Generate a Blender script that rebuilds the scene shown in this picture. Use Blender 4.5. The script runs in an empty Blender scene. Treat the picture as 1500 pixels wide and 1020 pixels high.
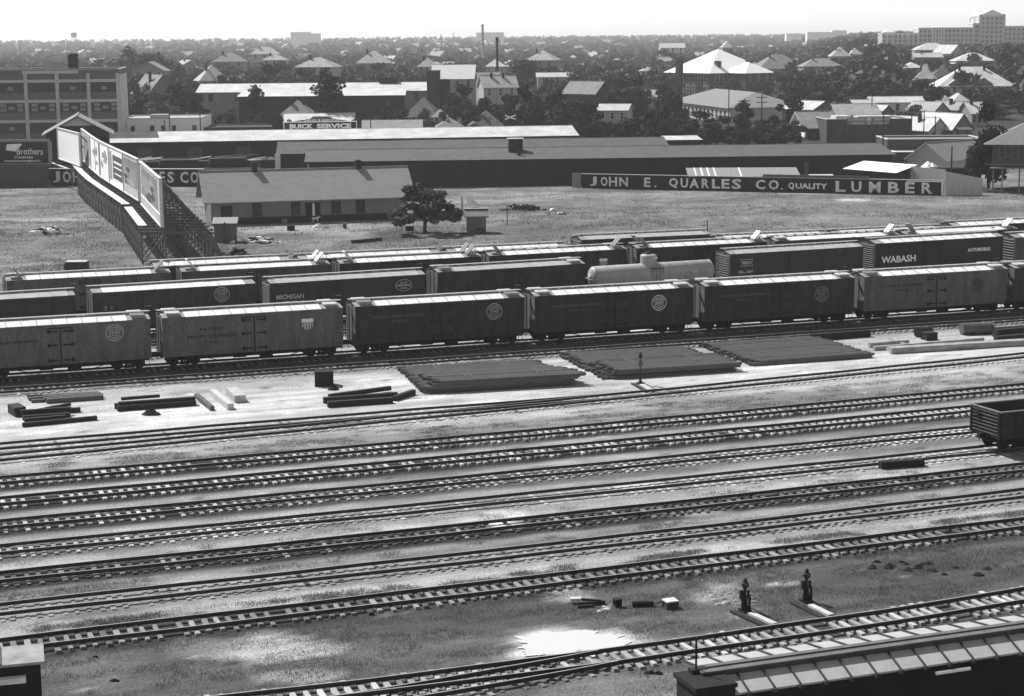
import bpy, math, random
import numpy as np
from mathutils import Vector, Matrix
random.seed(7)
R = random.Random(11)
rad = math.radians
SC = bpy.context.scene
COL = SC.collection

# ------------------------------------------------------------------ camera
F, CH = 2700.0, 25.5                      # focal length in photo pixels (photo 1500 x 1020), eye height
PIT, ROL = math.atan(458.0 / F), rad(0.46)
_fw = Vector((0, math.cos(PIT), -math.sin(PIT)))
_up0 = Vector((0, math.sin(PIT), math.cos(PIT)))
_r0 = Vector((1, 0, 0))
_rt = _r0 * math.cos(ROL) - _up0 * math.sin(ROL)
_up = _up0 * math.cos(ROL) + _r0 * math.sin(ROL)
CAM = Vector((0, 0, CH))
cd = bpy.data.cameras.new('camera'); cam = bpy.data.objects.new('camera', cd); COL.objects.link(cam)
cd.sensor_width = 36.0; cd.lens = F * 36.0 / 1500.0; cd.clip_start = 1.0; cd.clip_end = 40000
M = Matrix((_rt, _up, -_fw)).transposed().to_4x4(); M.translation = CAM
cam.matrix_world = M
SC.camera = cam

def ray(px, py):
    return _fw + _rt * ((px - 750) / F) - _up * ((py - 510) / F)
def G(px, py, z=0.0):
    d = ray(px, py); t = (z - CH) / d.z
    return CAM + d * t
def P(w):
    d = Vector(w) - CAM; k = d.dot(_fw)
    return 750 + F * d.dot(_rt) / k, 510 - F * d.dot(_up) / k
def zat(x, y, py):
    """height above which a point over ground (x, y) shows at photo row py"""
    lo, hi = -20.0, 120.0
    for _ in range(50):
        m = (lo + hi) / 2
        if P((x, y, m))[1] > py: lo = m
        else: hi = m
    return (lo + hi) / 2
def sst(a, b, x):
    t = min(1, max(0, (x - a) / (b - a))); return t * t * (3 - 2 * t)
_HP = [(0, 0), (440, 0), (560, 4.5), (800, 8.5), (1500, 14.0), (3000, 17), (9000, 22)]
def interp(tab, v):
    if v <= tab[0][0]: return tab[0][1]
    for (a, b), (c, d) in zip(tab, tab[1:]):
        if v <= c: return b + (d - b) * (v - a) / (c - a)
    return tab[-1][1]
def hz(x, y):
    if y < 400: return 0.0
    w = sst(0.135, 0.205, x / y)
    return max(interp(_HP, y) * w, 13.0 * sst(1500, 5200, y))
def T(px, py):
    """point of the terrain seen at photo pixel"""
    d = ray(px, py)
    if d.z >= -0.0008: d = Vector((d.x, d.y, -0.0008))
    t0 = 60.0; t = t0
    while t < 12000:
        p = CAM + d * t
        if p.z <= hz(p.x, p.y):
            lo, hi = t0, t
            for _ in range(24):
                m = (lo + hi) / 2; q = CAM + d * m
                if q.z <= hz(q.x, q.y): hi = m
                else: lo = m
            p = CAM + d * hi
            return Vector((p.x, p.y, hz(p.x, p.y)))
        t0 = t; t *= 1.01
    p = CAM + d * 8000; return Vector((p.x, p.y, hz(p.x, p.y)))

TH = math.atan2(F, 7050.0)               # direction of the tracks
UX, UY = math.cos(TH), math.sin(TH)
def uv(p): return p[0] * UX + p[1] * UY, -p[0] * UY + p[1] * UX
def xy(u, v): return u * UX - v * UY, u * UY + v * UX

# ------------------------------------------------------------------ materials (the place is built in greys)
def mat(name, tone, rough=.85, amt=.25, scale=2.0, stretch=(1, 1, 1), fine=0.0, rnd=0.0, spec=.2, metal=0.0, bands=None, attr=None, bump=0.0, rot=0.0, grit=0.0):
    m = bpy.data.materials.new(name); m.use_nodes = True
    nt = m.node_tree; N = nt.nodes; L = nt.links
    b = N['Principled BSDF']; b.inputs['Roughness'].default_value = rough
    b.inputs['Specular IOR Level'].default_value = spec; b.inputs['Metallic'].default_value = metal
    tc = N.new('ShaderNodeTexCoord'); mp = N.new('ShaderNodeMapping')
    mp.inputs['Scale'].default_value = stretch; mp.inputs['Rotation'].default_value = (0, 0, rot)
    if rot:
        mr = N.new('ShaderNodeMapping'); mr.inputs['Rotation'].default_value = (0, 0, rot)
        mp.inputs['Rotation'].default_value = (0, 0, 0)
        L.new(tc.outputs['Object'], mr.inputs['Vector']); L.new(mr.outputs['Vector'], mp.inputs['Vector'])
    else:
        L.new(tc.outputs['Object'], mp.inputs['Vector'])
    def math_(op, a, c):
        n = N.new('ShaderNodeMath'); n.operation = op
        for i, v in enumerate((a, c)):
            if isinstance(v, (int, float)): n.inputs[i].default_value = v
            else: L.new(v, n.inputs[i])
        return n.outputs[0]
    nz = N.new('ShaderNodeTexNoise'); nz.inputs['Scale'].default_value = scale; nz.inputs['Detail'].default_value = 5
    nz.inputs['Roughness'].default_value = .62
    L.new(mp.outputs['Vector'], nz.inputs['Vector'])
    k = math_('ADD', math_('MULTIPLY', nz.outputs['Fac'], 4 * amt), 1 - 2 * amt)
    if fine:
        n2 = N.new('ShaderNodeTexNoise'); n2.inputs['Scale'].default_value = scale * 7; n2.inputs['Detail'].default_value = 3
        L.new(mp.outputs['Vector'], n2.inputs['Vector'])
        k = math_('MULTIPLY', k, math_('ADD', math_('MULTIPLY', n2.outputs['Fac'], 4 * fine), 1 - 2 * fine))
    if grit:
        for sc_, am_ in ((14.0, grit), (38.0, grit)):
            n3 = N.new('ShaderNodeTexNoise'); n3.inputs['Scale'].default_value = sc_; n3.inputs['Detail'].default_value = 2
            L.new(tc.outputs['Object'], n3.inputs['Vector'])
            k = math_('MULTIPLY', k, math_('ADD', math_('MULTIPLY', n3.outputs['Fac'], 4 * am_), 1 - 2 * am_))
    if bands:
        ax, per, dark, wd = bands
        sp = N.new('ShaderNodeSeparateXYZ'); L.new(tc.outputs['Object'], sp.inputs[0])
        fr = math_('FRACT', math_('DIVIDE', math_('ADD', sp.outputs['XYZ'.index(ax)], 100.0), per), 0)
        k = math_('MULTIPLY', k, math_('SUBTRACT', 1.0, math_('MULTIPLY', math_('LESS_THAN', fr, wd), dark)))
    if rnd:
        oi = N.new('ShaderNodeObjectInfo')
        k = math_('MULTIPLY', k, math_('ADD', math_('MULTIPLY', oi.outputs['Random'], 2 * rnd), 1 - rnd))
    if attr:
        at = N.new('ShaderNodeAttribute'); at.attribute_name = attr
        k = math_('MULTIPLY', k, at.outputs['Fac'])
    k = math_('MULTIPLY', k, tone)
    k = math_('MINIMUM', math_('MAXIMUM', k, 0.004), .9)
    cb = N.new('ShaderNodeCombineColor')
    for i in range(3): L.new(k, cb.inputs[i])
    L.new(cb.outputs[0], b.inputs['Base Color'])
    if bump:
        bn = N.new('ShaderNodeBump'); bn.inputs['Strength'].default_value = bump; bn.inputs['Distance'].default_value = .05
        L.new(nz.outputs['Fac'], bn.inputs['Height']); L.new(bn.outputs[0], b.inputs['Normal'])
    return m
_mc = {}
def tone(t, **k):
    key = (round(t, 3), tuple(sorted((a, str(b)) for a, b in k.items())))
    if key not in _mc: _mc[key] = mat('grey_%03d' % round(t * 1000), t, **k)
    return _mc[key]
WHITE = mat('white_paint', .82, amt=.08, scale=1.2, fine=.05)
LETTER = mat('letter_white', .85, amt=.12, scale=3)
BLACK = mat('black_paint', .018, amt=.2, scale=1)
PANE = mat('window_glass', .02, rough=.15, spec=.5, amt=.3, scale=.8)
IRON = mat('old_iron', .022, rough=.7, amt=.3, scale=4)
WOODD = mat('creosote_wood', .028, amt=.4, scale=2, stretch=(1, 6, 6), fine=.2)
WOODG = mat('grey_weathered_wood', .22, amt=.3, scale=1.5, stretch=(4, 4, .4), fine=.15)
WOODM = mat('mid_weathered_wood', .10, amt=.35, scale=1.5, stretch=(4, 4, .4), fine=.15)
ROOFW = mat('bright_tin_roof', .50, rough=.6, amt=.30, scale=.35, fine=.2)
ROOFG = mat('grey_shingle_roof', .09, amt=.24, scale=.5, fine=.35, stretch=(1, 1, 3))
BRICKD = mat('dark_brick', .02, amt=.25, scale=.6, fine=.25)
BRICKM = mat('mid_brick', .06, amt=.2, scale=.6, fine=.2)

# ------------------------------------------------------------------ mesh helper
class MB:
    def __init__(s): s.v = []; s.f = []; s.m = []
    def add(s, vs, fs, mi=0, mx=None):
        o = len(s.v)
        if mx is not None: vs = [mx @ Vector(v) for v in vs]
        s.v += [tuple(v) for v in vs]; s.f += [tuple(i + o for i in f) for f in fs]; s.m += [mi] * len(fs)
        return s
    def box(s, x0, x1, y0, y1, z0, z1, mi=0, mx=None):
        vs = [(x0, y0, z0), (x1, y0, z0), (x1, y1, z0), (x0, y1, z0), (x0, y0, z1), (x1, y0, z1), (x1, y1, z1), (x0, y1, z1)]
        return s.add(vs, [(3, 2, 1, 0), (4, 5, 6, 7), (0, 1, 5, 4), (1, 2, 6, 5), (2, 3, 7, 6), (3, 0, 4, 7)], mi, mx)
    def bar(s, a, b, w, h=None, mi=0):
        a = Vector(a); b = Vector(b); h = h or w; d = (b - a); L = d.length
        if L < 1e-6: return s
        d /= L; up = Vector((0, 0, 1)) if abs(d.z) < .95 else Vector((0, 1, 0))
        sd = d.cross(up).normalized(); up = sd.cross(d)
        mx = Matrix((d, sd, up)).transposed().to_4x4(); mx.translation = a
        return s.box(0, L, -w / 2, w / 2, -h / 2, h / 2, mi, mx)
    def tube(s, a, b, r0, r1=None, n=8, mi=0, cap=True):
        a = Vector(a); b = Vector(b); r1 = r0 if r1 is None else r1; d = (b - a)
        if d.length < 1e-6: return s
        d.normalize(); up = Vector((0, 0, 1)) if abs(d.z) < .95 else Vector((0, 1, 0))
        e = d.cross(up).normalized(); g = d.cross(e)
        vs = []
        for c, r in ((a, r0), (b, r1)):
            vs += [c + (e * math.cos(t) + g * math.sin(t)) * r for t in [2 * math.pi * i / n for i in range(n)]]
        fs = [(i, (i + 1) % n, n + (i + 1) % n, n + i) for i in range(n)]
        if cap: fs += [tuple(range(n - 1, -1, -1)), tuple(range(n, 2 * n))]
        return s.add(vs, fs, mi)
    def lathe(s, prof, n=16, axis='z', c=(0, 0, 0), mi=0):
        vs = []; c = Vector(c)
        for r, h in prof:
            for i in range(n):
                t = 2 * math.pi * i / n; a, b = r * math.cos(t), r * math.sin(t)
                vs.append(c + Vector({'z': (a, b, h), 'x': (h, a, b), 'y': (a, h, b)}[axis]))
        fs = []
        for k in range(len(prof) - 1):
            fs += [(k * n + i, k * n + (i + 1) % n, (k + 1) * n + (i + 1) % n, (k + 1) * n + i) for i in range(n)]
        fs += [tuple(range(n)), tuple((len(prof) - 1) * n + i for i in range(n))]
        return s.add(vs, fs, mi)
    def slab(s, vs, polys, t, mi=0, me=None):
        n = len(vs); me = mi if me is None else me
        cnt = {}
        for p in polys:
            for a, b in zip(p, p[1:] + p[:1]): cnt[frozenset((a, b))] = cnt.get(frozenset((a, b)), 0) + 1
        s.add(vs, polys, mi)
        lo = [(v[0], v[1], v[2] - t) for v in vs]
        s.add(lo, [p[::-1] for p in polys], me)
        for p in polys:
            for a, b in zip(p, p[1:] + p[:1]):
                if cnt[frozenset((a, b))] == 1:
                    s.add([vs[a], vs[b], lo[b], lo[a]], [(3, 2, 1, 0)], me)
        return s
    def mesh(s, name, mats):
        me = bpy.data.meshes.new(name); me.from_pydata(s.v, [], s.f)
        for m in (mats if isinstance(mats, (list, tuple)) else [mats]): me.materials.append(m)
        if s.m and max(s.m): me.polygons.foreach_set('material_index', s.m)
        me.update(); return me
    def build(s, name, mats, parent=None, loc=(0, 0, 0), rot=(0, 0, 0)):
        return put(s.mesh(name, mats), name, parent, loc, rot)
def put(me, name, parent=None, loc=(0, 0, 0), rot=(0, 0, 0), sc=None):
    o = bpy.data.objects.new(name, me); COL.objects.link(o); o.parent = parent
    o.location = loc; o.rotation_euler = rot
    if sc is not None: o.scale = sc if isinstance(sc, (tuple, list)) else (sc, sc, sc)
    return o
def tag(o, label, cat, group=None):
    o['label'] = label; o['category'] = cat
    if group: o['group'] = group
    return o
def thing(name, label, cat, loc=(0, 0, 0), rz=0.0, group=None):
    o = bpy.data.objects.new(name, None); COL.objects.link(o); o.empty_display_size = .5
    o.location = loc; o.rotation_euler = (0, 0, rz)
    return tag(o, label, cat, group)
def struct(o, kind='structure'): o['kind'] = kind; return o
def dup(root, loc, rz, label=None, sc=None):
    r = root.copy(); COL.objects.link(r); r.location = loc; r.rotation_euler = (0, 0, rz)
    if sc is not None: r.scale = sc if isinstance(sc, (tuple, list)) else (sc, sc, sc)
    if label: r['label'] = label
    for c in root.children:
        d = c.copy(); COL.objects.link(d); d.parent = r
        for g in c.children:
            e = g.copy(); COL.objects.link(e); e.parent = d
    return r

# ------------------------------------------------------------------ lettering
def text_poly(s, bold=0.0):
    cu = bpy.data.curves.new('t', 'FONT'); cu.body = s; cu.offset = bold; cu.resolution_u = 2
    ob = bpy.data.objects.new('t', cu); COL.objects.link(ob)
    bpy.context.view_layer.update()
    me = bpy.data.meshes.new_from_object(ob.evaluated_get(bpy.context.evaluated_depsgraph_get()))
    vs = [(v.co.x, v.co.y) for v in me.vertices]; fs = [tuple(p.vertices) for p in me.polygons]
    bpy.data.objects.remove(ob); bpy.data.curves.remove(cu); bpy.data.meshes.remove(me)
    return vs, fs
_tc = {}
def tp(s, bold):
    if (s, bold) not in _tc: _tc[(s, bold)] = text_poly(s, bold)
    return _tc[(s, bold)]
def letters(mb, s, x0, x1, z0, z1, y=-.012, bold=.02, mi=0):
    """fit the string s into the box x0..x1, z0..z1 of a plane facing -y"""
    vs, fs = tp(s, bold)
    if not vs: return mb
    ax = min(v[0] for v in vs); bx = max(v[0] for v in vs); az = min(v[1] for v in vs); bz = max(v[1] for v in vs)
    return mb.add([(x0 + (v[0] - ax) / (bx - ax) * (x1 - x0), y, z0 + (v[1] - az) / (bz - az) * (z1 - z0)) for v in vs], fs, mi)
def ring(mb, cx, cz, r0, r1, y=-.012, n=32, mi=0, ax=1.0, a0=0, a1=2 * math.pi):
    vs = []
    for i in range(n + 1):
        t = a0 + (a1 - a0) * i / n
        vs += [(cx + ax * r0 * math.cos(t), y, cz + r0 * math.sin(t)), (cx + ax * r1 * math.cos(t), y, cz + r1 * math.sin(t))]
    return mb.add(vs, [(2 * i, 2 * i + 1, 2 * i + 3, 2 * i + 2) for i in range(n)], mi)
def arc_text(mb, s, cx, cz, r, h, a_mid, step, y=-.012, flip=False, mi=0):
    n = len(s)
    for i, ch in enumerate(s):
        if ch == ' ': continue
        t = a_mid + (i - (n - 1) / 2) * step * (1 if flip else -1)
        vs, fs = tp(ch, .02)
        ax = min(v[0] for v in vs); bx = max(v[0] for v in vs); bz = max(v[1] for v in vs)
        w = h * .62; up = Vector((math.cos(t), math.sin(t))) * (-1 if flip else 1); rt = Vector((up.y, -up.x))
        o = Vector((cx, cz)) + Vector((math.cos(t), math.sin(t))) * r
        out = []
        for v in vs:
            q = o + rt * ((v[0] - (ax + bx) / 2) / max(bx - ax, .3) * w) + up * ((v[1] / bz - .5) * h)
            out.append((q.x, y, q.y))
        mb.add(out, fs, mi)
    return mb
# ------------------------------------------------------------------ numpy helpers
def projN(X, Y, Z):
    r, u, f = (np.array(a) for a in (_rt, _up, _fw))
    D = np.stack([X, Y, Z - CH], -1); k = D @ f
    return 750 + F * (D @ r) / k, 510 - F * (D @ u) / k
class VN:
    def __init__(s, seed): s.t = np.random.RandomState(seed).rand(256, 256)
    def __call__(s, x, y):
        xi = np.floor(x).astype(int); yi = np.floor(y).astype(int); fx = x - xi; fy = y - yi
        fx = fx * fx * (3 - 2 * fx); fy = fy * fy * (3 - 2 * fy); t = s.t
        g = lambda a, b: t[a % 256, b % 256]
        return (g(xi, yi) * (1 - fx) + g(xi + 1, yi) * fx) * (1 - fy) + (g(xi, yi + 1) * (1 - fx) + g(xi + 1, yi + 1) * fx) * fy
    def fbm(s, x, y, o=4):
        r = 0; a = .5; tot = 0
        for i in range(o): r = r + a * s(x + 17.3 * i, y + 9.1 * i); tot += a; x = x * 2.03; y = y * 2.03; a *= .55
        return r / tot
N1, N2, N3 = VN(1), VN(2), VN(3)

# ------------------------------------------------------------------ tracks: photo points of the rail-top centre line
def fit(pts, deg=2, z=.28):
    q = [uv(G(x, y, z)) for x, y in pts]
    u = np.array([a for a, b in q]); v = np.array([b for a, b in q])
    return np.polyfit(u, v, min(deg, len(pts) - 1))
class Track:
    def __init__(s, c, u0, u1): s.c = c; s.d = np.polyder(c); s.u0 = u0; s.u1 = u1
    def v(s, u): return float(np.polyval(s.c, u))
    def ang(s, u): return TH + math.atan(float(np.polyval(s.d, u)))
    def pos(s, u, off=0.0, z=0.0):
        a = math.atan(float(np.polyval(s.d, u))); x, y = xy(u - math.sin(a) * off, s.v(u) + math.cos(a) * off)
        return Vector((x, y, z))
    def u_at(s, px, off=0.0, z=0.0):
        lo, hi = -140.0, 220.0
        for _ in range(50):
            m = (lo + hi) / 2
            if P(s.pos(m, off, z))[0] < px: lo = m
            else: hi = m
        return (lo + hi) / 2
PN = fit([(21, 551.5), (690, 507), (1345, 462.5)], 1)
cP = PN.copy(); cP[-1] += .7525
TRK = {}
TRK['P'] = Track(cP, -45, 150)
TRK['1'] = Track(fit([(25, 569.3), (680, 523), (1480, 467.8)], 1), -40, 140)
TRK['2b'] = Track(fit([(25, 666.5), (360, 633.5), (680, 600), (937, 577), (1345, 535), (1480, 521)]), -35, 110)
TRK['2a'] = Track(fit([(25, 650), (360, 622.5), (680, 595.5), (890, 580.5)]), -35, None)
TRK['3'] = Track(fit([(25, 700), (680, 641.5), (1480, 566.3)]), -35, 105)
TRK['4'] = Track(fit([(25, 730.3), (680, 669), (1345, 604.5)]), -35, 100)
TRK['5'] = Track(fit([(25, 764), (680, 701.3), (1345, 635.3)]), -35, 98)
TRK['6'] = Track(fit([(25, 800.8), (680, 735.5), (1345, 667)]), -35, 96)
TRK['7'] = Track(fit([(25, 840.5), (680, 772.5), (1345, 699.3), (1480, 685.3)]), -35, 92)
TRK['8'] = Track(fit([(25, 887.5), (680, 815.5), (1345, 738.5), (1480, 723)]), -35, 90)
TRK['9'] = Track(fit([(25, 940), (680, 862.5), (1345, 782), (1480, 766.5)]), -35, 86)
TRK['10a'] = Track(fit([(450, 1014.5), (680, 987), (830, 967.3), (1126, 926.5), (1345, 894.5), (1485, 871.5)]), -26, 78)
TRK['10b'] = Track(fit([(560, 1019), (680, 998), (830, 972.5), (905, 957)]), -26, None)
for k in ('2a', '10b'):                                    # the two diverging tracks end at their switch points
    m = {'2a': '2b', '10b': '10a'}[k]
    us = np.linspace(TRK[k].u0, 60, 1400)
    for u in us:
        if abs(TRK[k].v(u) - TRK[m].v(u)) < .06: break
    TRK[k].u1 = float(u)
cB = fit([(135.7, 428.7), (641.3, 399.7), (1264, 361.3)], 1, 4.2); cB[-1] += 1.45
TRK['B'] = Track(cB, -50, 180)
cC = fit([(18, 411), (498, 386.3), (717, 374.7), (1136, 352.7), (1326, 344)], 1, 4.2); cC[-1] += 1.45
TRK['C'] = Track(cC, -60, 190)
cD = fit([(224.7, 390), (438.7, 381), (828, 361), (1215, 344)], 1, 4.2); cD[-1] += 1.45
TRK['D'] = Track(cD, -60, 195)
_g = (TRK['B'].v(20) - TRK['P'].v(20)) / 3
TRK['Q1'] = Track(cP + np.array([0, _g]), -45, 160)
TRK['Q2'] = Track(cP + np.array([0, 2 * _g]), -45, 165)

TIEMAT = {'l': mat('pale_worn_tie', .36, amt=.3, scale=3, stretch=(3, .6, 3), fine=.2, rnd=.45),
          'm': mat('grey_worn_tie', .21, amt=.3, scale=3, stretch=(3, .6, 3), fine=.2, rnd=.4),
          'd': mat('oily_dark_tie', .09, amt=.35, scale=3, stretch=(3, .6, 3), fine=.2, rnd=.5)}
RAILM = mat('rusty_rail', .028, rough=.5, amt=.3, scale=2, spec=.4)
RAILT = mat('worn_rail_top', .30, rough=.35, amt=.1, scale=2, spec=.6)
def tie_mesh(m, seed):
    r = random.Random(seed); mb = MB()
    w = .115; L = 1.27; n = 4
    vs = []; fs = []
    for i in range(n + 1):
        y = -L + 2 * L * i / n; a = w + r.uniform(-.012, .012); b = w + r.uniform(-.012, .012); h = r.uniform(-.012, .0)
        vs += [(-a, y, -.17), (b, y, -.17), (b, y, h - .015), (b - .02, y, h), (-a + .02, y, h), (-a, y, h - .015)]
    for i in range(n):
        for k in range(6): fs.append((i * 6 + k, i * 6 + (k + 1) % 6, i * 6 + 6 + (k + 1) % 6, i * 6 + 6 + k))
    fs += [(5, 4, 3, 2, 1, 0), tuple(n * 6 + k for k in range(6))]
    mb.add(vs, fs); return mb.mesh('tie', m)
TIES = {k: [tie_mesh(m, i * 7 + 1) for i in range(5)] for k, m in TIEMAT.items()}
PROF = [(-.075, 0), (.075, 0), (.075, .022), (.012, .04), (.012, .125), (.036, .135), (.036, .170), (-.036, .170), (-.036, .135), (-.012, .125), (-.012, .04), (-.075, .022)]
def rail(t, off, zb, u0, u1, parent):
    n = max(2, int((u1 - u0) / 1.2)); vs = []; fs = []; mi = []; K = len(PROF)
    for i in range(n + 1):
        u = u0 + (u1 - u0) * i / n
        wv = .018 * math.sin(u * .31 + off * 5) + .014 * math.sin(u * .83 + off); wz = .012 * math.sin(u * .47 + off * 3)
        for a, b in PROF: vs.append(tuple(t.pos(u, off + a + wv, zb + b + wz)))
    for i in range(n):
        for k in range(K):
            fs.append((i * K + k, i * K + (k + 1) % K, i * K + K + (k + 1) % K, i * K + K + k)); mi.append(1 if k == 6 else 0)
    fs += [tuple(range(K)), tuple(n * K + k for k in range(K))[::-1]]; mi += [0, 0]
    mb = MB(); mb.v = vs; mb.f = [f[::-1] for f in fs]; mb.m = mi
    return mb.build('rail', [RAILM, RAILT], parent)
def lay(key, label, kind, ztie, dark=.0, indiv=100, zoff=0.0):
    t = TRK[key]; r = random.Random(hash(key) % 1000 + 5 if False else sum(map(ord, key)) * 13)
    th = thing('railway_track', label, 'railway track', (0, 0, 0), 0, 'railway tracks across the yard')
    for off in (.7525, -.7525): rail(t, off, .135 + zoff, t.u0, t.u1, th)
    us = []; u = t.u0 + r.random() * .5
    while u < t.u1 - .2: us.append(u); u += r.uniform(.49, .60)
    inv = []; rest = []
    for u in us:
        x, y = P(t.pos(u, -.5, .1)); (inv if -25 < x < 1525 and y < 1040 else rest).append(u)
    inv.sort(key=lambda u: (t.pos(u) - CAM).length)
    rest += inv[indiv:]; inv = inv[:indiv]
    def place(u):
        k = kind if r.random() > .16 else {'l': 'm', 'm': 'd', 'd': 'm'}[kind]
        z = ztie(u) if callable(ztie) else ztie
        return k, t.pos(u, r.uniform(-.15, .15), z + r.uniform(-.018, .018)), t.ang(u) + r.uniform(-.06, .06)
    for u in inv:
        if r.random() < .04: continue
        k, p, a = place(u)
        put(R.choice(TIES[k]), 'tie', th, p, (r.uniform(-.008, .008), 0, a), (r.uniform(.85, 1.12), r.uniform(.95, 1.03), 1))
    if rest:
        mb = MB(); base = TIES[kind][0]
        bv = [v.co.copy() for v in base.vertices]; bf = [tuple(p.vertices) for p in base.polygons]
        for u in rest:
            k, p, a = place(u); mx = Matrix.Translation(p) @ Matrix.Rotation(a, 4, 'Z')
            mb.add(bv, bf, 0, mx)
        struct(mb.build('tie', TIEMAT[kind], th), 'stuff')
    return th
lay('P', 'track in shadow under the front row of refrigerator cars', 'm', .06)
lay('1', 'empty track running just before the front row of freight cars', 'l', .10)
lay('2b', 'sand covered track passing the tall slim switch stand', 'l', .035, zoff=-.004)
lay('2a', 'side track curving away left from the tall slim switch stand', 'l', .02)
lay('3', 'first track below the pale storage strip, with pale closely set ties', 'l', .14)
lay('4', 'second track below the pale storage strip, with pale ties on dark ballast', 'l', .14)
lay('5', 'third track below the pale storage strip, with pale ties', 'l', lambda u: .11 - .06 * sst(10, 50, u))
lay('6', 'track the black gondola stands on', 'l', lambda u: .11 - .085 * sst(0, 40, u))
lay('7', 'dark oily track whose ties show only as dark ends', 'd', .085)
lay('8', 'dirt covered track with ties nearly buried', 'm', .045)
lay('9', 'track with grey ties bordering the dark grass', 'm', .135)
lay('10a', 'nearest track, with pale ties, passing the two short switch stands', 'l', .14)
lay('10b', 'nearest track splitting off toward the lower left', 'm', .06, zoff=.004)
lay('Q1', 'empty track half hidden right behind the front row of cars', 'm', .09, indiv=60)
lay('Q2', 'empty track hidden before the row with the tank car', 'm', .09, indiv=40)
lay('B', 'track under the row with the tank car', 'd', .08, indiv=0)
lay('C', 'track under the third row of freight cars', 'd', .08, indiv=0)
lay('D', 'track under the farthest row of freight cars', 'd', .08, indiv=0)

# ------------------------------------------------------------------ ground sheets with a painted albedo
def grid(name, u0, u1, du, v0, v1, dv, z, fn, m):
    nu = int((u1 - u0) / du) + 1; nv = int((v1 - v0) / dv) + 1
    U, V = np.meshgrid(np.linspace(u0, u1, nu), np.linspace(v0, v1, nv))
    U = U.ravel(); V = V.ravel(); X = U * UX - V * UY; Y = U * UY + V * UX
    tone_, Z = fn(U, V, X, Y); Z = Z + z
    me = bpy.data.meshes.new(name)
    i = np.arange((nu - 1) * (nv - 1)); a = (i // (nu - 1)) * nu + i % (nu - 1)
    fs = np.stack([a, a + 1, a + nu + 1, a + nu], -1)
    me.vertices.add(nu * nv); me.vertices.foreach_set('co', np.stack([X, Y, Z], -1).ravel().astype(np.float32))
    me.loops.add(len(fs) * 4); me.loops.foreach_set('vertex_index', fs.ravel().astype(np.int32))
    me.polygons.add(len(fs)); me.polygons.foreach_set('loop_start', (np.arange(len(fs)) * 4).astype(np.int32))
    me.polygons.foreach_set('loop_total', np.full(len(fs), 4, np.int32)); me.update(calc_edges=True)
    at = me.attributes.new('tone', 'FLOAT', 'POINT'); at.data.foreach_set('value', tone_.astype(np.float32))
    me.materials.append(m); o = put(me, name); return struct(o)
# (track, inner half width, tone inside, tone of the strip on the camera side near / middle / far end of strip)
ORDER = ['P', '1', '2b', '3', '4', '5', '6', '7', '8', '9', '10a']
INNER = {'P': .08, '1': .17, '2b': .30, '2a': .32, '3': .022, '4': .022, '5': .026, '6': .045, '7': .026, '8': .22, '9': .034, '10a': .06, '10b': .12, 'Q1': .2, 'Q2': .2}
# strip between a track and the next nearer one, tones from far to near edge
STRIP = {'P': (.07, .09, .22), '1': (.33, .43, .45), '2b': (.42, .24, .13), '3': (.10, .34, .24), '4': (.09, .22, .22), '5': (.11, .26, .27),  # dark start of strip P: cinders plus the front cars' shadow painted in
         '6': (.16, .30, .24), '7': (.11, .22, .25), '8': (.22, .33, .20), '9': (.085, .09, .10), '10a': (.16, .22, .24)}
# patches seen in the photo: px, py, rx, ry, tone, strength
BLOB = [(410, 948, 95, 22, .42, .8), (440, 992, 60, 10, .35, .7), (300, 955, 60, 18, .22, .5), (130, 985, 60, 25, .16, .5), (640, 1000, 60, 12, .22, .6),
        (840, 872, 30, 9, .34, .8), (833, 943.5, 96, 24, .56, 1.0), (1055, 872, 45, 14, .30, .8), (1145, 856, 18, 4, .5, .9), (1090, 900, 18, 7, .4, .7), (960, 955, 60, 12, .2, .5),  # the widest pale blob here extends the puddle's painted sky reflection
        (1300, 850, 170, 38, .065, .8), (690, 905, 190, 30, .06, .6), (200, 905, 120, 12, .07, .5), (570, 930, 130, 18, .075, .5), (1360, 830, 60, 12, .05, .6),
        (742, 769, 26, 6, .7, .9), (740, 755, 30, 6, .5, .7), (925, 712, 50, 5, .6, .7), (1000, 750, 60, 6, .38, .6), (300, 850, 120, 10, .34, .5), (1380, 690, 70, 8, .4, .5),
        (560, 640, 330, 13, .15, .45), (1150, 585, 330, 14, .14, .6), (420, 655, 140, 10, .17, .5), (850, 625, 200, 8, .2, .4),
        (400, 560, 60, 12, .28, .6), (650, 545, 60, 8, .3, .5), (1080, 590, 120, 8, .16, .5), (60, 700, 60, 7, .3, .5), (1290, 965, 260, 10, .4, .6), (1250, 940, 200, 7, .3, .5)]
tv = {k: TRK[k].c for k in TRK}
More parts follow.
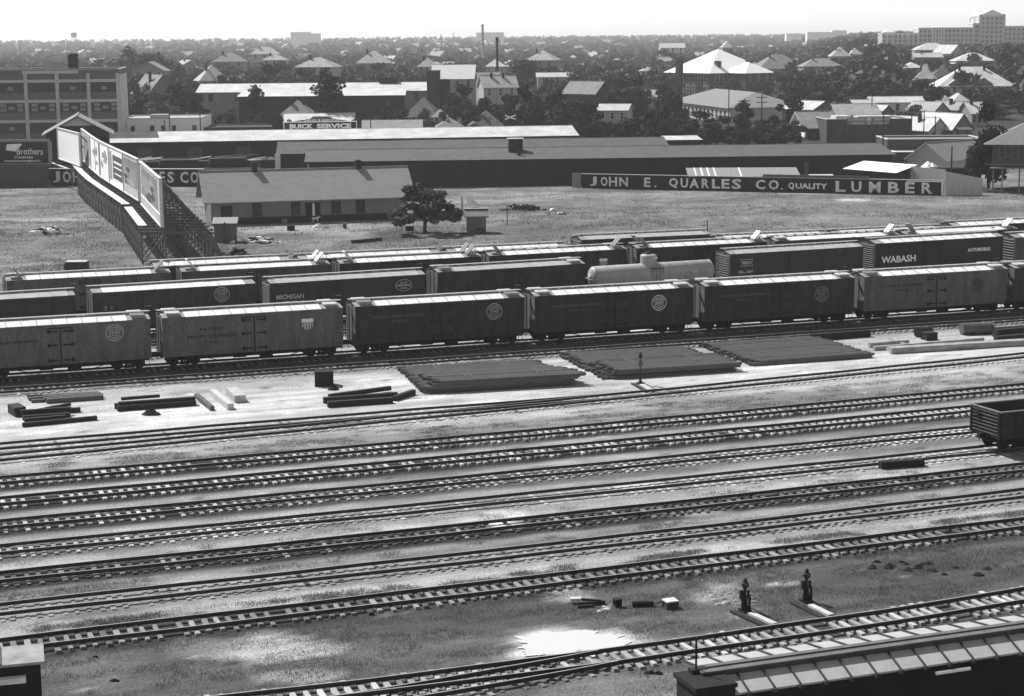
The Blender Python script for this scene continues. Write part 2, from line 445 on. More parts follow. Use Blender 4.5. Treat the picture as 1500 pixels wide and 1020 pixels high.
def yard(U, V, X, Y):
    px, py = projN(X, Y, np.zeros_like(X))
    wob = (N1.fbm(U / 9, V / 2.2) - .5)
    tn = np.full_like(U, .24)
    vt = {k: np.polyval(tv[k], U) for k in tv}
    tn = np.where(V > vt['P'], .34 + .3 * wob, tn)
    tn = np.where(V > vt['D'] + 3, .135, tn)
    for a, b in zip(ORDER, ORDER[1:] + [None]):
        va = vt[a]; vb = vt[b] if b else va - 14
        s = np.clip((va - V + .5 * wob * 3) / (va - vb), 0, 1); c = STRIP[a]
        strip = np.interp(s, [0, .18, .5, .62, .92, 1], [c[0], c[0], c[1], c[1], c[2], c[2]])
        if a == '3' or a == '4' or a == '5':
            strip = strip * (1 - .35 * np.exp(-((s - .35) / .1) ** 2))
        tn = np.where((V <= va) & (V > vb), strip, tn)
    st = N2.fbm(U / 14, V / .9); tn = tn * (.62 + .76 * st) * (.62 + .76 * N1.fbm(U / 1.9 + 7, V / 1.1 + 3))
    big = N3.fbm(U / 11, V / 5); tn = tn * (.72 + .56 * big)
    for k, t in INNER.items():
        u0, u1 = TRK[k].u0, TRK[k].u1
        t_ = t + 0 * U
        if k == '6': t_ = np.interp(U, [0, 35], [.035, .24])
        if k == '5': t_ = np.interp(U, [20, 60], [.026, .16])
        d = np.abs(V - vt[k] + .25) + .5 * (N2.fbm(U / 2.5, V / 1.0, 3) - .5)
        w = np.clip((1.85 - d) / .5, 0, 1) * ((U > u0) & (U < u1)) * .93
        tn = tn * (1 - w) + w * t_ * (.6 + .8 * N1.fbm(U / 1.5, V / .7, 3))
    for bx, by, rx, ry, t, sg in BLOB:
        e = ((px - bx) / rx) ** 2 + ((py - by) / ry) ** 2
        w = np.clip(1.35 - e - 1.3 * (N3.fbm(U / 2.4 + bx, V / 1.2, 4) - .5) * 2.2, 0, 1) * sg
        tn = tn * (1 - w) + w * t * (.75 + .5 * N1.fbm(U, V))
    sp = N2(U * 1.3, V * 1.3); tn = np.where(sp > .93, tn * .45, tn); tn = np.where(sp < .035, tn * 1.5 + .05, tn)
    Z = .05 * (N1.fbm(U / 5, V / 5) - .5)
    return np.clip(tn, .02, .78), Z
YARDM = mat('yard_dirt', 1.0, rough=.95, amt=.22, scale=2.0, stretch=(.4, 1.5, 1), fine=.55, attr='tone', rot=-TH, spec=.05, grit=.42)
VD = TRK['D'].v(30) + 4
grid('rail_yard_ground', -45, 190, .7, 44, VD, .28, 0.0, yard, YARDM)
FBLOB = [(90, 322, 130, 3, .34, .9), (420, 334, 120, 7, .30, .8), (520, 340, 70, 8, .27, .7), (250, 300, 60, 4, .26, .5), (1050, 301, 140, 3, .22, .6), (1200, 282, 50, 3, .34, .8), (1160, 278, 30, 2, .4, .8),
         (1250, 293, 25, 2.5, .5, .8), (330, 322, 60, 4, .26, .6), (340, 345, 40, 8, .2, .5), (575, 345, 42, 8, .05, .75), (780, 340, 90, 16, .085, .5), (900, 330, 200, 9, .10, .4), (1300, 305, 200, 7, .17, .5), (100, 355, 80, 12, .16, .5),  # darkest blob: the lone tree's cast shadow put into the field tone
         (1330, 325, 160, 8, .17, .5), (120, 370, 60, 5, .19, .4), (1455, 285, 30, 5, .2, .5), (640, 312, 60, 8, .16, .5)]
def field(U, V, X, Y):
    px, py = projN(X, Y, np.zeros_like(X))
    tn = .165 * (.45 + 1.1 * N1.fbm(U / 18, V / 9)) * (.5 + 1.0 * N2.fbm(U / 3.2, V / 2.6)) * (.8 + .4 * N3.fbm(U / 40, V / 25))
    for bx, by, rx, ry, t, sg in FBLOB:
        e = ((px - bx) / rx) ** 2 + ((py - by) / ry) ** 2
        w = np.clip(1.3 - e - 2.0 * (N3.fbm(U / 5 + bx, V / 5, 4) - .5), 0, 1) * sg
        tn = tn * (1 - w) + w * t * (.8 + .4 * N1.fbm(U, V))
    Z = .25 * (N3.fbm(U / 12, V / 12) - .5) * np.clip((V - VD) / 6, 0, 1) * np.clip((300 - V) / 10, 0, 1)
    return tn, np.maximum(Z, -.03)
FIELDM = mat('dry_grass_field', 1.0, rough=1, amt=.25, scale=.9, fine=.6, attr='tone', spec=.0, bump=.6, grit=.0)
grid('grass_field', -110, 300, 1.3, VD, 330, 1.0, 0.0, field, FIELDM)
def terrain():
    ys = list(np.concatenate([np.linspace(-400, 300, 8), np.geomspace(330, 8800, 70)]))
    xs = list(np.concatenate([-np.geomspace(8800, 400, 16), np.linspace(-380, 900, 65), np.geomspace(930, 8800, 22)]))
    mb = MB()
    mb.v = [(x, y, hz(x, y) - .06) for y in ys for x in xs]; n = len(xs)
    mb.f = [(j * n + i, j * n + i + 1, j * n + n + i + 1, j * n + n + i) for j in range(len(ys) - 1) for i in range(n - 1)]
    mb.m = [0] * len(mb.f)
    o = mb.build('terrain', mat('town_ground', .05, rough=1, amt=.4, scale=.02, fine=.3, spec=0)); struct(o)
terrain()
# ------------------------------------------------------------------ freight cars (local: x along track, -y = camera side, z = 0 at ground, rail top .28)
RT = .28
SIDES = {'yellow': mat('faded_yellow_siding', .125, amt=.34, scale=.8, stretch=(2.2, 1, .5), fine=.35, bands=('X', .11, .16, .14)),
         'orange': mat('dusty_orange_siding', .11, amt=.36, scale=.8, stretch=(2.2, 1, .5), fine=.35, bands=('X', .11, .16, .14)),
         'brown': mat('sooty_dark_siding', .042, amt=.42, scale=.8, stretch=(2.2, 1, .5), fine=.35, bands=('X', .11, .2, .14)),
         'red': mat('dark_red_siding', .055, amt=.36, scale=1.1, stretch=(4, 1, .4), fine=.15, bands=('X', .13, .18, .12)),
         'steel': mat('dark_steel_side', .042, amt=.36, scale=.9, stretch=(3, 1, .4), fine=.15, rough=.7),
         'wabash': mat('black_brown_side', .027, amt=.2, scale=.9, stretch=(3, 1, .4), fine=.1, rough=.7),
         'grey': mat('grey_red_side', .075, amt=.36, scale=.9, stretch=(3, 1, .4), fine=.15, rough=.7)}
ENDM = mat('weathered_end', .12, amt=.3, scale=1, stretch=(2, 2, .4), fine=.15)
ROOFZ = mat('galvanised_car_roof', .66, rough=.6, amt=.25, scale=1.0, stretch=(1, 1, 1), fine=.1)
ROOFS = mat('sooty_car_roof', .36, rough=.75, amt=.2, scale=1.2, fine=.12)
DECK = mat('grey_roof_end', .27, amt=.3, scale=1.5, fine=.2)
WALK = mat('wooden_roof_walk', .34, amt=.3, scale=1.5, stretch=(.5, 4, 4), fine=.2)
UNDER = mat('car_underframe', .016, amt=.3, scale=2)
HARD = mat('door_hardware', .02, amt=.2, scale=2)
SPH = None
def herald_ring(light, bar=True, big=.68, word='LINES'):
    mb = MB()
    ring(mb, 0, 0, big * .93, big, n=36); ring(mb, 0, 0, big * .56, big * .61, n=30)
    arc_text(mb, 'SOUTHERN', 0, 0, big * .77, big * .24, math.pi / 2, .33)
    arc_text(mb, 'PACIFIC', 0, 0, big * .77, big * .24, -math.pi / 2, .33, flip=True)
    letters(mb, word, -big * .44, big * .44, -big * .12, big * .12)
    for k in (-1, 1): ring(mb, 0, k * .02 * big, big * .30, big * .36, n=14, a0=(.12 if k > 0 else math.pi + .35), a1=(math.pi - .12 if k > 0 else 2 * math.pi - .35))
    for i in range(5):
        a = math.pi * (.2 + .15 * i); ring(mb, 0, 0, big * .40, big * .52, n=2, a0=a, a1=a + .1)
    return mb
def herald_shield(big=.72):
    mb = MB(); w = big * .62
    out = [(-w, .50), (-w * .5, .56), (0, .50), (w * .5, .56), (w, .50), (w * .98, -.1), (w * .55, -.52), (0, -.72), (-w * .55, -.52), (-w * .98, -.1)]
    mb.add([(x, -.012, z * big) for x, z in out[:5]] + [(w, -.012, .18 * big), (-w, -.012, .18 * big)], [(6, 5, 4, 3, 2, 1, 0)])
    for i in range(5):
        x = -w * .86 + w * 1.72 * i / 4; z0 = -.66 + .45 * abs(x / w) ** 1.6
        mb.add([(x - .035, -.012, z0 * big), (x + .035, -.012, z0 * big), (x + .035, -.012, -.2 * big), (x - .035, -.012, -.2 * big)], [(0, 1, 2, 3)])
    letters(mb, 'UNION', -w * .85, w * .85, -.0 * big, .15 * big, bold=.03); letters(mb, 'PACIFIC', -w * .9, w * .9, -.18 * big, -.03 * big, bold=.03)
    return mb
def herald_oval():
    mb = MB(); ring(mb, 0, 0, .50, .545, ax=1.45, n=36)
    letters(mb, 'NEW YORK', -.36, .36, .17, .32); letters(mb, 'CENTRAL', -.66, .66, -.10, .11, bold=.04); letters(mb, 'LINES', -.3, .3, -.34, -.19)
    return mb
def herald_plate():
    mb = MB(); w, h = .66, .36
    c = [(-w, h), (-w * .5, h * .8), (0, h * .9), (w * .5, h * .8), (w, h), (w * .86, 0), (w, -h), (w * .5, -h * .8), (0, -h * .9), (-w * .5, -h * .8), (-w, -h), (-w * .86, 0)]
    for a, b in zip(c, c[1:] + c[:1]): mb.bar((a[0], -.012, a[1]), (b[0], -.012, b[1]), .012, .05)
    letters(mb, 'FRISCO', -w * .74, w * .74, -.15, .15, bold=.04)
    return mb
def wheelset(parent, x):
    mb = MB()
    for y in (-.7525, .7525):
        s = 1 if y > 0 else -1
        mb.lathe([(.02, -.07), (.40, -.07), (.42, -.06), (.42, .045), (.455, .05), (.455, .075), (.3, .08), (.1, .1), (.02, .1)] if s < 0 else
                 [(.02, .07), (.40, .07), (.42, .06), (.42, -.045), (.455, -.05), (.455, -.075), (.3, -.08), (.1, -.1), (.02, -.1)], 18, 'y', (x, y, RT + .42))
    mb.tube((x, -.72, RT + .42), (x, .72, RT + .42), .07, n=8)
    return mb
_tk = None
def truck(parent, x):
    global _tk
    if _tk is None:
        f = MB()
        for y in (-1.0, 1.0):
            z = RT + .42
            f.bar((-.84, y, z + .22), (0, y, z + .34), .10, .10); f.bar((.84, y, z + .22), (0, y, z + .34), .10, .10)
            f.bar((-.84, y, z - .12), (-.3, y, z - .26), .10, .09); f.bar((.84, y, z - .12), (.3, y, z - .26), .10, .09); f.bar((-.32, y, z - .26), (.32, y, z - .26), .10, .09)
            for xx in (-.84, .84): f.box(xx - .13, xx + .13, y - .1, y + .1, z - .15, z + .24)
            for xx in (-.27, .27): f.box(xx - .06, xx + .06, y - .09, y + .09, z - .24, z + .32)
            for i in range(3): f.tube((-.15 + .15 * i, y, z - .22), (-.15 + .15 * i, y, z + .12), .07, n=7)
        f.box(-.2, .2, -1.1, 1.1, RT + .55, RT + .82)
        _tk = (f.mesh('side_frame', UNDER), wheelset(None, 0).mesh('wheelset', IRON))
    o = put(_tk[0], 'truck', parent, (x, 0, 0))
    for dx in (-.84, .84): put(_tk[1], 'wheelset', o, (dx, 0, 0))
    return o
def coupler(parent, L):
    for s in (-1, 1):
        mb = MB(); mb.box(-.05, .42, -.09, .09, RT + .72, RT + .98); mb.box(.30, .52, -.16, .13, RT + .68, RT + 1.0); mb.box(-.1, .06, -.3, .3, RT + .6, RT + 1.02)
        mb.tube((.1, -.25, RT + .9), (.25, -.3, RT + .45), .03, n=5)
        mb.build('coupler', UNDER, parent, (s * L / 2, 0, 0), (0, 0, 0 if s > 0 else math.pi))
def housecar(label, trk, xl, xr, side, kind='box', ze=4.2, sill=1.1, herald=None, hm=None, texts=(), hx=.25, hzf=.70, tm=None, roof=ROOFZ, seams=True, hatch=None, ribs=None, door='slide', brace=False, group=None, cat='boxcar', name='boxcar', endm=None, seed=0):
    t = TRK[trk]; W = 1.45; r = random.Random(seed + int(xl) + 3000)
    ua = t.u_at(xl, -W, ze) if not isinstance(xl, tuple) else xl[0]; ub = t.u_at(xr, -W, ze) if not isinstance(xr, tuple) else xr[0]
    L = ub - ua; uc = (ua + ub) / 2
    th = thing(name, label, cat, t.pos(uc), t.ang(uc), group)
    sm = SIDES[side] if isinstance(side, str) else side; h = L / 2
    b = MB(); b.box(-h, h, -W, W, sill, ze - .10)
    bo = b.build('body', sm, th)
    # sides: sill strip, corner posts, fascia
    f = MB()
    f.box(-h, h, -W - .035, -W - .002, sill, sill + .12); f.box(-h, h, -W - .035, -W - .002, ze - .24, ze - .10)
    f.box(-h, h, W + .002, W + .035, sill, sill + .12); f.box(-h, h, W + .002, W + .035, ze - .24, ze - .10)
    for s in (-1, 1):
        f.box(s * h - .05 + .0, s * h + .05, -W - .03, -W + .08, sill + .12, ze - .24)
        f.box(s * h - .05, s * h + .05, W - .08, W + .03, sill + .12, ze - .24)
    if kind == 'reefer':
        f.build('side_trim', sm, th)
    else:
        nr = 10 if not brace else 0
        for i in range(1, nr):
            x = -h + L * i / nr
            if abs(x) > 1.0: f.box(x - .012, x + .012, -W - .014, -W - .002, sill + .12, ze - .24)
        if brace:
            n = 10; xs = [-h + L * i / n for i in range(n + 1)]
            for i, x in enumerate(xs[1:-1]):
                f.box(x - .05, x + .05, -W - .05, -W - .002, sill + .12, ze - .24)
            for i in (0, 1, 2, 3): f.bar((xs[i], -W - .028, ze - .28), (xs[i + 1], -W - .028, sill + .14), .04, .09)
            for i in (6, 7, 8, 9): f.bar((xs[i], -W - .028, sill + .14), (xs[i + 1], -W - .028, ze - .28), .04, .09)
        f.build('side_trim', sm, th)
    # ends
    for s in (-1, 1):
        e = MB(); x0 = h + .003
        if ribs:
            e.box(x0, x0 + .03, -W + .05, W - .05, sill + .05, ze - .05)
            nrb = ribs; zz = [sill + .25 + (ze - sill - .55) * i / (nrb - 1) for i in range(nrb)]
            for i, z in enumerate(zz):
                e.add([(x0 + .03, -W + .15, z - .07), (x0 + .03, W - .15, z - .07), (x0 + .11, W - .3, z), (x0 + .11, -W + .3, z), (x0 + .03, -W + .15, z + .07), (x0 + .03, W - .15, z + .07)],
                      [(0, 1, 2, 3), (3, 2, 5, 4), (0, 3, 4), (1, 5, 2)])
        else:
            e.box(x0, x0 + .05, -W + .02, W - .02, sill + .02, ze - .08)
            for y in (-.5, .5): e.box(x0 + .05, x0 + .11, y - .06, y + .06, sill, ze - .1)
        # gable top
        e.add([(x0, -W, ze - .10), (x0, W, ze - .10), (x0, 0, ze + .27)], [(0, 1, 2)])
        eo = e.build('end_wall', endm or ENDM, th, (0, 0, 0), (0, 0, 0 if s > 0 else math.pi))
        l = MB(); x1 = x0 + .14; y0 = -W + .12 if s < 0 else W - .12; sy = 1 if s < 0 else -1
        for k in range(7): l.bar((x1, y0, sill + .2 + k * .42), (x1, y0 + sy * .42, sill + .2 + k * .42), .03, .03)
        for yy in (y0, y0 + sy * .42): l.bar((x1, yy, sill + .1), (x1, yy, ze), .03, .03)
        l.build('end_ladder', HARD, eo)
        if s > 0:
            q = MB(); q.tube((x0 + .22, .55, RT + .9), (x0 + .22, .55, ze + .75), .022, n=6); q.lathe([(.24, 0), (.26, .02), (.24, .04), (.2, .02)], 14, 'z', (x0 + .22, .55, ze + .68)); q.bar((x0 + .0, .55, ze - .4), (x0 + .24, .55, ze - .4), .04, .04)
            q.build('brake_wheel', IRON, eo)
    # side ladders and grab irons
    for s in (-1, 1):
        l = MB()
        for k in range(7): l.bar((s * (h - .12), -W - .06, sill + .25 + k * .42), (s * (h - .55), -W - .06, sill + .25 + k * .42), .022, .022)
        l.bar((s * (h - .15), -W - .04, sill - .0), (s * (h - .15), -W - .04, sill - .42), .03, .03); l.bar((s * (h - .5), -W - .04, sill), (s * (h - .5), -W - .04, sill - .42), .03, .03); l.bar((s * (h - .15), -W - .04, sill - .42), (s * (h - .5), -W - .04, sill - .42), .03, .05)
        l.build('side_ladder', HARD if side in ('yellow', 'orange') else sm, th)
    # roof
    o = .09; zr = ze + .30; hh = h + .06; n = 11 if kind == 'reefer' else 12
    hd = 1.75 if hatch is not None else (.9 if roof is not ROOFS else .6)
    rf = MB()
    for s in (-1, 1):
        vs = [(-hh, s * (W + o), ze), (hh, s * (W + o), ze), (hh, 0, zr), (-hh, 0, zr)]
        rf.slab(vs, [(0, 1, 2, 3) if s < 0 else (3, 2, 1, 0)], .09, 0, 1)
        a0, a1 = -hh + hd, hh - hd; m = n - (2 if hatch is not None else 1)
        for i in range(m):                                        # raised bright panels between seams
            xa = a0 + (a1 - a0) * i / m + .02; xb = a0 + (a1 - a0) * (i + 1) / m - .02
            dz = .025 + r.uniform(0, .006); yo = W + o + .03
            vs = [(xa, s * yo, ze - .02 + dz), (xb, s * yo, ze - .02 + dz), (xb, s * .22, zr - .04 + dz), (xa, s * .22, zr - .04 + dz)]
            rf.slab(vs, [(0, 1, 2, 3) if s < 0 else (3, 2, 1, 0)], .04, 2)
        if seams:
            for i in range(m + 1):
                x = a0 + (a1 - a0) * i / m
                rf.bar((x, s * (W + o + .04), ze + .02), (x, s * .25, zr + .02), .035, .045, 3)
    rf.build('roof', [DECK, sm, roof, DECK if roof is ROOFZ else ROOFS], th)
    wk = MB()
    for k in range(3): wk.box(-h - .25, h + .25, -.27 + k * .19, -.27 + k * .19 + .165, zr + .10, zr + .14)
    for i in range(12):
        x = -h + L * (i + .5) / 12; wk.box(x - .05, x + .05, -.27, .28, zr + .0, zr + .10)
    wk.build('roof_walk', WALK, th)
    if hatch is not None:
        k = 0
        for sx in (-1, 1):
            for sy in (-1, 1):
                x = sx * (h - .85); y = sy * .86; z = ze + .30 * (1 - .86 / 1.5)
                bs = MB(); bs.box(-.48, .48, -.42, .42, -.04, .12)
                base = bs.build('ice_hatch', DECK, th, (x, y, z))
                lid = MB(); lid.box(-.54, .54, -.48, .48, 0, .10); lid.box(-.5, .5, -.1, .1, .10, .14)
                op = k in hatch; k += 1
                lo = lid.build('hatch_lid', ROOFZ if (r.random() < .6) else DECK, base, (0, 0, .12))
                if op: lo.rotation_euler = (0, -sx * rad(48), 0); lo.location = (0, 0, .52)
                if op: bb = MB(); bb.bar((sx * .05, -.44, .12), (sx * .30, -.44, .62), .03, .03); bb.build('hatch_prop', HARD, base)
    # doors on the camera side
    if kind == 'reefer':
        for s in (-1, 1):
            d = MB(); d.box(min(0, s * .62) + .01, max(0, s * .62) - .01, -W - .045, -W - .004, sill + .16, ze - .36)
            do = d.build('door', sm, th)
            for z in (sill + .32, (sill + ze) / 2 - .05, ze - .55):
                q = MB(); q.box(min(s * .2, s * .98), max(s * .2, s * .98), -W - .075, -W - .047, z - .055, z + .055); q.box(min(s * .78, s * .98), max(s * .78, s * .98), -W - .08, -W - .046, z - .14, z + .14)
                q.build('hinge', HARD, do)
        q = MB(); q.bar((0, -W - .085, sill + .08), (0, -W - .085, ze - .3), .07, .07); q.box(-.95, .95, -W - .08, -W - .046, ze - .345, ze - .27)
        q.build('door_bar', HARD, th)
    else:
        d = MB(); x0, x1 = (-.95, .95) if door == 'slide' else (-1.9, 1.9)
        d.box(x0, x1, -W - .10, -W - .04, sill + .10, ze - .30)
        for i in range(1, 4): d.box(x0, x1, -W - .125, -W - .101, sill + .10 + (ze - sill - .4) * i / 4 - .03, sill + .10 + (ze - sill - .4) * i / 4 + .03)
        if door != 'slide': d.box(-.03, .03, -W - .13, -W - .101, sill + .1, ze - .3)
        d.build('door', sm, th)
        q = MB(); q.box(x0 - 2.0, x1 + .1, -W - .13, -W - .04, ze - .30, ze - .24); q.box(x0 - 2.0, x1 + .1, -W - .12, -W - .04, sill + .02, sill + .09)
        q.build('door_track', sm, th)
    # underframe
    u = MB(); u.box(-h + .4, h - .4, -.35, .35, .62, sill - .002)
    u.box(-h + .1, h - .1, -W + .05, -W + .16, sill - .14, sill - .002); u.box(-h + .1, h - .1, W - .16, W - .05, sill - .14, sill - .002)
    for i in range(6): x = -h + 2.6 + (L - 5.2) * i / 5; u.box(x - .06, x + .06, -W + .1, W - .1, sill - .2, sill - .002)
    for y in (-.9, .9):
        u.bar((-h + 2.9, y, sill - .2), (-h + 4.4, y, .52), .05, .05); u.bar((-h + 4.4, y, .52), (h - 4.4, y, .52), .05, .05); u.bar((h - 4.4, y, .52), (h - 2.9, y, sill - .2), .05, .05)
    u.tube((-1.6, -.85, .82), (-.6, -.85, .82), .2, n=10); u.box(.5, 1.5, -1.15, -.7, .55, .85)
    u.build('underframe', UNDER, th)
    for s in (-1, 1): truck(th, s * (h - 1.65))
    coupler(th, L)
    if herald is not None:
        ho = herald.build('emblem', hm or LETTER, th, (hx * L, -W - (.055 if brace else .02), sill + (ze - sill) * hzf))
    if texts:
        for s_, x0, x1, z0, z1 in texts: letters(MB(), s_, x0 * L, x1 * L, sill + (ze - sill) * z0, sill + (ze - sill) * z1, -W - .022, .03).build('lettering', tm or LETTER, th)
    return th
DKL = mat('faded_black_letter', .035, amt=.2, scale=2)
FNT = mat('faint_letter', .13, amt=.2, scale=2)
FNT2 = mat('dull_letter', .28, amt=.2, scale=2)
FAD = mat('faded_white_letter', .50, amt=.2, scale=3)
GA, GB, GC, GD = 'refrigerator cars in the front row', 'freight cars in the second row', 'freight cars in the third row', 'freight cars in the farthest row'
pfe = [('PACIFIC', -.30, -.17, .62, .69), ('FRUIT EXPRESS', -.37, -.10, .43, .50), ('P.F.E.', -.28, -.19, .29, .34)]
pf1 = [('PACIFIC FRUIT EXPRESS', -.40, -.10, .66, .72), ('P.F.E.', -.29, -.19, .53, .58)]
RC = 'refrigerator car'; RN = 'refrigerator_car'
housecar('pale refrigerator car with a round emblem, cut by the left end of the front row', 'P', -48, 219, 'yellow', 'reefer', herald=herald_ring(1), hm=FAD, hx=.30, hzf=.71, texts=[('EXPRESS', -.33, -.12, .58, .64)], tm=DKL, hatch=(), group=GA, cat=RC, name=RN)
housecar('pale refrigerator car with a shield emblem at its right', 'P', 238, 501, 'yellow', 'reefer', herald=herald_shield(.78), hx=.30, hzf=.63, texts=pfe, tm=DKL, hatch=(), group=GA, cat=RC, name=RN)
housecar('dark refrigerator car third from the left in the front row, round white emblem', 'P', 521, 767, 'brown', 'reefer', herald=herald_ring(1), hm=FAD, hx=.32, hzf=.66, texts=pf1, tm=FNT, hatch=(), group=GA, cat=RC, name=RN)
housecar('dark refrigerator car in front of the tank car', 'P', 784, 1015, 'brown', 'reefer', herald=herald_ring(1, word='LINES'), hx=.28, hzf=.62, texts=pf1, tm=FNT, hatch=(), group=GA, cat=RC, name=RN)
housecar('dark refrigerator car with a dull round emblem, fifth in the front row', 'P', 1033, 1251, 'brown', 'reefer', herald=herald_ring(1), hm=FNT2, hx=.28, hzf=.58, texts=pf1, tm=FNT, hatch=(), group=GA, cat=RC, name=RN)
housecar('pale refrigerator car with dark hinge straps at the right end of the front row', 'P', 1267, 1475, 'orange', 'reefer', herald=herald_ring(1, big=.6), hm=DKL, hx=.29, hzf=.56, texts=pf1, tm=DKL, hatch=(), group=GA, cat=RC, name=RN)
housecar('dark refrigerator car just entering at the right edge of the front row', 'P', 1487, 1690, 'brown', 'reefer', hatch=(), group=GA, cat=RC, name=RN)
# second row
housecar('plain dark boxcar at the left end of the second row', 'B', -150, 109, 'steel', ze=4.12, group=GB, roof=ROOFS)
housecar('boxcar with diagonal side braces and a round emblem', 'B', 135.5, 373, 'red', ze=4.2, herald=herald_ring(1), hm=FAD, hx=.29, hzf=.74, brace=True, texts=[('T F', -.44, -.38, .49, .60)], tm=FNT2, seams=False, group=GB)
housecar('boxcar lettered MICHIGAN CENTRAL with an oval emblem', 'B', 396, 622, 'steel', ze=4.1, herald=herald_oval(), hm=FAD, hx=.36, hzf=.70, ribs=14, texts=[('MICHIGAN', -.465, -.29, .50, .64), ('CENTRAL', -.43, -.28, .32, .44)], tm=FAD, roof=ROOFS, group=GB)
housecar('dark refrigerator car with a dark round emblem, left of the tank car', 'B', 641.5, 856, 'brown', 'reefer', herald=herald_ring(1), hm=DKL, hx=.34, hzf=.60, hatch=(), roof=ROOFS, group=GB, cat=RC, name=RN)
housecar('boxcar with a small plate emblem, right of the tank car', 'B', 1070, 1264, 'steel', ze=4.25, herald=herald_plate(), hm=FAD, hx=-.38, hzf=.70, ribs=12, texts=[('SL-SF', -.44, -.33, .38, .46)], tm=FAD, roof=ROOFS, group=GB)
housecar('black boxcar lettered WABASH and AUTOMOBILE', 'B', 1283, 1469, 'wabash', ze=4.45, ribs=14, texts=[('WABASH', -.455, -.19, .38, .59), ('AUTOMOBILE', .22, .40, .57, .68)], door='double', group=GB)
housecar('dark boxcar cut by the right edge in the second row', 'B', 1488, 1690, 'grey', ze=4.2, ribs=10, group=GB)
# third row
housecar('pale refrigerator car with propped roof hatches at the left end of the third row', 'C', 10, 249, 'orange', 'reefer', hatch=(0, 2), group=GC, cat=RC, name=RN, texts=[('AMERICAN REFRIGERATOR', .12, .44, .72, .78)], tm=DKL)
housecar('refrigerator car with open roof hatches, before the end of the billboard trestle', 'C', 266.5, 483, 'grey', 'reefer', hatch=(0, 2, 3), group=GC, cat=RC, name=RN, seams=False)
housecar('refrigerator car with raised hatch lids, behind the boxcar with the oval emblem', 'C', 498, 704, 'brown', 'reefer', hatch=(0, 2, 3), group=GC, cat=RC, name=RN)
housecar('refrigerator car with a white shield emblem, behind the left end of the tank car', 'C', 717, 917, 'brown', 'reefer', herald=herald_shield(.7), hx=.33, hzf=.60, hatch=(0, 2), group=GC, cat=RC, name=RN)
housecar('dark refrigerator car behind the dome of the tank car', 'C', 933, 1122, 'brown', 'reefer', hatch=(0, 1, 2), group=GC, cat=RC, name=RN)
housecar('grey refrigerator car behind the boxcar with the plate emblem', 'C', 1136, 1317, 'grey', 'reefer', hatch=(2,), group=GC, cat=RC, name=RN, seams=False)
housecar('grey refrigerator car behind the black lettered boxcar', 'C', 1327, 1490, 'grey', 'reefer', hatch=(0, 2), group=GC, cat=RC, name=RN, seams=False)
# farthest row
housecar('bright roofed boxcar beside the foot of the billboard trestle', 'D', 226, 424, 'steel', group=GD)
housecar('bright roofed boxcar in the farthest row, below the house with the tree', 'D', 439, 644, 'steel', ribs=10, group=GD)
housecar('bright roofed boxcar in the farthest row, below the small plank shed', 'D', 658, 832, 'steel', group=GD)
housecar('tall black boxcar in the farthest row', 'D', 852, 1040, 'wabash', ze=4.85, ribs=14, herald=herald_plate(), hm=FNT2, hx=.30, hzf=.74, roof=ROOFS, group=GD)
housecar('bright roofed boxcar right of the tall black boxcar', 'D', 1053, 1216, 'steel', group=GD)
housecar('bright roofed boxcar in the farthest row, before the letters LUMBER', 'D', 1224, 1384, 'steel', group=GD)
housecar('bright roofed boxcar at the right end of the farthest row', 'D', 1397, 1560, 'steel', ze=4.5, group=GD)
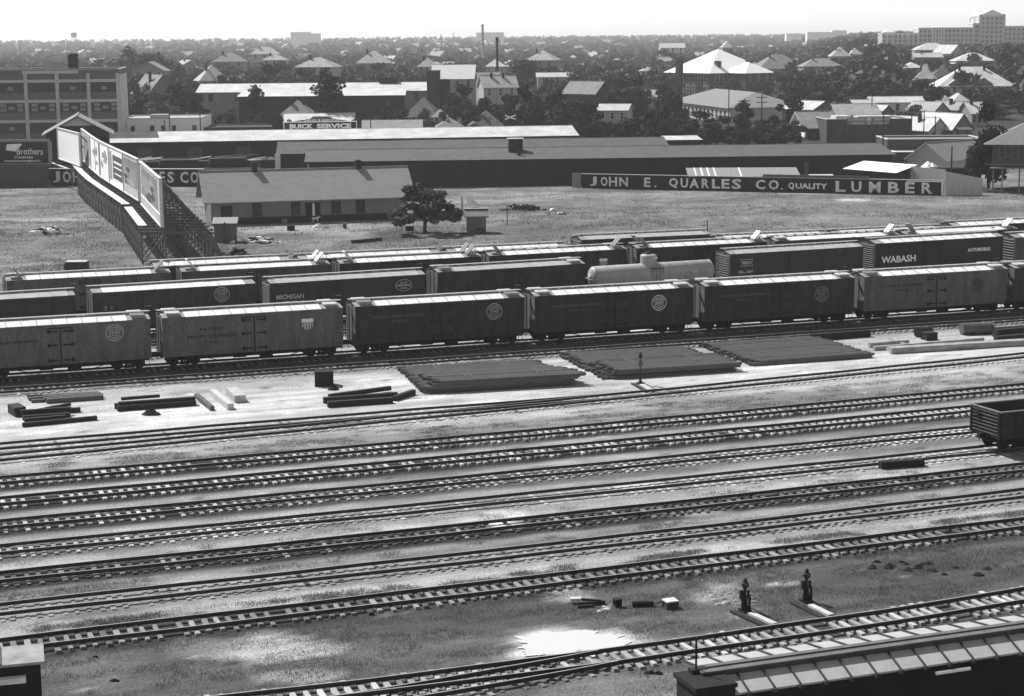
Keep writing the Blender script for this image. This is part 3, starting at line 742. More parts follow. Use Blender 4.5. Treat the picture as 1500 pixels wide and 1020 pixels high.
# tank car
def tankcar():
    t = TRK['B']; zc = 2.62; r = 1.04; ua, ub = t.u_at(866, -.4, zc + .3), t.u_at(1046, -.4, zc + .3); L = ub - ua; h = L / 2; uc = (ua + ub) / 2
    th = thing('tank_car', 'pale grey tank car with a riveted dome', 'tank car', t.pos(uc), t.ang(uc), GB)
    TK = mat('pale_tank_paint', .34, rough=.55, amt=.22, scale=.8, stretch=(2, 2, .6), fine=.15, spec=.4)
    mb = MB(); mb.lathe([(.05, -h), (.55, -h + .07), (.85, -h + .2), (r, -h + .42), (r, h - .42), (.85, h - .2), (.55, h - .07), (.05, h)], 36, 'x', (0, 0, zc))
    for x in [-h + .42 + (L - .84) * i / 5 for i in range(6)]: mb.lathe([(r, x - .04), (r + .014, x - .04), (r + .014, x + .04), (r, x + .04)], 36, 'x', (0, 0, zc))
    me = mb.mesh('tank', TK)
    for p in me.polygons: p.use_smooth = True
    put(me, 'tank', th)
    d = MB(); dx = -.35; d.lathe([(.80, .5), (.80, 1.0), (.78, 1.12), (.80, 1.14), (.80, 1.78), (.74, 1.86), (.5, 1.93), (.05, 1.96)], 28, 'z', (dx, 0, zc)); 
    do = d.build('dome', TK, th)
    c = MB(); c.lathe([(.3, 1.94), (.3, 2.06), (.22, 2.14), (.05, 2.15)], 16, 'z', (dx - .1, -.1, zc)); c.lathe([(.11, 1.9), (.11, 2.3), (.14, 2.3), (.14, 2.36), (.03, 2.4)], 10, 'z', (dx + .38, 0, zc)); c.build('dome_hatch', IRON, do)
    pl = MB(); pl.box(-.05, .34, 0, .12, 0, .10); pl.build('placard', WHITE, do, (dx + .2, -.86, zc + 1.55))
    q = MB(); q.box(dx - .2, dx + 1.05, -1.32, -.82, zc + .62, zc + .68)
    for x in (dx - .15, dx + 1.0): q.bar((x, -1.3, zc + .62), (x, -.95, zc - .1), .05, .05)
    for k in range(8): q.bar((dx + .2, -1.35, zc - 1.2 + k * .25), (dx + .6, -1.35, zc - 1.2 + k * .25), .03, .03)
    for x in (dx + .2, dx + .6): q.bar((x, -1.35, zc - 1.3), (x, -1.3, zc + .62), .03, .03)
    q.build('dome_platform', WOODM, th)
    hr = MB()
    for s in (-1, 1): hr.tube((-h - .15, s * 1.2, zc - .12), (h + .15, s * 1.2, zc - .12), .025, n=6)
    for e in (-1, 1): hr.tube((e * (h + .15), -1.2, zc - .12), (e * (h + .15), 1.2, zc - .12), .025, n=6)
    for x in [-h + .3 + (L - .6) * i / 6 for i in range(7)]:
        for s in (-1, 1): hr.bar((x, s * 1.2, zc - .12), (x, s * 1.0, zc - .18), .03, .03)
    hr.build('handrail', TK, th)
    u = MB(); u.box(-h - .3, h + .3, -.3, .3, .95, 1.3); u.box(-h - .35, -h + 1.1, -1.3, 1.3, 1.22, 1.34); u.box(h - 1.1, h + .35, -1.3, 1.3, 1.22, 1.34)
    u.box(-h + 1, h - 1, -1.45, -1.1, 1.2, 1.26); u.box(-h + 1, h - 1, 1.1, 1.45, 1.2, 1.26)
    for x in (-h + 1.6, h - 1.6): u.box(x - .3, x + .3, -.8, .8, 1.2, 1.9)
    u.build('underframe', UNDER, th)
    for s in (-1, 1): truck(th, s * (h - 1.5))
    coupler(th, L + .6)
tankcar()
def gondola():
    t = TRK['6']; W = 1.45; L = 12.6; z0, z1 = 1.15, 2.75
    ua = t.u_at(1466, -W, z1); uc = ua + L / 2; h = L / 2
    th = thing('gondola', 'black open gondola with a ribbed end, at the right edge', 'gondola', t.pos(uc), t.ang(uc))
    DK = mat('black_gondola_steel', .03, rough=.6, amt=.4, scale=1.2, fine=.2)
    b = MB(); b.box(-h, h, -W, -W + .05, z0, z1); b.box(-h, h, W - .05, W, z0, z1); b.box(-h, h, -W, W, z0 - .08, z0 - .002)
    for i in range(13):
        x = -h + .15 + (L - .3) * i / 12
        for s in (-1, 1): b.box(x - .07, x + .07, min(s * W, s * (W + .1)), max(s * W, s * (W + .1)), z0 - .05, z1 - .12)
    b.build('body', DK, th)
    LT = mat('worn_steel_lip', .16, rough=.5, amt=.3, scale=2)
    c = MB()
    for s in (-1, 1):
        c.box(-h - .06, h + .06, min(s * (W - .06), s * (W + .11)), max(s * (W - .06), s * (W + .11)), z1 + .002, z1 + .07)
    for s in (-1, 1): c.box(min(s * (h - .06), s * (h + .12)), max(s * (h - .06), s * (h + .12)), -W + .06, W - .06, z1 + .002, z1 + .07)
    c.build('top_lip', LT, th)
    for s in (-1, 1):
        e = MB(); e.box(h - .05, h + .0, -W + .051, W - .051, z0, z1)
        for k in range(7):
            z = z0 + .16 + k * .215
            e.add([(h, -W + .1, z - .08), (h, W - .1, z - .08), (h + .10, W - .2, z + .035), (h + .10, -W + .2, z + .035), (h, -W + .1, z + .07), (h, W - .1, z + .07)], [(0, 1, 2, 3), (3, 2, 5, 4), (0, 3, 4), (1, 5, 2)], 0)
            e.box(h + .09, h + .112, -W + .2, W - .2, z + .02, z + .05, 1)
        e.box(h, h + .14, -W, -W + .1, z0, z1); e.box(h, h + .14, W - .1, W, z0, z1)
        e.build('end_wall', [DK, LT], th, (0, 0, 0), (0, 0, 0 if s > 0 else math.pi))
    u = MB(); u.box(-h + .3, h - .3, -.3, .3, .66, z0 - .085)
    for i in range(7): x = -h + 2.4 + (L - 4.8) * i / 6; u.box(x - .06, x + .06, -W + .1, W - .1, z0 - .25, z0 - .085)
    u.build('underframe', UNDER, th)
    q = MB(); q.lathe([(.24, 0), (.27, .02), (.24, .04), (.2, .02)], 14, 'x', (-h - .22, .7, z1 - .3)); q.tube((-h - .2, .7, .9), (-h - .2, .7, z1 - .1), .022, n=6); q.build('brake_wheel', IRON, th)
    for s in (-1, 1): truck(th, s * (h - 1.6))
    coupler(th, L)
gondola()
# ------------------------------------------------------------------ buildings (local: x along the front, y away from the viewer, front wall at y = 0)
def roof_geo(W, D, ze, zr, kind, o):
    s = (zr - ze)
    if kind == 'x':                                              # ridge parallel to the front
        d = o * s / (D / 2); return [(-o, -o, ze - d), (W + o, -o, ze - d), (W + o, D / 2, zr), (-o, D / 2, zr), (W + o, D + o, ze - d), (-o, D + o, ze - d)], [(0, 1, 2, 3), (3, 2, 4, 5)]
    if kind == 'y':                                              # gable to the front
        d = o * s / (W / 2); return [(-o, -o, ze - d), (W / 2, -o, zr), (W / 2, D + o, zr), (-o, D + o, ze - d), (W + o, -o, ze - d), (W + o, D + o, ze - d)], [(0, 1, 2, 3), (1, 4, 5, 2)]
    if kind == 'hip':
        m = min(W, D) / 2; d = o * s / m; a, b = -o, ze - d
        if W >= D: r0, r1 = (D / 2, D / 2, zr), (max(W - D / 2, D / 2 + .05), D / 2, zr)
        else: r0, r1 = (W / 2, W / 2, zr), (W / 2, D - W / 2, zr)
        c = [(a, a, b), (W + o, a, b), (W + o, D + o, b), (a, D + o, b), r0, r1]
        return (c, [(0, 1, 5, 4), (1, 2, 5), (2, 3, 4, 5), (3, 0, 4)]) if W >= D else (c, [(0, 1, 4), (1, 2, 5, 4), (2, 3, 5), (3, 0, 4, 5)])
    if kind == 'shed': return [(-o, -o, ze), (W + o, -o, ze), (W + o, D + o, zr), (-o, D + o, zr)], [(0, 1, 2, 3)]
def win_mb(w, h, sash=2):
    mb = MB(); t = .12
    mb.box(-w / 2, w / 2, -.03, -.015, 0, h, 1)
    for x in (-w / 2, w / 2 - .001): mb.box(x - t / 2, x + t / 2, -.07, -.002, -.02, h + .02)
    mb.box(-w / 2 - t / 2, w / 2 + t / 2, -.11, -.002, -.10, -.021); mb.box(-w / 2 - t / 2, w / 2 + t / 2, -.09, -.002, h + .021, h + .13)
    for k in range(1, sash): mb.box(-w / 2 + t / 2, w / 2 - t / 2, -.05, -.032, h * k / sash - .035, h * k / sash + .035)
    return mb
_wm = {}
def window(parent, x, z, w, h, y=0.0, rz=0.0, frame=None, sash=2, pane=None, loc=None):
    frame = frame or WHITE; pane = pane or PANE; key = (round(w, 2), round(h, 2), frame.name, sash, pane.name)
    if key not in _wm: _wm[key] = win_mb(w, h, sash).mesh('window', [frame, pane])
    return put(_wm[key], 'window', parent, loc or (x, y, z), (0, 0, rz))
def chimney(parent, x, y, z0, z1, w=.6, m=None):
    mb = MB(); mb.box(-w / 2, w / 2, -w / 2, w / 2, z0, z1 - .25); mb.box(-w / 2 - .07, w / 2 + .07, -w / 2 - .07, w / 2 + .07, z1 - .25, z1 - .08); mb.box(-w / 2 + .08, w / 2 - .08, -w / 2 + .08, w / 2 - .08, z1 - .08, z1)
    return mb.build('chimney', m or BRICKD, parent, (x, y, 0))
def bld(name, label, cat, o, rz, W, D, ze, zr, kind, wall, roof, ov=.4, th_=.16, wins=(), chim=(), door=None, group=None, fr=None, base=None, flat_par=.6, sash=2, z0=-.6, trim=None):
    t = thing(name, label, cat, o, rz, group)
    mb = MB()
    if kind == 'x': gs = [[(0, 0), (0, D)], [(W, 0), (W, D)]]
    top = ze
    mb.add([(0, 0, z0), (W, 0, z0), (W, D, z0), (0, D, z0), (0, 0, top), (W, 0, top), (W, D, top), (0, D, top)], [(0, 1, 5, 4), (1, 2, 6, 5), (2, 3, 7, 6), (3, 0, 4, 7), (4, 5, 6, 7)])
    zz = zr - .02
    if kind == 'x': mb.add([(0, 0, top), (0, D, top), (0, D / 2, zz), (W, 0, top), (W, D, top), (W, D / 2, zz)], [(0, 2, 1), (3, 4, 5)])
    if kind == 'y': mb.add([(0, 0, top), (W, 0, top), (W / 2, 0, zz), (0, D, top), (W, D, top), (W / 2, D, zz)], [(0, 1, 2), (3, 5, 4)])
    if kind == 'shed': mb.add([(0, 0, top), (0, D, top), (0, D, zz), (W, 0, top), (W, D, top), (W, D, zz)], [(0, 1, 2), (3, 5, 4), (1, 4, 5, 2)])
    mb.build('wall', wall, t)
    if kind == 'flat':
        r = MB(); r.box(.25, W - .25, .25, D - .25, ze + .01, ze + .06); r.build('roof', roof, t)
        q = MB(); p = flat_par; q.box(-.06, W + .06, -.06, .25, ze, ze + p); q.box(-.06, W + .06, D - .25, D + .06, ze, ze + p); q.box(-.06, .25, .25, D - .25, ze, ze + p); q.box(W - .25, W + .06, .25, D - .25, ze, ze + p)
        q.box(-.12, W + .12, -.12, .30, ze + p, ze + p + .12, 1); q.box(-.12, W + .12, D - .3, D + .12, ze + p, ze + p + .12, 1); q.box(-.12, .3, .3, D - .3, ze + p, ze + p + .12, 1); q.box(W - .3, W + .12, .3, D - .3, ze + p, ze + p + .12, 1)
        q.build('parapet', [wall, trim or WOODG], t)
    else:
        vs, fs = roof_geo(W, D, ze + th_, zr + th_, kind, ov)
        r = MB(); r.slab(vs, fs, th_, 0, 1)
        if kind in ('x', 'y'):
            a, b = (vs[3], vs[2]) if kind == 'x' else (vs[1], vs[2]); r.bar((a[0], a[1], a[2] + .02), (b[0], b[1], b[2] + .02), .28, .08)
        r.build('roof', [roof, trim or wall], t)
    for w in wins: window(t, w[0], w[1], w[2], w[3], frame=fr, sash=sash, y=w[4] if len(w) > 4 else 0.0)
    for c in chim: chimney(t, *c)
    if door:
        x, w, h, m = door; d = MB(); d.box(x - w / 2, x + w / 2, -.06, -.003, 0, h); d.box(x - w / 2 - .12, x - w / 2, -.09, -.003, 0, h + .12); d.box(x + w / 2, x + w / 2 + .12, -.09, -.003, 0, h + .12); d.build('door', m, t)
    return t
def face(ax, ay, bx, by, z=0.0):
    """origin, heading and length of a front whose foot runs between two photo pixels"""
    a, b = G(ax, ay, z), G(bx, by, z); d = b - a
    return a, math.atan2(d.y, d.x), d.length
def front(px0, px1, dist, rz, z=0.0):
    """front of heading rz, its left foot at column px0 at distance dist, right end at column px1"""
    x0 = (px0 - 750) / F * dist * 1.0; a = Vector((x0, dist, z)); lo, hi = 0, 400
    for _ in range(50):
        m = (lo + hi) / 2
        if P((a.x + m * math.cos(rz), a.y + m * math.sin(rz), z + 2))[0] < px1: lo = m
        else: hi = m
    return a, lo
# --- the section house by the tracks
o, a, L = face(310, 330.5, 596, 321)
dpt = 9.0; ze = zat(o.x, o.y, 291) + .12; zr = .5 * (zat(o.x, o.y + dpt / 2, 252) + zat(o.x + L * math.cos(a), o.y + L * math.sin(a) + dpt / 2, 245.5))
WALLH = mat('section_house_boards', .22, amt=.2, scale=1, stretch=(3, 3, .4), fine=.15, bands=('X', .25, .18, .1))
ROOFH = mat('section_house_roof', .25, amt=.12, scale=.8, fine=.25, stretch=(1, 1, 3))
def fx(p): return (p - 310) / (596 - 310) * L
t = bld('section_house', 'long grey one storey house with two chimneys, behind the small tree', 'house', o, a, L, dpt, ze, zr, 'x', WALLH, ROOFH, ov=1.15,
        wins=[(fx(p), 1.15, 1.15, 2.05) for p in (376, 432, 491, 527)], chim=((fx(379), dpt / 2, zr - .3, zr + 1.2, .75), (fx(533), dpt / 2, zr - .3, zr + 1.2, .75)), fr=mat('dark_window_frame', .02), door=(fx(332), 1.3, 2.6, mat('brown_dark_door', .022)), z0=-.2)
mb = MB(); mb.box(0, L, -.07, -.004, -.1, .95); mb.build('skirting', mat('dark_skirt', .03), t)  # skirting in one even dark tone
mb = MB(); mb.box(fx(446), fx(468), -.10, -.004, .3, 2.7); mb.box(fx(456), fx(459.5), -.13, -.102, .9, 2.6, 1); mb.build('door', [BLACK, WHITE], t)
# --- small sheds and the privy
PLANK = mat('shed_planks', .16, amt=.3, scale=1, stretch=(4, 4, .3), fine=.2, bands=('X', .22, .35, .1))
o, a, L = face(314, 356, 346, 355)
t = bld('plank_privy', 'small plank shed with two pale roof boards, in front of the section house', 'shed', o, 0.05, L, 1.6, 2.3, 2.9, 'shed', PLANK, mat('pale_roof_boards', .30), ov=.22, z0=-.1)
mb = MB(); mb.box(L / 2 - .07, L / 2 + .07, -.28, -.02, 0, 2.62); mb.build('centre_post', WOODM, t)
o, a, L = face(684, 343, 712, 342.5)
t = bld('plank_shed', 'small plank shed with a pale ridge, right of the small tree', 'shed', o, 0.05, L, 2.4, 2.35, 3.0, 'x', PLANK, mat('grey_tar_roof', .17, fine=.2), ov=.35, z0=-.1)
mb = MB(); mb.box(L * .55, L * .88, -.45, -.02, 0, .75); mb.box(L * .6, L * .8, -.47, -.452, .1, .55, 1); mb.build('crate', [BLACK, WOODM], t)
mb = MB(); mb.box(-.3, L + .35, .9, 1.5, 3.19, 3.25); mb.build('ridge_board', ROOFW, t)
# --- long warehouse with grey roof, the dark wall behind the lettered fence
H1 = rad(9.5)
a1 = G(452, 277); b1 = G(1306, 265); rzW = math.atan2((b1 - a1).y, (b1 - a1).x); LW = (b1 - a1).length
zeW = zat(a1.x, a1.y, 245.5); zeB = zat(b1.x, b1.y, 219.5)
DW = 22.0
def zr_at(pt, off, py): q = (pt.x - math.sin(rzW) * off, pt.y + math.cos(rzW) * off); return zat(q[0], q[1], py)
zeW = (zeW + zeB) / 2
zrW = .5 * (zr_at(a1, DW / 2, 227) + zr_at(b1, DW / 2, 205.5))
WALLW = mat('dark_plank_warehouse', .022, amt=.3, scale=.35, stretch=(2, 2, .5), fine=.2)
t = bld('warehouse', 'very long dark warehouse with a grey roof, behind the lettered fence', 'warehouse', a1, rzW, LW, DW, zeW, zrW, 'x', WALLW, ROOFG, ov=.6, z0=-.3)
def wx(p):
    lo, hi = 0, LW
    for _ in range(40):
        m = (lo + hi) / 2
        if P((a1.x + m * math.cos(rzW), a1.y + m * math.sin(rzW), 3))[0] < p: lo = m
        else: hi = m
    return lo
mb = MB(); mb.box(wx(1150), wx(1204), -.05, -.003, 1.2, 3.4); mb.build('door', BLACK, t)  # black panel standing in for the shade inside the open doorway
mb = MB(); mb.box(wx(1178), wx(1184), -.08, -.052, 1.2, 3.4); mb.build('door_post', WOODM, t)
mb = MB(); mb.box(wx(448), wx(452) , -.5, .0, -.2, zeW - .3); mb.build('corner_post', WHITE, t)
mb = MB(); x = wx(760); mb.add([(x - 1.2, 6, zeW + .9), (x + 1.2, 6, zeW + .9), (x + 1.2, 6, zrW + 1.9), (x - 1.2, 6, zrW + 1.9), (x - 1.2, 10, zrW - .2), (x + 1.2, 10, zrW - .2), (x + 1.2, 8, zrW + 1.9), (x - 1.2, 8, zrW + 1.9)], [(0, 1, 2, 3), (1, 5, 6, 2), (4, 0, 3, 7), (3, 2, 6, 7), (5, 4, 7, 6)])
mb.build('roof_hatch', WALLW, t); mb = MB(); mb.box(x - 1.4, x + 1.4, 5.8, 8.2, zrW + 1.91, zrW + 2.02); mb.build('hatch_cover', ROOFW, t)
chimney(t, x + .3, 3.2, zeW - .2, zeW + 1.7, .55, BLACK)
# rear gabled warehouse seen over it
a2, L2 = front(411, 590, 352, rzW); ze2 = zat(a2.x, a2.y, 226); zr2 = zat(a2.x - math.sin(rzW) * 7, a2.y + math.cos(rzW) * 7, 209)
t = bld('lumber_shed', 'open ended lumber shed with a white corner post, behind the section house', 'shed', a2, rzW, L2, 14, ze2, zr2, 'x', WALLW, ROOFG, ov=.4, z0=-.3)
mb = MB(); mb.box(-.6, .4, -.7, -.05, -.2, ze2); mb.build('corner_post', WHITE, t)
a3, L3 = front(594, 978, 354, rzW); ze3 = zat(a3.x, a3.y, 221); zr3 = zat(a3.x - math.sin(rzW) * 7, a3.y + math.cos(rzW) * 7, 206.5)
bld('lumber_shed', 'grey roofed lumber shed showing just over the ridge of the very long warehouse', 'shed', a3, rzW, L3, 14, ze3, zr3, 'x', WALLW, ROOFG, ov=.4, z0=-.3)
a4, L4 = front(980, 1026, 372, rzW); ze4 = zat(a4.x, a4.y, 206.5)
bld('small_shed', 'little flat white roofed shed peeping over the very long warehouse', 'shed', a4, rzW, L4, 6, ze4, ze4 + .5, 'shed', WALLW, ROOFW, ov=.4)
# long shed with a white roof
a5, L5 = front(164, 838, 392, rad(8)); ze5 = zat(a5.x, a5.y, 212); e5 = a5 + Vector((math.cos(rad(8)), math.sin(rad(8)), 0)) * L5
ze5 = (ze5 + zat(e5.x, e5.y, 194)) / 2; zr5 = ze5 + 1.5
t = bld('freight_shed', 'very long dark shed under a white roof, running behind the billboards', 'shed', a5, rad(8), L5, 16, ze5, zr5, 'x', mat('dark_shed_wall', .015, amt=.3, scale=.3, fine=.2), ROOFW, ov=1.4, z0=-.4)  # wall in one near-black tone
for k in range(9):
    x = 6 + k * 10.3; mb = MB(); mb.box(x, x + 3.2, -.08, -.004, .2, 2.6); mb.build('door', mat('freight_door', .075, amt=.3) if k == 0 else bpy.data.materials['freight_door'], t)
# lumber yard piles left of the lumber shed
for k, (px, py, w, d, h) in enumerate([(222, 241, 9, 5, 1.2), (262, 242, 8, 4, 1.6), (300, 240, 9, 5, 1.3), (335, 241, 8, 4, 1.9), (372, 240, 7, 4, 1.1), (398, 242, 5, 3, 1.6)]):
    p = G(px, py + 3); lab = ['low lumber pile next to the billboards', 'dark lumber pile with loose boards on top', 'wide dark lumber pile in the middle of the yard', 'tallest lumber pile, with pale boards sticking out', 'low lumber pile behind the left chimney', 'lumber pile beside the white corner post'][k]
    t = thing('lumber_pile', lab, 'lumber pile', p, rad(8), 'lumber piles behind the left fence'); r = random.Random(k)
    mb = MB(); n = int(h / .22)
    for i in range(n): o_ = r.uniform(0, .5); mb.box(-w / 2 + o_, w / 2 - r.uniform(0, .6), -d / 2 + r.uniform(0, .3), d / 2, i * .22, i * .22 + .17)
    mb.build('stack', WOODD, t)
    mb = MB()
    for i in range(4):
        x = r.uniform(-w / 2, w / 4); mb.bar((x, r.uniform(-d / 2, 0), h + .1), (x + r.uniform(2, 5), r.uniform(-d / 2, d / 2), h + r.uniform(.05, .6)), .25, .07)
    mb.build('loose_boards', WOODG if k % 2 else WHITE, t)
# --- fences
def board_fence(name, label, pts, h, m, cap=None, cat='fence', ydepth=.08):
    """pts: ground points; one vertical board wall"""
    a = pts[0]; t = thing(name, label, cat, a, math.atan2(pts[-1].y - a.y, pts[-1].x - a.x)); L = (pts[-1] - a).length
    mb = MB(); x = 0; r = random.Random(len(label))
    while x < L:
        w = min(.30, L - x); mb.box(x, x + w - .012, 0, ydepth, -.3, (h if not callable(h) else h(x / L)) + r.uniform(-.03, .03)); x += .30
    mb.build('boards', m, t)
    if cap:
        c = MB(); hh = h if not callable(h) else h(.5); c.box(-.1, L + .1, -.12, .55, hh + .04, hh + .14); c.build('cap_board', cap, t)
    return t, L
FBLK = mat('fence_black_paint', .020, amt=.3, scale=.8, fine=.2, bands=('X', .30, .35, .06))
o, aF, LF = face(843, 275.5, 1382, 287)
hF = .5 * (zat(o.x, o.y, 256) + zat(*(G(1382, 287))[:2], 265))
t, LF = board_fence('lettered_fence', 'long black board fence lettered JOHN E. QUARLES CO. QUALITY LUMBER', [G(852, 275.8), G(1382, 287)], hF, FBLK, mat('weathered_cap', .33, fine=.2))
mb = MB(); p0 = G(852, 275.8); dv = (G(1382, 287) - p0).normalized()
def flx(p, z=1.6):
    lo, hi = -5, LF + 5
    for _ in range(40):
        m = (lo + hi) / 2; q = p0 + dv * m
        if P((q.x, q.y, z))[0] < p: lo = m
        else: hi = m
    return lo
words = [MB() for _ in range(6)]
for s_, xa, xb, za, zb in [('J', 864, 874, .18, .86), ('O', 880, 890, .18, .86), ('H', 892, 904, .18, .86), ('N', 907, 920, .18, .86), ('E', 943.5, 953, .18, .86), ('.', 958, 962, .18, .30), ('Q', 980, 993, .14, .86), ('U', 997, 1008, .18, .86), ('A', 1010, 1024, .18, .86), ('R', 1028, 1039, .18, .86),
                           ('L', 1043, 1055, .18, .86), ('E', 1057, 1069, .18, .86), ('S', 1072, 1086, .16, .88), ('C', 1107, 1121, .18, .86), ('O', 1126, 1141, .18, .86), ('.', 1144, 1147, .18, .32), ('Q', 1155, 1163.5, .20, .72), ('UALITY', 1165.5, 1212, .28, .68), ('L', 1224, 1239, .12, .88), ('U', 1247, 1262, .12, .88), ('M', 1273, 1290, .12, .88), ('B', 1301, 1317, .12, .88), ('E', 1326, 1340, .12, .88), ('R', 1350, 1366, .12, .88)]:
    letters(words[0 if xa < 930 else 1 if xa < 970 else 2 if xa < 1100 else 3 if xa < 1150 else 4 if xa < 1220 else 5], s_, flx(xa), flx(xb), hF * za, hF * zb, -.02, .03)
FL = mat('peeling_white_letter', .72, amt=.38, scale=2.2, stretch=(3, 3, .5), fine=.25)
for w_ in range(6): words[w_].build('lettering', FL, t)
mb = MB(); mb.box(LF - .35, LF - .05, -.06, -.004, 0, hF); mb.box(flx(1328), LF, -.06, -.004, hF - .18, hF); mb.build('white_border', WHITE, t)
mb = MB(); mb.box(flx(1117), flx(1272), .1, .4, hF + .15, hF + .55); mb.build('upper_ledge', WOODM, t)
board_fence('board_fence', 'short grey board fence at the left end of the long lettered fence', [G(838, 275.3), G(851, 275.7)], hF + .25, WOODG)
p1, p2 = G(1383, 287), G(1439, 286)
board_fence('board_fence', 'tall pale board fence slanting back from the letter R', [p1 + Vector((.2, .3, 0)), p2], lambda s: 3.75 - 1.15 * s, mat('pale_fence_boards', .44, amt=.25, scale=1.2, stretch=(4, 4, .4), fine=.15), mat('fence_white_cap', .75) if False else None)
board_fence('board_fence', 'tall pale board fence rising behind the letters LUMBER', [G(1325, 279), G(1384, 283)], lambda s: 4.0 - .25 * s, bpy.data.materials['pale_fence_boards'], None)
o2 = G(73, 272.5); e2 = G(298, 273.5); hL = zat(o2.x, o2.y, 248)
t, LL = board_fence('lettered_fence', 'black board fence lettered JOHN and ES CO., behind the billboards', [o2, e2], hL, FBLK, mat('white_cap_board', .68))
dl = (e2 - o2).normalized(); mb = MB()
def llx(p):
    lo, hi = 0, LL
    for _ in range(40):
        m = (lo + hi) / 2; q = o2 + dl * m
        if P((q.x, q.y, 1.4))[0] < p: lo = m
        else: hi = m
    return lo
words = [MB() for _ in range(4)]
for s_, xa, xb in [('J', 77, 88), ('O', 92, 104), ('H', 107, 117), ('N', 120, 131), ('E', 150, 158), ('Q', 172, 183), ('U', 186, 195), ('A', 198, 208), ('R', 211, 221), ('L', 224, 231), ('E', 234, 242), ('S', 245, 255), ('C', 264, 276), ('O', 279, 291), ('.', 293, 296)]:
    letters(words[0 if xa < 135 else 1 if xa < 160 else 2 if xa < 260 else 3], s_, llx(xa), llx(xb), hL * .20, hL * .88, -.02, .03)
for w_ in words: w_.build('lettering', FL, t)
board_fence('board_fence', 'dark plain board fence under the sign with script lettering', [G(-30, 275.5), G(72.5, 274.5)], zat(*G(40, 275)[:2], 241), mat('dark_fence_boards', .055, amt=.3, scale=1, stretch=(4, 4, .4), fine=.2))
# left sign with script lettering
o = G(-25, 274); o.y += 1.5; e = G(70, 273.5); e.y += 1.5; zs0, zs1 = zat(e.x, e.y, 239), zat(e.x, e.y, 208); Ls = (e - o).length; dd = (e - o)
t = thing('billboard', 'framed dark sign with the script word Brothers, at the left edge', 'billboard', o, math.atan2(dd.y, dd.x))
mb = MB(); mb.box(0, Ls, 0, .25, zs0, zs1); mb.build('panel', BLACK, t)
mb = MB(); mb.box(-.3, Ls + .3, -.12, .3, zs0 - .45, zs0 - .002); mb.box(-.3, Ls + .3, -.12, .3, zs1 + .002, zs1 + .45); mb.box(Ls + .002, Ls + .55, -.12, .3, zs0, zs1); mb.box(-.55, -.002, -.12, .3, zs0, zs1); mb.build('frame', WOODG, t)
sx = lambda p: (p + 25) / 95 * Ls
mb = MB(); letters(mb, 'Brothers', sx(24), sx(62), zs0 + .40 * (zs1 - zs0), zs0 + .72 * (zs1 - zs0), -.02, .0); mb.build('lettering', LETTER, t); letters(MB(), 'STANDARD', sx(20), sx(48), zs0 + .22 * (zs1 - zs0), zs0 + .32 * (zs1 - zs0), -.02).build('lettering', LETTER, t); letters(MB(), 'PAINTS', sx(40), sx(58), zs0 + .05 * (zs1 - zs0), zs0 + .15 * (zs1 - zs0), -.02).build('lettering', LETTER, t); mb = MB()
mb.add([(sx(8), -.02, zs0 + .62 * (zs1 - zs0)), (sx(22), -.02, zs0 + .55 * (zs1 - zs0)), (sx(33), -.02, zs0 + .92 * (zs1 - zs0)), (sx(10), -.02, zs0 + .9 * (zs1 - zs0))], [(0, 1, 2, 3)]); mb.box(sx(5), sx(44), -.02, -.019, zs0 + .08 * (zs1 - zs0), zs0 + .12 * (zs1 - zs0)); mb.build('emblem', LETTER, t)
mb = MB()
for x in (1.5, Ls / 2, Ls - 1.5): mb.box(x - .12, x + .12, .26, .5, -.2, zs1)
mb.build('post', WOODD, t)
# --- gabled shed behind the first billboard
o, L = front(74, 162, 338, rad(12)); ze = zat(o.x, o.y, 196); zr = zat(o.x + L / 2, o.y, 171)
t = bld('gabled_shed', 'dark gabled shed with a pale gable triangle, behind the first white billboard', 'shed', o, rad(12), L, 14, ze, zr, 'y', mat('dark_shed_boards', .02, amt=.3, scale=.6, fine=.2), mat('shed_roof_grey', .24, fine=.2), ov=.9, z0=-.3, trim=mat('roof_edge_grey', .28))
k = .42; mb = MB(); mb.add([(L / 2 - L * k / 2 * 1.2, -.05, zr - (zr - ze) * .56), (L / 2 + L * k / 2 * 1.2, -.05, zr - (zr - ze) * .56), (L / 2, -.05, zr - .15)], [(0, 1, 2)]); mb.build('gable_boards', mat('pale_gable', .50, amt=.1), t)
# --- billboards on the timber trestle
TREST = mat('trestle_timber', .11, amt=.35, scale=1.5, stretch=(2, 2, .5), fine=.2)
POST = [mat('poster_%s' % n, tn, amt=am, scale=sc, fine=.05) for n, tn, am, sc in (('white', .80, .04, .3), ('pale', .46, .3, .4), ('grey', .30, .34, .6), ('mottled', .22, .5, .5), ('dark', .07, .2, .5))]
zb = 4.3
BB = [((86, 232), (118, 243), 'blank white billboard, farthest on the trestle', 'w'), ((121, 234), (134, 247), 'narrow pale billboard beside the blank white one', 'p'), ((134, 247), (147, 258), 'billboard with two tall pale panels', '2'),
      ((147, 258), (161, 267), 'pale billboard in the middle of the trestle, light panel', 'l'), ((161, 267), (182, 280), 'billboard with a dark printed block', 'd'), ((182, 280), (204, 294), 'mottled billboard left of the gap in the row', 'm'), ((207, 298), (237, 332), 'nearest billboard, mottled poster above a blank white skirt', 'n')]
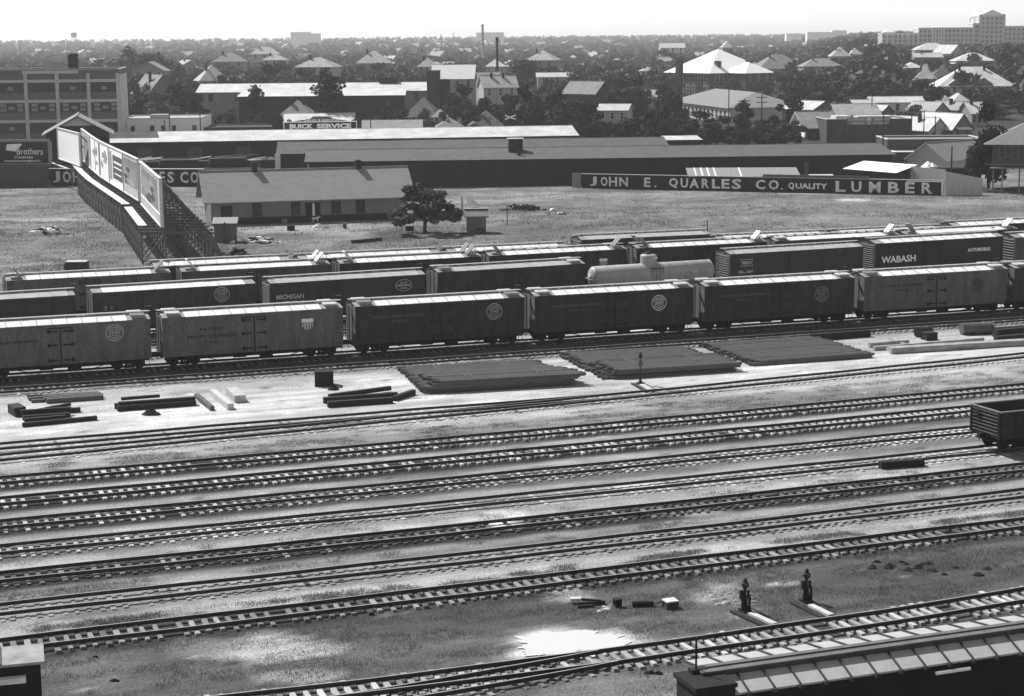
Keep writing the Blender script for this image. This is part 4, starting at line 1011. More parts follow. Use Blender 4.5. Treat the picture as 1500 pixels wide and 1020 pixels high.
for (pa, pb, lab, kd) in BB:
    a, b = G(pa[0], pa[1], zb), G(pb[0], pb[1], zb); d = b - a; L = d.length; a.z = 0
    t = thing('billboard', lab, 'billboard', a, math.atan2(d.y, d.x), 'billboards on the timber trestle')
    h0 = zb if kd != 'n' else zb - .0; h1 = zb + 5.4
    mb = MB(); mb.box(0, L - .15, 0, .2, h0, h1); po = mb.build('panel', POST[0] if kd in 'w2ld' else POST[1], t)
    mb = MB(); 
    for z in (h0 - .12, h1 + .002): mb.box(-.1, L - .05, -.14, .24, z, z + .12)
    for x in (-.12, L - .15): mb.box(x, x + .13, -.14, .24, h0, h1)
    mb.build('frame', mat('billboard_frame', .6) if 'billboard_frame' not in bpy.data.materials else bpy.data.materials['billboard_frame'], t)
    mb = MB()
    if kd == 'p': mb.box(L * .35, L * .9, -.03, -.002, h0 + .6, h1 - .5, 0)
    if kd == '2':
        mb.box(L * .48, L * .52, -.03, -.002, h0 + .3, h1 - .3, 1)
    if kd == 'l': mb.box(L * .3, L * .7, -.03, -.002, h0 + 3.2, h1 - 1.4, 0); mb.box(L * .02, L * .06, -.03, -.002, h0 + .3, h1 - .3, 1)
    if kd == 'd':
        mb.box(L * .28, L * .97, -.03, -.002, h0 + 1.0, h1 - 1.0, 1); 
        letters(mb, 'ICE CREAM', L * .34, L * .9, h0 + 3.2, h0 + 3.9, -.04, .03, 2) if False else mb.box(L * .36, L * .9, -.04, -.031, h0 + 3.3, h0 + 3.6, 2); mb.box(L * .36, L * .9, -.04, -.031, h0 + 2.6, h0 + 2.8, 2); mb.box(L * .4, L * .86, -.04, -.031, h0 + 1.7, h0 + 1.9, 2); mb.box(L * .04, L * .2, -.03, -.002, h0 + .6, h1 - .6, 0)
    if kd == 'm': mb.box(L * .06, L * .94, -.03, -.002, h0 + 1.3, h1 - .5, 0)
    if kd == 'n': mb.box(L * .07, L * .86, -.03, -.002, h0 + 1.45, h1 - .45, 0); mb.box(L * .02, L * .95, -.05, -.002, h0 + 1.1, h0 + 1.25, 2)
    rr_ = random.Random(kd)
    for i in range({'m': 9, 'n': 12, 'p': 4, '2': 4, 'l': 3}.get(kd, 0)):
        xa, za = L * rr_.uniform(.14, .66), h0 + rr_.uniform(1.7, 3.9); sx_, sz_ = L * rr_.uniform(.06, .2), rr_.uniform(.3, 1.0); m_ = 9
        vs_ = [(xa + sx_ * rr_.uniform(.6, 1.1) * math.cos(6.283 * j / m_), -.035 - .002 * i, min(max(za + sz_ * rr_.uniform(.6, 1.1) * math.sin(6.283 * j / m_), h0 + 1.35), h1 - .55)) for j in range(m_)]
        mb.add(vs_, [tuple(range(m_))], 3 if i % 3 else (1 if kd in 'mn' else 3))
    if mb.v: mb.build('poster', [POST[3] if kd in 'mn' else POST[2], POST[4], POST[0], POST[2]], t)
    # trestle bents: front post, platform, raking back brace, braces
    n = max(2, round(L / 4.0)) if kd not in 'wp' else 2; fr = MB(); dk = MB()
    for i in range(n + 1):
        x = min(max(L * i / n, .1), L - .25)
        fr.bar((x, .35, -.2), (x, .35, h1 - .2), .22, .22); (kd not in 'wp') and fr.bar((x, -2.3, -.2), (x, -2.3, h0 - .55), .2, .2); fr.bar((x, 5.6, -.2), (x, 5.6, 3.2), .22, .22); fr.bar((x, 2.9, -.2), (x, 2.9, 3.2), .2, .2)
        fr.bar((x, .4, h1 - .4), (x, 5.6, 3.2), .2, .2); fr.bar((x, -2.5, h0 - .6), (x, 6.2, h0 - 1.0), .2, .24); (kd not in 'wp') and fr.bar((x, -2.3, .1), (x, .35, h0 - .8), .14, .14); fr.bar((x, .35, .1), (x, 2.9, 3.1), .14, .14); fr.bar((x, 2.9, .1), (x, 5.6, 3.1), .14, .14); fr.bar((x, 5.6, 3.2), (x, 7.2, -.2), .16, .16)
        if i < n and kd not in 'wp':
            x2 = L * (i + 1) / n
            for q in (-2.3, 2.9):
                fr.bar((x, q, .2), (x2, q, 3.2), .10, .10)
                if q < 0: fr.bar((x2, q, .2), (x, q, 3.2), .10, .10)
                for k in range(1, 2): xm = x + (x2 - x) * k / 2; fr.bar((xm, q, -.2), (xm, q, 3.3), .13, .13)
            for q in (.35, 5.6): fr.bar((x, q, 3.3), (x2, q, 3.3), .18, .2)
            for z in (5.6, 7.2, 8.8): fr.bar((x, .42, z), (x2, .42, z), .14, .18)
            for k in range(8): q = 5.6 - k * .62; z = 3.2 + (h1 - 3.6) * (k / 8.0); fr.bar((x, q, z), (x2, q, z), .10, .10)
    fr.build('support_trestle', TREST, t)
    for i in range(3 if kd != 'w' else 1): dk.box(-.1, L * (.98 if kd != 'n' else .8), -2.2 + i * .34, -1.9 + i * .34, h0 - .48, h0 - .40)
    dk.build('catwalk', mat('catwalk_boards', .66, amt=.15, fine=.1) if 'catwalk_boards' not in bpy.data.materials else bpy.data.materials['catwalk_boards'], t)
# ------------------------------------------------------------------ town buildings beyond the yard
GREY = {k: mat('wall_grey_%d' % int(k * 100), k, amt=.15, scale=.5, fine=.1) for k in (.05, .09, .15, .25, .40, .62)}
RF = {k: mat('house_roof_%d' % int(k * 100), k * .8, amt=.24, scale=.4, fine=.3, rnd=.15) for k in (.06, .10, .16, .26, .42, .60)}
HID = []
DARKF = mat('dull_window_frame', .16)
PROT = []
def hb(name, label, cat, p0, p1, ye, yr, d, kind, D, rz, wall, roof, ov=.5, wn=0, wh=1.5, ww=.9, wy=None, prot=True, chim=0, **k):
    a, W = front(p0, p1, d, rad(rz)); a.z = hz(a.x, a.y)
    e = Vector((math.cos(rad(rz)), math.sin(rad(rz)), 0)) * W / 2; m = a + e
    ze = zat(m.x, m.y, ye) - a.z; n = Vector((-math.sin(rad(rz)), math.cos(rad(rz)), 0))
    off = {'x': D / 2, 'y': 0, 'hip': min(D, W) / 2 if W >= D else W / 2, 'shed': D, 'flat': 0}[kind]
    q = m + n * off; zr = max(zat(q.x, q.y, yr) - a.z, ze + .4)
    wins = [(W * (i + .5) / wn, (wy if wy is not None else ze - wh - .55), ww, wh) for i in range(wn)]
    ch = [(W * (.3 + .35 * i), D * .4, ze, zr + .9, .7) for i in range(chim)]
    if prot: PROT.append((p0 - 3, p1 + 3, d, ye + 3))
    t = bld(name, label, cat, a, rad(rz), W, D, ze, zr, kind, wall, roof, ov=ov, wins=wins, chim=ch, **k)
    t['W'] = W; t['ze'] = ze; t['zr'] = zr; return t
# brick factory at the left
a, W = front(-44, 179, 400, rad(8)); ztop = zat(*(a + Vector((math.cos(rad(8)), math.sin(rad(8)), 0)) * W)[:2], 107)
CONC = mat('factory_concrete_frame', .52, amt=.15, scale=.6, fine=.1); SPAN = mat('factory_brick_panel', .13, amt=.2, scale=.7, fine=.2); FGL = mat('factory_glass', .035, rough=.3, amt=.5, scale=.6)
t = bld('factory', 'dark brick factory with pale concrete frame and wide windows, at the left edge', 'factory', a, rad(8), W, 26, ztop, ztop, 'flat', SPAN, mat('factory_roof', .3), flat_par=.8, z0=-.4, trim=CONC)
PROT.append((-100, 190, 400, 260)); nb = 5; bw = W / nb; fh = 4.3
fr = MB()
for i in range(nb + 1): x = min(max(i * bw, .35), W - .35); fr.box(x - .36, x + .36, -.30, -.004, -.4, ztop)
for k in range(5):
    z = ztop - 1.9 - k * fh
    if z > 0:
        for i in range(nb): fr.box(i * bw + .37, (i + 1) * bw - .37, -.24, -.004, z, z + .62)
fr.build('concrete_frame', CONC, t)
for k in range(4):
    for i in range(nb):
        z1 = ztop - 1.9 - k * fh; z0 = z1 - 2.1; x0, x1 = i * bw + .5, (i + 1) * bw - .5
        if z0 < 0: continue
        g = MB(); g.box(x0, x1, -.06, -.004, z0, z1 - .02); r = random.Random(k * 10 + i)
        if k == 1:
            for c, rr in ((.1, .12), (.1, .58), (.74, .12), (.74, .58), (.41, .30)): g.box(x0 + (x1 - x0) * c, x0 + (x1 - x0) * (c + .22), -.10, -.061, z0 + (z1 - z0) * rr, z0 + (z1 - z0) * (rr + .32), 1)
        elif r.random() < .5:
            g.box(x0 + (x1 - x0) * .4, x0 + (x1 - x0) * .6, -.10, -.061, z0 + .5, z0 + 1.2, 1)
        for c in (.333, .666): g.box(x0 + (x1 - x0) * c - .05, x0 + (x1 - x0) * c + .05, -.085, -.061, z0, z1 - .03)
        g.build('window', [FGL, mat('open_sash', .26) if 'open_sash' not in bpy.data.materials else bpy.data.materials['open_sash']], t)
g = MB(); g.box(bw * 1.9, bw * 3.7, -.16, -.07, ztop - .75 + .75, ztop + .62); g.build('sign_strip', mat('faded_sign_strip', .55, amt=.3, scale=1.4), t)
g = MB(); g.box(W + .002, W + .06, .5, 25, ztop - 14, ztop - .4); g.build('painted_lit_side', mat('pale_side_wall', .5, amt=.3, scale=.4), t)  # brighter light on this side face is put into its pale colour
pt = a + Vector((math.cos(rad(8)), math.sin(rad(8)), 0)) * (W * .685) + Vector((-.14, .99, 0)) * 9
t = thing('roof_tank', 'black roof tank standing on the brick factory', 'tank', (pt.x, pt.y, ztop + .07))
z1 = zat(pt.x, pt.y, 79) - ztop; mb = MB(); mb.lathe([(1.15, 1.0), (1.15, z1 - .3), (.9, z1), (.05, z1 + .1)], 18, 'z'); mb.build('tank', BLACK, t)
mb = MB()
for i in range(4): x, y = (-.8, .8)[i % 2], (-.8, .8)[i // 2]; mb.bar((x, y, 0), (x, y, 1), .16, .16)
mb.build('legs', WOODD, t)
pt = a + Vector((math.cos(rad(8)), math.sin(rad(8)), 0)) * (W * .505) + Vector((-.14, .99, 0)) * 8
t = bld('roof_house', 'small pale lift house on the factory roof', 'roof house', (pt.x, pt.y, ztop + .07), rad(8), 3.8, 4, 2.0, 2.0, 'flat', GREY[.25], RF[.42], flat_par=.15, z0=0)
# white stucco building
t = hb('stucco_building', 'plain white stucco building with five small dark windows', 'building', 184, 297, 175.5, 175.5, 424, 'flat', 20, 3, mat('white_stucco', .92, amt=.05, scale=.4, fine=.04), RF[.42], flat_par=.25)
W = t['W']; zt = t['ze']
for p, h in ((200, 1.9), (227, 1.9), (242.5, 1.5), (257.5, 1.9), (286, 1.9)):
    x = (p - 184) / 113 * W; window(t, x, zt - 3.35 + (1.9 - h), .85, h, frame=DARKF)
g = MB(); g.box(6, 10, 4, 8, zt + .1, zt + 1.0); g.build('skylight', RF[.42], t)
hb('garage', 'low dark garage with a pale door, right of the white stucco building', 'garage', 300, 424, 188, 187, 428, 'flat', 14, 3, GREY[.05], RF[.06], flat_par=.2)
t = hb('commission_house', 'long two storey building with a bright roof and a roof monitor', 'warehouse', 297, 629, 134.5, 122.5, 520, 'x', 22, 2, GREY[.25], ROOFW, ov=.6, wn=9, wh=1.9, ww=1.3, fr=DARKF)
W = t['W']; zr = t['zr']
g = MB(); g.box(W * .78, W * .86, 9, 13, zr - .6, zr + 1.6); g.build('roof_monitor', BLACK, t)
t = hb('brick_warehouse', 'dark brick warehouse with a bright lean roof, in front of the long two storey building', 'warehouse', 356, 592, 141.5, 134.5, 500, 'shed', 12, 2, BRICKD, ROOFW, ov=.5, wn=11, wh=2.0, ww=1.1, wy=1.2, fr=mat('dark_frame', .05))
t = hb('brick_tower', 'square dark brick pier standing alone', 'tower', 629.5, 646, 105, 105, 515, 'flat', 3.2, 2, BRICKM, BRICKD, flat_par=.2); 
t = hb('brick_tower', 'black windowless tower block beside the brick pier', 'tower', 648, 660, 117.5, 117.5, 512, 'flat', 4, 2, BLACK, BRICKD, flat_par=.1)
hb('church_hall', 'hall with a broad bright roof above the brick pier', 'hall', 636, 694, 116, 95.5, 600, 'x', 20, -2, GREY[.25], mat('bright_slate_roof', .46, fine=.12), ov=.4, wn=4, fr=DARKF)
hb('two_storey_house', 'two storey frame house with a bright front roof, below the black smokestack', 'house', 712, 758, 127.5, 111, 560, 'x', 9, 12, GREY[.40], RF[.42], wn=3, wh=2.0, fr=GREY[.62], chim=2)
hb('frame_house', 'grey gabled house left of the two storey frame house', 'house', 706, 733, 118, 106, 575, 'x', 9, 8, GREY[.25], RF[.26], wn=2)
hb('cottage', 'small house with a hipped bright roof between the two smokestacks', 'cottage', 716, 740, 97, 87, 760, 'hip', 9, 0, GREY[.40], RF[.60], wn=3)
hb('hip_roof_house', 'grey hip roofed house with two flues, above the service sign', 'house', 413, 463, 170, 147.5, 470, 'hip', 9.5, 3, GREY[.15], RF[.26], ov=.6, chim=2)
hb('sales_building', 'low building with a bright roof behind the service sign', 'building', 420, 518, 181, 167, 455, 'x', 16, 3, GREY[.25], ROOFW, ov=.3)
hb('store_shed', 'low grey roofed shed right of the service sign', 'shed', 535, 618, 190, 176.5, 440, 'x', 12, 3, GREY[.09], RF[.26], ov=.3)
hb('pyramid_roof_house', 'house with a tall grey pyramid roof behind the white shed roof', 'house', 690, 741, 187, 162.5, 445, 'hip', 9, 4, GREY[.15], RF[.16], ov=.5, chim=1)
hb('pyramid_roof_house', 'smaller house with a low pale pyramid roof left of the tall one', 'house', 644, 679, 186, 173.5, 442, 'hip', 7, 4, GREY[.25], RF[.26], ov=.4, chim=1)
hb('hip_roof_house', 'house with a sunlit mottled hip roof right of the dark brick warehouse', 'house', 596, 641, 170, 143, 480, 'hip', 9, -8, GREY[.15], RF[.16], ov=.5)
hb('frame_house', 'little white porch house among trees under the black tower', 'house', 638, 654, 170, 161, 470, 'hip', 5, 0, GREY[.62], RF[.42], wn=2)
hb('barn', 'small barn with a grey striped roof amid the dark trees', 'barn', 874, 897, 137, 120, 520, 'y', 12, 48, GREY[.05], RF[.26], ov=.4)
hb('frame_house', 'white fronted house showing through the gap in the dark trees', 'house', 878, 918, 162, 153, 470, 'x', 10, -12, GREY[.40], RF[.60], wn=3)
hb('frame_house', 'small white house behind the gap in the dark trees', 'house', 950, 963, 142, 132, 560, 'x', 8, 0, GREY[.40], RF[.42], wn=2)
# hip roofed school
PROT.append((980, 1132, 717, 134))
rz = 30; a, W = front(1040, 1128, 717, rad(rz)); m = a
ze = zat(a.x, a.y, 106); D = 29.0; zr = zat(a.x + 6, a.y + 20, 72.5)
SCHR = mat('bright_school_roof', .78, amt=.06, scale=.3, fine=.05)
t = bld('school', 'large brick school with a broad white hip roof and a tall chimney', 'school', a, rad(rz), W, D, ze, zr, 'hip', BRICKM, SCHR, ov=1.0, fr=WHITE,
        wins=[(W * c, z, 1.7, 2.9) for c in (.12, .25, .37, .52, .72, .87) for z in (ze - 3.9, ze - 8.2)])
for k in range(7):
    for z in (ze - 3.9, ze - 8.2): window(t, 0, z, 1.7, 2.9, loc=(0, 3 + k * 3.8, z), rz=-math.pi / 2)
g = MB(); g.box(-4.6, -2.6, 14, 16.5, -1, ze + 5.5); g.build('chimney', BRICKD, t)
for x in (.22, .74): g = MB(); g.box(W * x - .8, W * x + .8, 2.5, 5, ze + 1.4, ze + 4.2); g.build('dormer', BRICKM, t)
pb = G(1092, 130, 0); 
t2 = hb('school_wing', 'school wing with a lower white roof, at the right of the big roof', 'school wing', 1092, 1129, 106, 92, 712, 'hip', 14, 30, BRICKM, SCHR, ov=.8, wn=3, wh=2.6, fr=WHITE, prot=False)
# long workshop with a window wall
A = Vector(((985 - 750) / F * 592, 592, 0)); B = Vector(((1070 - 750) / F * 532, 532, 0)); dd = B - A
t = bld('workshop', 'long low workshop with a ribbed roof and a row of windows, below the school', 'workshop', A, math.atan2(dd.y, dd.x), dd.length, 22, 4.6, 8.4, 'hip', GREY[.40], mat('ribbed_roof', .21, fine=.1, bands=('X', 1.6, .25, .2)), ov=.7,
        wins=[(3 + k * 4.1, 1.2, 2.4, 2.3) for k in range(14)], fr=WHITE)
PROT.append((985, 1165, 592, 163))
# telephone warehouse and neighbours at the right
t = hb('telephone_warehouse', 'brick warehouse with a painted company sign board on its parapet', 'warehouse', 1211, 1335, 177, 177, 436, 'flat', 18, 2, BRICKM, RF[.42], flat_par=.35, wn=7, wh=2.3, ww=1.4, wy=1.6, fr=mat('brick_window_frame', .08), trim=mat('pale_coping', .5))
W, ze = t['W'], t['ze']; X = lambda p: (p - 1211) / 124 * W
g = MB(); g.box(X(1240.5), X(1303), -.16, -.02, ze - .95, ze + .80); so = g.build('sign_board', mat('sign_dull_white', .20, amt=.2, scale=1.5), t)
g = MB(); 
for s_, q0, q1, q2 in (('SOUTHWESTERN', 1242, 1266, .05), ('TELEPHONE CO', 1279, 1302, .05), ('WAREHOUSE', 1246, 1266, -.8), ('FT. WORTH', 1279, 1298, -.8)): letters(MB(), s_, X(q0), X(q1), ze + q2, ze + q2 + .5, -.18, .03).build('lettering', WHITE, so)
g = MB(); ring(g, X(1272), ze - .5, .22, .4, -.18, 18); g.add([(X(1272) - .7, -.18, ze + .02), (X(1272) + .7, -.18, ze + .02), (X(1272) + .35, -.18, ze + .72), (X(1272) - .35, -.18, ze + .72)], [(0, 1, 2, 3)]); g.build('emblem', WHITE, so)
g = MB(); g.box(X(1228), X(1250), 3, 9, ze + .1, ze + 1.0); g.build('skylight', ROOFW, t); g = MB(); g.box(X(1262), X(1312), 4, 9, ze + .1, ze + .9); g.build('skylight', ROOFW, t)
t = hb('porch_house', 'white walled house with a grey roof and a dark porch, left of the telephone warehouse', 'house', 1179, 1218, 184, 164, 446, 'x', 10, 6, mat('white_clapboard', .78), RF[.26], ov=1.2, wn=4, wh=2.4, ww=.8, fr=DARKF)
g = MB(); g.box(.4, 3.0, -.9, -.02, .1, t['ze'] - .4); g.build('porch', BLACK, t)
for i, (p0, p1, ye, yr, d, kd, D, rz, wl, rf, lb) in enumerate([
    (1360, 1389, 190, 173.5, 442, 'y', 14, 27, .40, .60, 'gabled house with a sunlit left roof slope, first right of the telephone warehouse'),
    (1394, 1424, 188, 167.5, 442, 'y', 14, 27, .15, .60, 'gabled house with a dark front and a small bright awning'),
    (1368, 1388, 161, 150.5, 480, 'y', 11, 27, .25, .42, 'gabled house with one tall dark window, behind the first gabled house'),
    (1402, 1421, 160, 150, 485, 'y', 11, 27, .15, .42, 'dark gabled house with a chimney, behind the house with the awning'),
    (1422, 1446, 166, 150, 478, 'x', 9, 10, .25, .60, 'pale roofed house partly behind the tree at the right'),
    (1226, 1288, 168, 153, 465, 'x', 11, 3, .15, .42, 'low house with a mottled grey roof, behind the telephone warehouse'),
    (1288, 1310, 166, 155, 470, 'y', 10, 25, .15, .60, 'small dark gable with a white roof edge, behind the sign board'),
    (1190, 1222, 160, 149, 480, 'y', 10, 42, .09, .60, 'house with a bright slope and a dark gable, behind the porch house'),
    (1276, 1352, 150, 142, 520, 'x', 8, 0, .62, .60, 'long white building with a flat bright roof behind the row of gables'),
    (1250, 1280, 152, 147, 510, 'x', 8, 0, .15, .42, 'low dark shop left of the long white building'),
    (1395, 1418, 147, 138, 545, 'hip', 8, 0, .62, .60, 'bright roofed cottage just below the big hip roofed house'),
    (1378, 1396, 149, 141, 540, 'hip', 7, 10, .62, .60, 'small bright cottage left of the bright roofed cottage')]):
    t = hb('gabled_house' if kd == 'y' else 'frame_house', lb, 'house', p0, p1, ye, yr, d, kd, D, rz, GREY[wl], RF[rf], wn=2 if kd == 'y' else 3, wh=1.7, ww=.9, fr=DARKF, chim=1 if i in (0, 3, 4) else 0)
    if i == 1: g = MB(); g.slab([(1, -1.4, 2.5), (t['W'] - 1, -1.4, 2.5), (t['W'] - 1, -.02, 2.9), (1, -.02, 2.9)], [(0, 1, 2, 3)], .1); g.build('awning', WHITE, t)
t = hb('big_hip_house', 'big white house with a wide bright hip roof and two chimneys', 'house', 1376, 1482, 123.5, 98.5, 600, 'hip', 16, -3, GREY[.62], ROOFW, ov=1.2, wn=8, wh=2.0, ww=1.0, chim=2)
W, ze = t['W'], t['ze']
for c, s in ((.18, 2.0), (.58, 3.0)):
    g = MB(); x = W * c; g.slab([(x - s, -1.6, ze + .1), (x, -1.6, ze + s * .75), (x, 3.2, ze + s * .75), (x - s, 3.2, ze + .1), (x + s, -1.6, ze + .1), (x + s, 3.2, ze + .1)], [(0, 1, 2, 3), (1, 4, 5, 2)], .2, 0, 1)
    g.add([(x - s + .3, -1.4, ze + .1), (x + s - .3, -1.4, ze + .1), (x, -1.4, ze + s * .7)], [(0, 1, 2)], 1); g.build('porch_gable', [ROOFW, GREY[.25]], t)
for (p0, p1, ye, yr, d, kd, D, rz, wl, rf, lb) in [
    (1396, 1456, 89, 78, 850, 'hip', 14, -3, .62, .60, 'long hip roofed house above the big hip roofed house'),
    (1362, 1394, 112, 95, 720, 'y', 12, 20, .62, .16, 'house with a dark roof and a white gable, left of the big hip roofed house'),
    (1336, 1372, 116, 99, 700, 'hip', 12, -12, .40, .42, 'house with a broad grey hip roof, left of the white gabled one'),
    (1322, 1350, 99, 92, 800, 'hip', 10, 0, .62, .60, 'bright jumble roofed house at the edge of the grove'),
    (1338, 1395, 73, 63.5, 1100, 'hip', 16, 0, .40, .60, 'bright low roof just under the hospital'),
    (1388, 1412, 78, 66, 1000, 'y', 14, 30, .40, .60, 'steep gabled house under the hospital'),
    (1336, 1380, 84, 78, 950, 'x', 12, -3, .25, .42, 'long grey roof above the grove'),
    (1112, 1180, 100, 80, 900, 'hip', 18, 8, .25, .26, 'large grey roofed house with hips, right of the school'),
    (1176, 1233, 97, 86, 880, 'hip', 12, 5, .25, .26, 'wide grey house with a chimney, between the school and the grove'),
    (1216, 1246, 82, 69, 1100, 'hip', 12, 0, .25, .42, 'pale steep roof among the trees left of the hospital'),
    (1243, 1262, 79, 71, 1150, 'hip', 10, 0, .25, .42, 'smaller pale roof beside the steep one left of the hospital'),
    (301, 337, 117, 96, 640, 'hip', 10, 20, .25, .42, 'tall pale roofed house with cross gables, above the left end of the long building'),
    (225, 262, 136, 110, 560, 'y', 12, 35, .15, .26, 'house with a bright roof edge deep in the left trees'),
    (203, 242, 104, 91, 720, 'y', 12, 0, .25, .26, 'house whose gable roof edge shines among the left trees'),
    (320, 358, 90, 78, 900, 'hip', 12, 0, .25, .26, 'grey roofed house with a tall chimney in the left trees'),
    (375, 408, 79, 69.5, 1050, 'hip', 10, 0, .40, .42, 'bright roofed house far left of the middle'),
    (392, 420, 88, 80, 880, 'hip', 10, 0, .40, .42, 'pale roof left of the middle, below the bright roofed one'),
    (440, 488, 98, 85, 700, 'hip', 12, -12, .40, .42, 'big pale roofed house left of the middle'),
    (528, 572, 92, 75, 850, 'hip', 14, 0, .25, .42, 'pale stepped hip roof in the middle'),
    (617, 640, 97, 85, 760, 'hip', 10, 0, .40, .42, 'square pale house above the end of the long building'),
    (773, 812, 88, 75, 820, 'hip', 12, -15, .25, .42, 'house with a pale hipped roof right of the black smokestack'),
    (790, 846, 113, 107, 640, 'x', 10, 0, .40, .60, 'long low white roof right of the black smokestack'),
    (968, 1003, 70, 63.5, 1250, 'x', 12, 0, .62, .60, 'long white house left of the school roof'),
    (940, 962, 104, 99, 760, 'hip', 9, 0, .40, .42, 'pale roof half sunk in trees left of the school'),
    (1058, 1073, 69, 61, 1300, 'hip', 12, 0, .40, .60, 'bright house directly above the school roof')]:
    HID.append((p0, p1, ye, d, lb)); hb('frame_house', lb, 'house', p0, p1, ye, yr, d, kd, D, rz, GREY[wl], RF[rf], wn=3, wh=1.7, ww=.9, fr=DARKF, chim=1 if rf < .5 else 0)
# hospital on the hill
dH = 1500.0; HB = mat('hospital_brick', .42, amt=.1, scale=.2); HT = mat('hospital_trim', .75)
aH = Vector(((1288 - 750) / F * dH, dH, 0)); aH.z = hz(aH.x, aH.y); s = dH / F
t = thing('hospital', 'large pale hospital with a gabled tower block on the hill, hazy at the far right', 'hospital', aH, 0); PROT.append((1284, 1520, dH, 64))
yz = lambda py: zat(aH.x + 30, aH.y, py) - aH.z
hx_ = lambda p: (p - 1288) * s
for nm, p0, p1, y1, D in (('wing', 1288, 1340, 49.5, 16), ('wing', 1341, 1419, 42, 20), ('tower_block', 1430, 1463, 24, 22), ('wing', 1463.5, 1520, 40.5, 20), ('wing', 1419.3, 1429.7, 36, 18)):
    g = MB(); x0, x1 = hx_(p0), hx_(p1); zt = yz(y1); g.box(x0, x1, 0, D, -8, zt)
    g.box(x0 - .3, x1 + .3, -.4, D + .3, zt + .01, zt + .7, 1)
    if nm == 'tower_block':
        za = yz(15); g.add([(x0, -.2, zt + .71), (x1, -.2, zt + .71), ((x0 + x1) / 2, -.2, za), (x0, D, zt + .71), (x1, D, zt + .71), ((x0 + x1) / 2, D, za)], [(0, 1, 2), (3, 5, 4), (0, 2, 5, 3), (1, 4, 5, 2)], 1)
        for xx in (x0, x1): g.box(xx - 1.3, xx + 1.3, -1, 1.4, -8, yz(22)); 
    w = g.build(nm, [HB, HT], t); q = MB(); n = int((x1 - x0) / 3.2)
    for i in range(n):
        for z in [zt - 3.2 - 3.6 * j for j in range(int(zt / 3.6) + 1)]:
            if z > 0: q.box(x0 + (i + .3) * (x1 - x0) / n, x0 + (i + .75) * (x1 - x0) / n, -.05, -.004, z, z + 2.0)
    if q.v: q.build('window_rows', FGL, w)
    q = MB()
    if nm == 'wing' and p0 == 1288:
        for i in range(8): q.box(x0 + i * (x1 - x0) / 7 - .3, x0 + i * (x1 - x0) / 7 + .3, -2.2, -1.6, -2, zt)
        q.build('porch_columns', HT, w)
    if p0 == 1341:
        for i in range(5): x = hx_(1361) + i * 2.2; q.box(x - .45, x + .45, -2.5, -1.7, -2, zt)
        q.slab([(hx_(1359), -2.8, zt + .8), (hx_(1375), -2.8, zt + .8), (hx_(1375), 0, zt + 1.5), (hx_(1359), 0, zt + 1.5)], [(0, 1, 2, 3)], .4); q.build('portico', HT, w)
g = MB(); g.slab([(hx_(1290), 1, yz(47)), (hx_(1308), 1, yz(47)), (hx_(1308), 9, yz(47)), (hx_(1290), 9, yz(47)), (hx_(1299), 5, yz(42.5))], [(0, 1, 4), (1, 2, 4), (2, 3, 4), (3, 0, 4)], .3); g.box(hx_(1293), hx_(1305), 2, 8, yz(50), yz(47) - .35); g.build('roof_pavilion', HT, t)
g = MB(); ring(g, hx_(1418.5), yz(30), 1.4, 2.1, 2.0, 14, a0=0, a1=math.pi); g.bar((hx_(1418.5) - 1.75, 2, yz(36)), (hx_(1418.5) - 1.75, 2, yz(30)), .6, .6); g.bar((hx_(1418.5) + 1.75, 2, yz(36)), (hx_(1418.5) + 1.75, 2, yz(30)), .6, .6); g.build('bell_arch', HT, t)
# far silhouettes on the skyline
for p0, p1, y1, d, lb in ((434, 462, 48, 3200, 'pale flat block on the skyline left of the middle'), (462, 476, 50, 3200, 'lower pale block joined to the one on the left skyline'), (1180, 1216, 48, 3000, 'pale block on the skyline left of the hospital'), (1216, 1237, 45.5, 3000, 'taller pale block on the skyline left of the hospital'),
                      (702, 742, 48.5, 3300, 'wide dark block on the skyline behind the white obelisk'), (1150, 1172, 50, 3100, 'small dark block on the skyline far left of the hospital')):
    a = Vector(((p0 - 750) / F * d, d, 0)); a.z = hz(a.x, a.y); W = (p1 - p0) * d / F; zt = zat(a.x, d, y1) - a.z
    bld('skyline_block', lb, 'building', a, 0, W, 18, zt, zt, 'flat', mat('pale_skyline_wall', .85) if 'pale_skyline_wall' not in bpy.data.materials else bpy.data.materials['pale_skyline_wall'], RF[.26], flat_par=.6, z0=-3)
def tower(name, label, cat, px, y1, d, r0, r1, m, n=10, cap=None):
    x = (px - 750) / F * d; z0 = hz(x, d); z1 = zat(x, d, y1) - z0
    t = thing(name, label, cat, (x, d, z0)); g = MB(); g.tube((0, 0, -1), (0, 0, z1), r0, r1, n=n); g.build('shaft', m, t)
    g = MB(); g.lathe([(r1 + .02, z1 - 1.2), (r1 + .18, z1 - .8), (r1 + .18, z1 + .05), (r1 * .7, z1 + .1)], n, 'z') if cap is None else cap(g, z1); g.build('cap', m, t); return t
tower('smokestack', 'thin black smokestack near the middle', 'smokestack', 732, 55, 700, .55, .42, BLACK, 10)
tower('obelisk_chimney', 'tall tapering pale chimney beside the black smokestack', 'chimney', 711.3, 36, 1350, 1.35, .8, GREY[.40], 4)
tower('church_spire', 'slender pale spire on the skyline left of the pale chimney', 'spire', 669, 47, 2600, 1.6, .3, GREY[.25], 6)
tower('church_spire', 'shorter spire on the skyline, left of the slender one', 'spire', 651, 50, 2600, 2.2, .5, GREY[.25], 6)
def wcap(g, z): g.lathe([(.4, z - 7), (3.6, z - 6.4), (3.6, z - 1.6), (.1, z + .2)], 14, 'z'); [g.bar((a * 3, b * 3, -1), (a * 2.4, b * 2.4, z - 6.2), .35) for a in (-1, 1) for b in (-1, 1)]
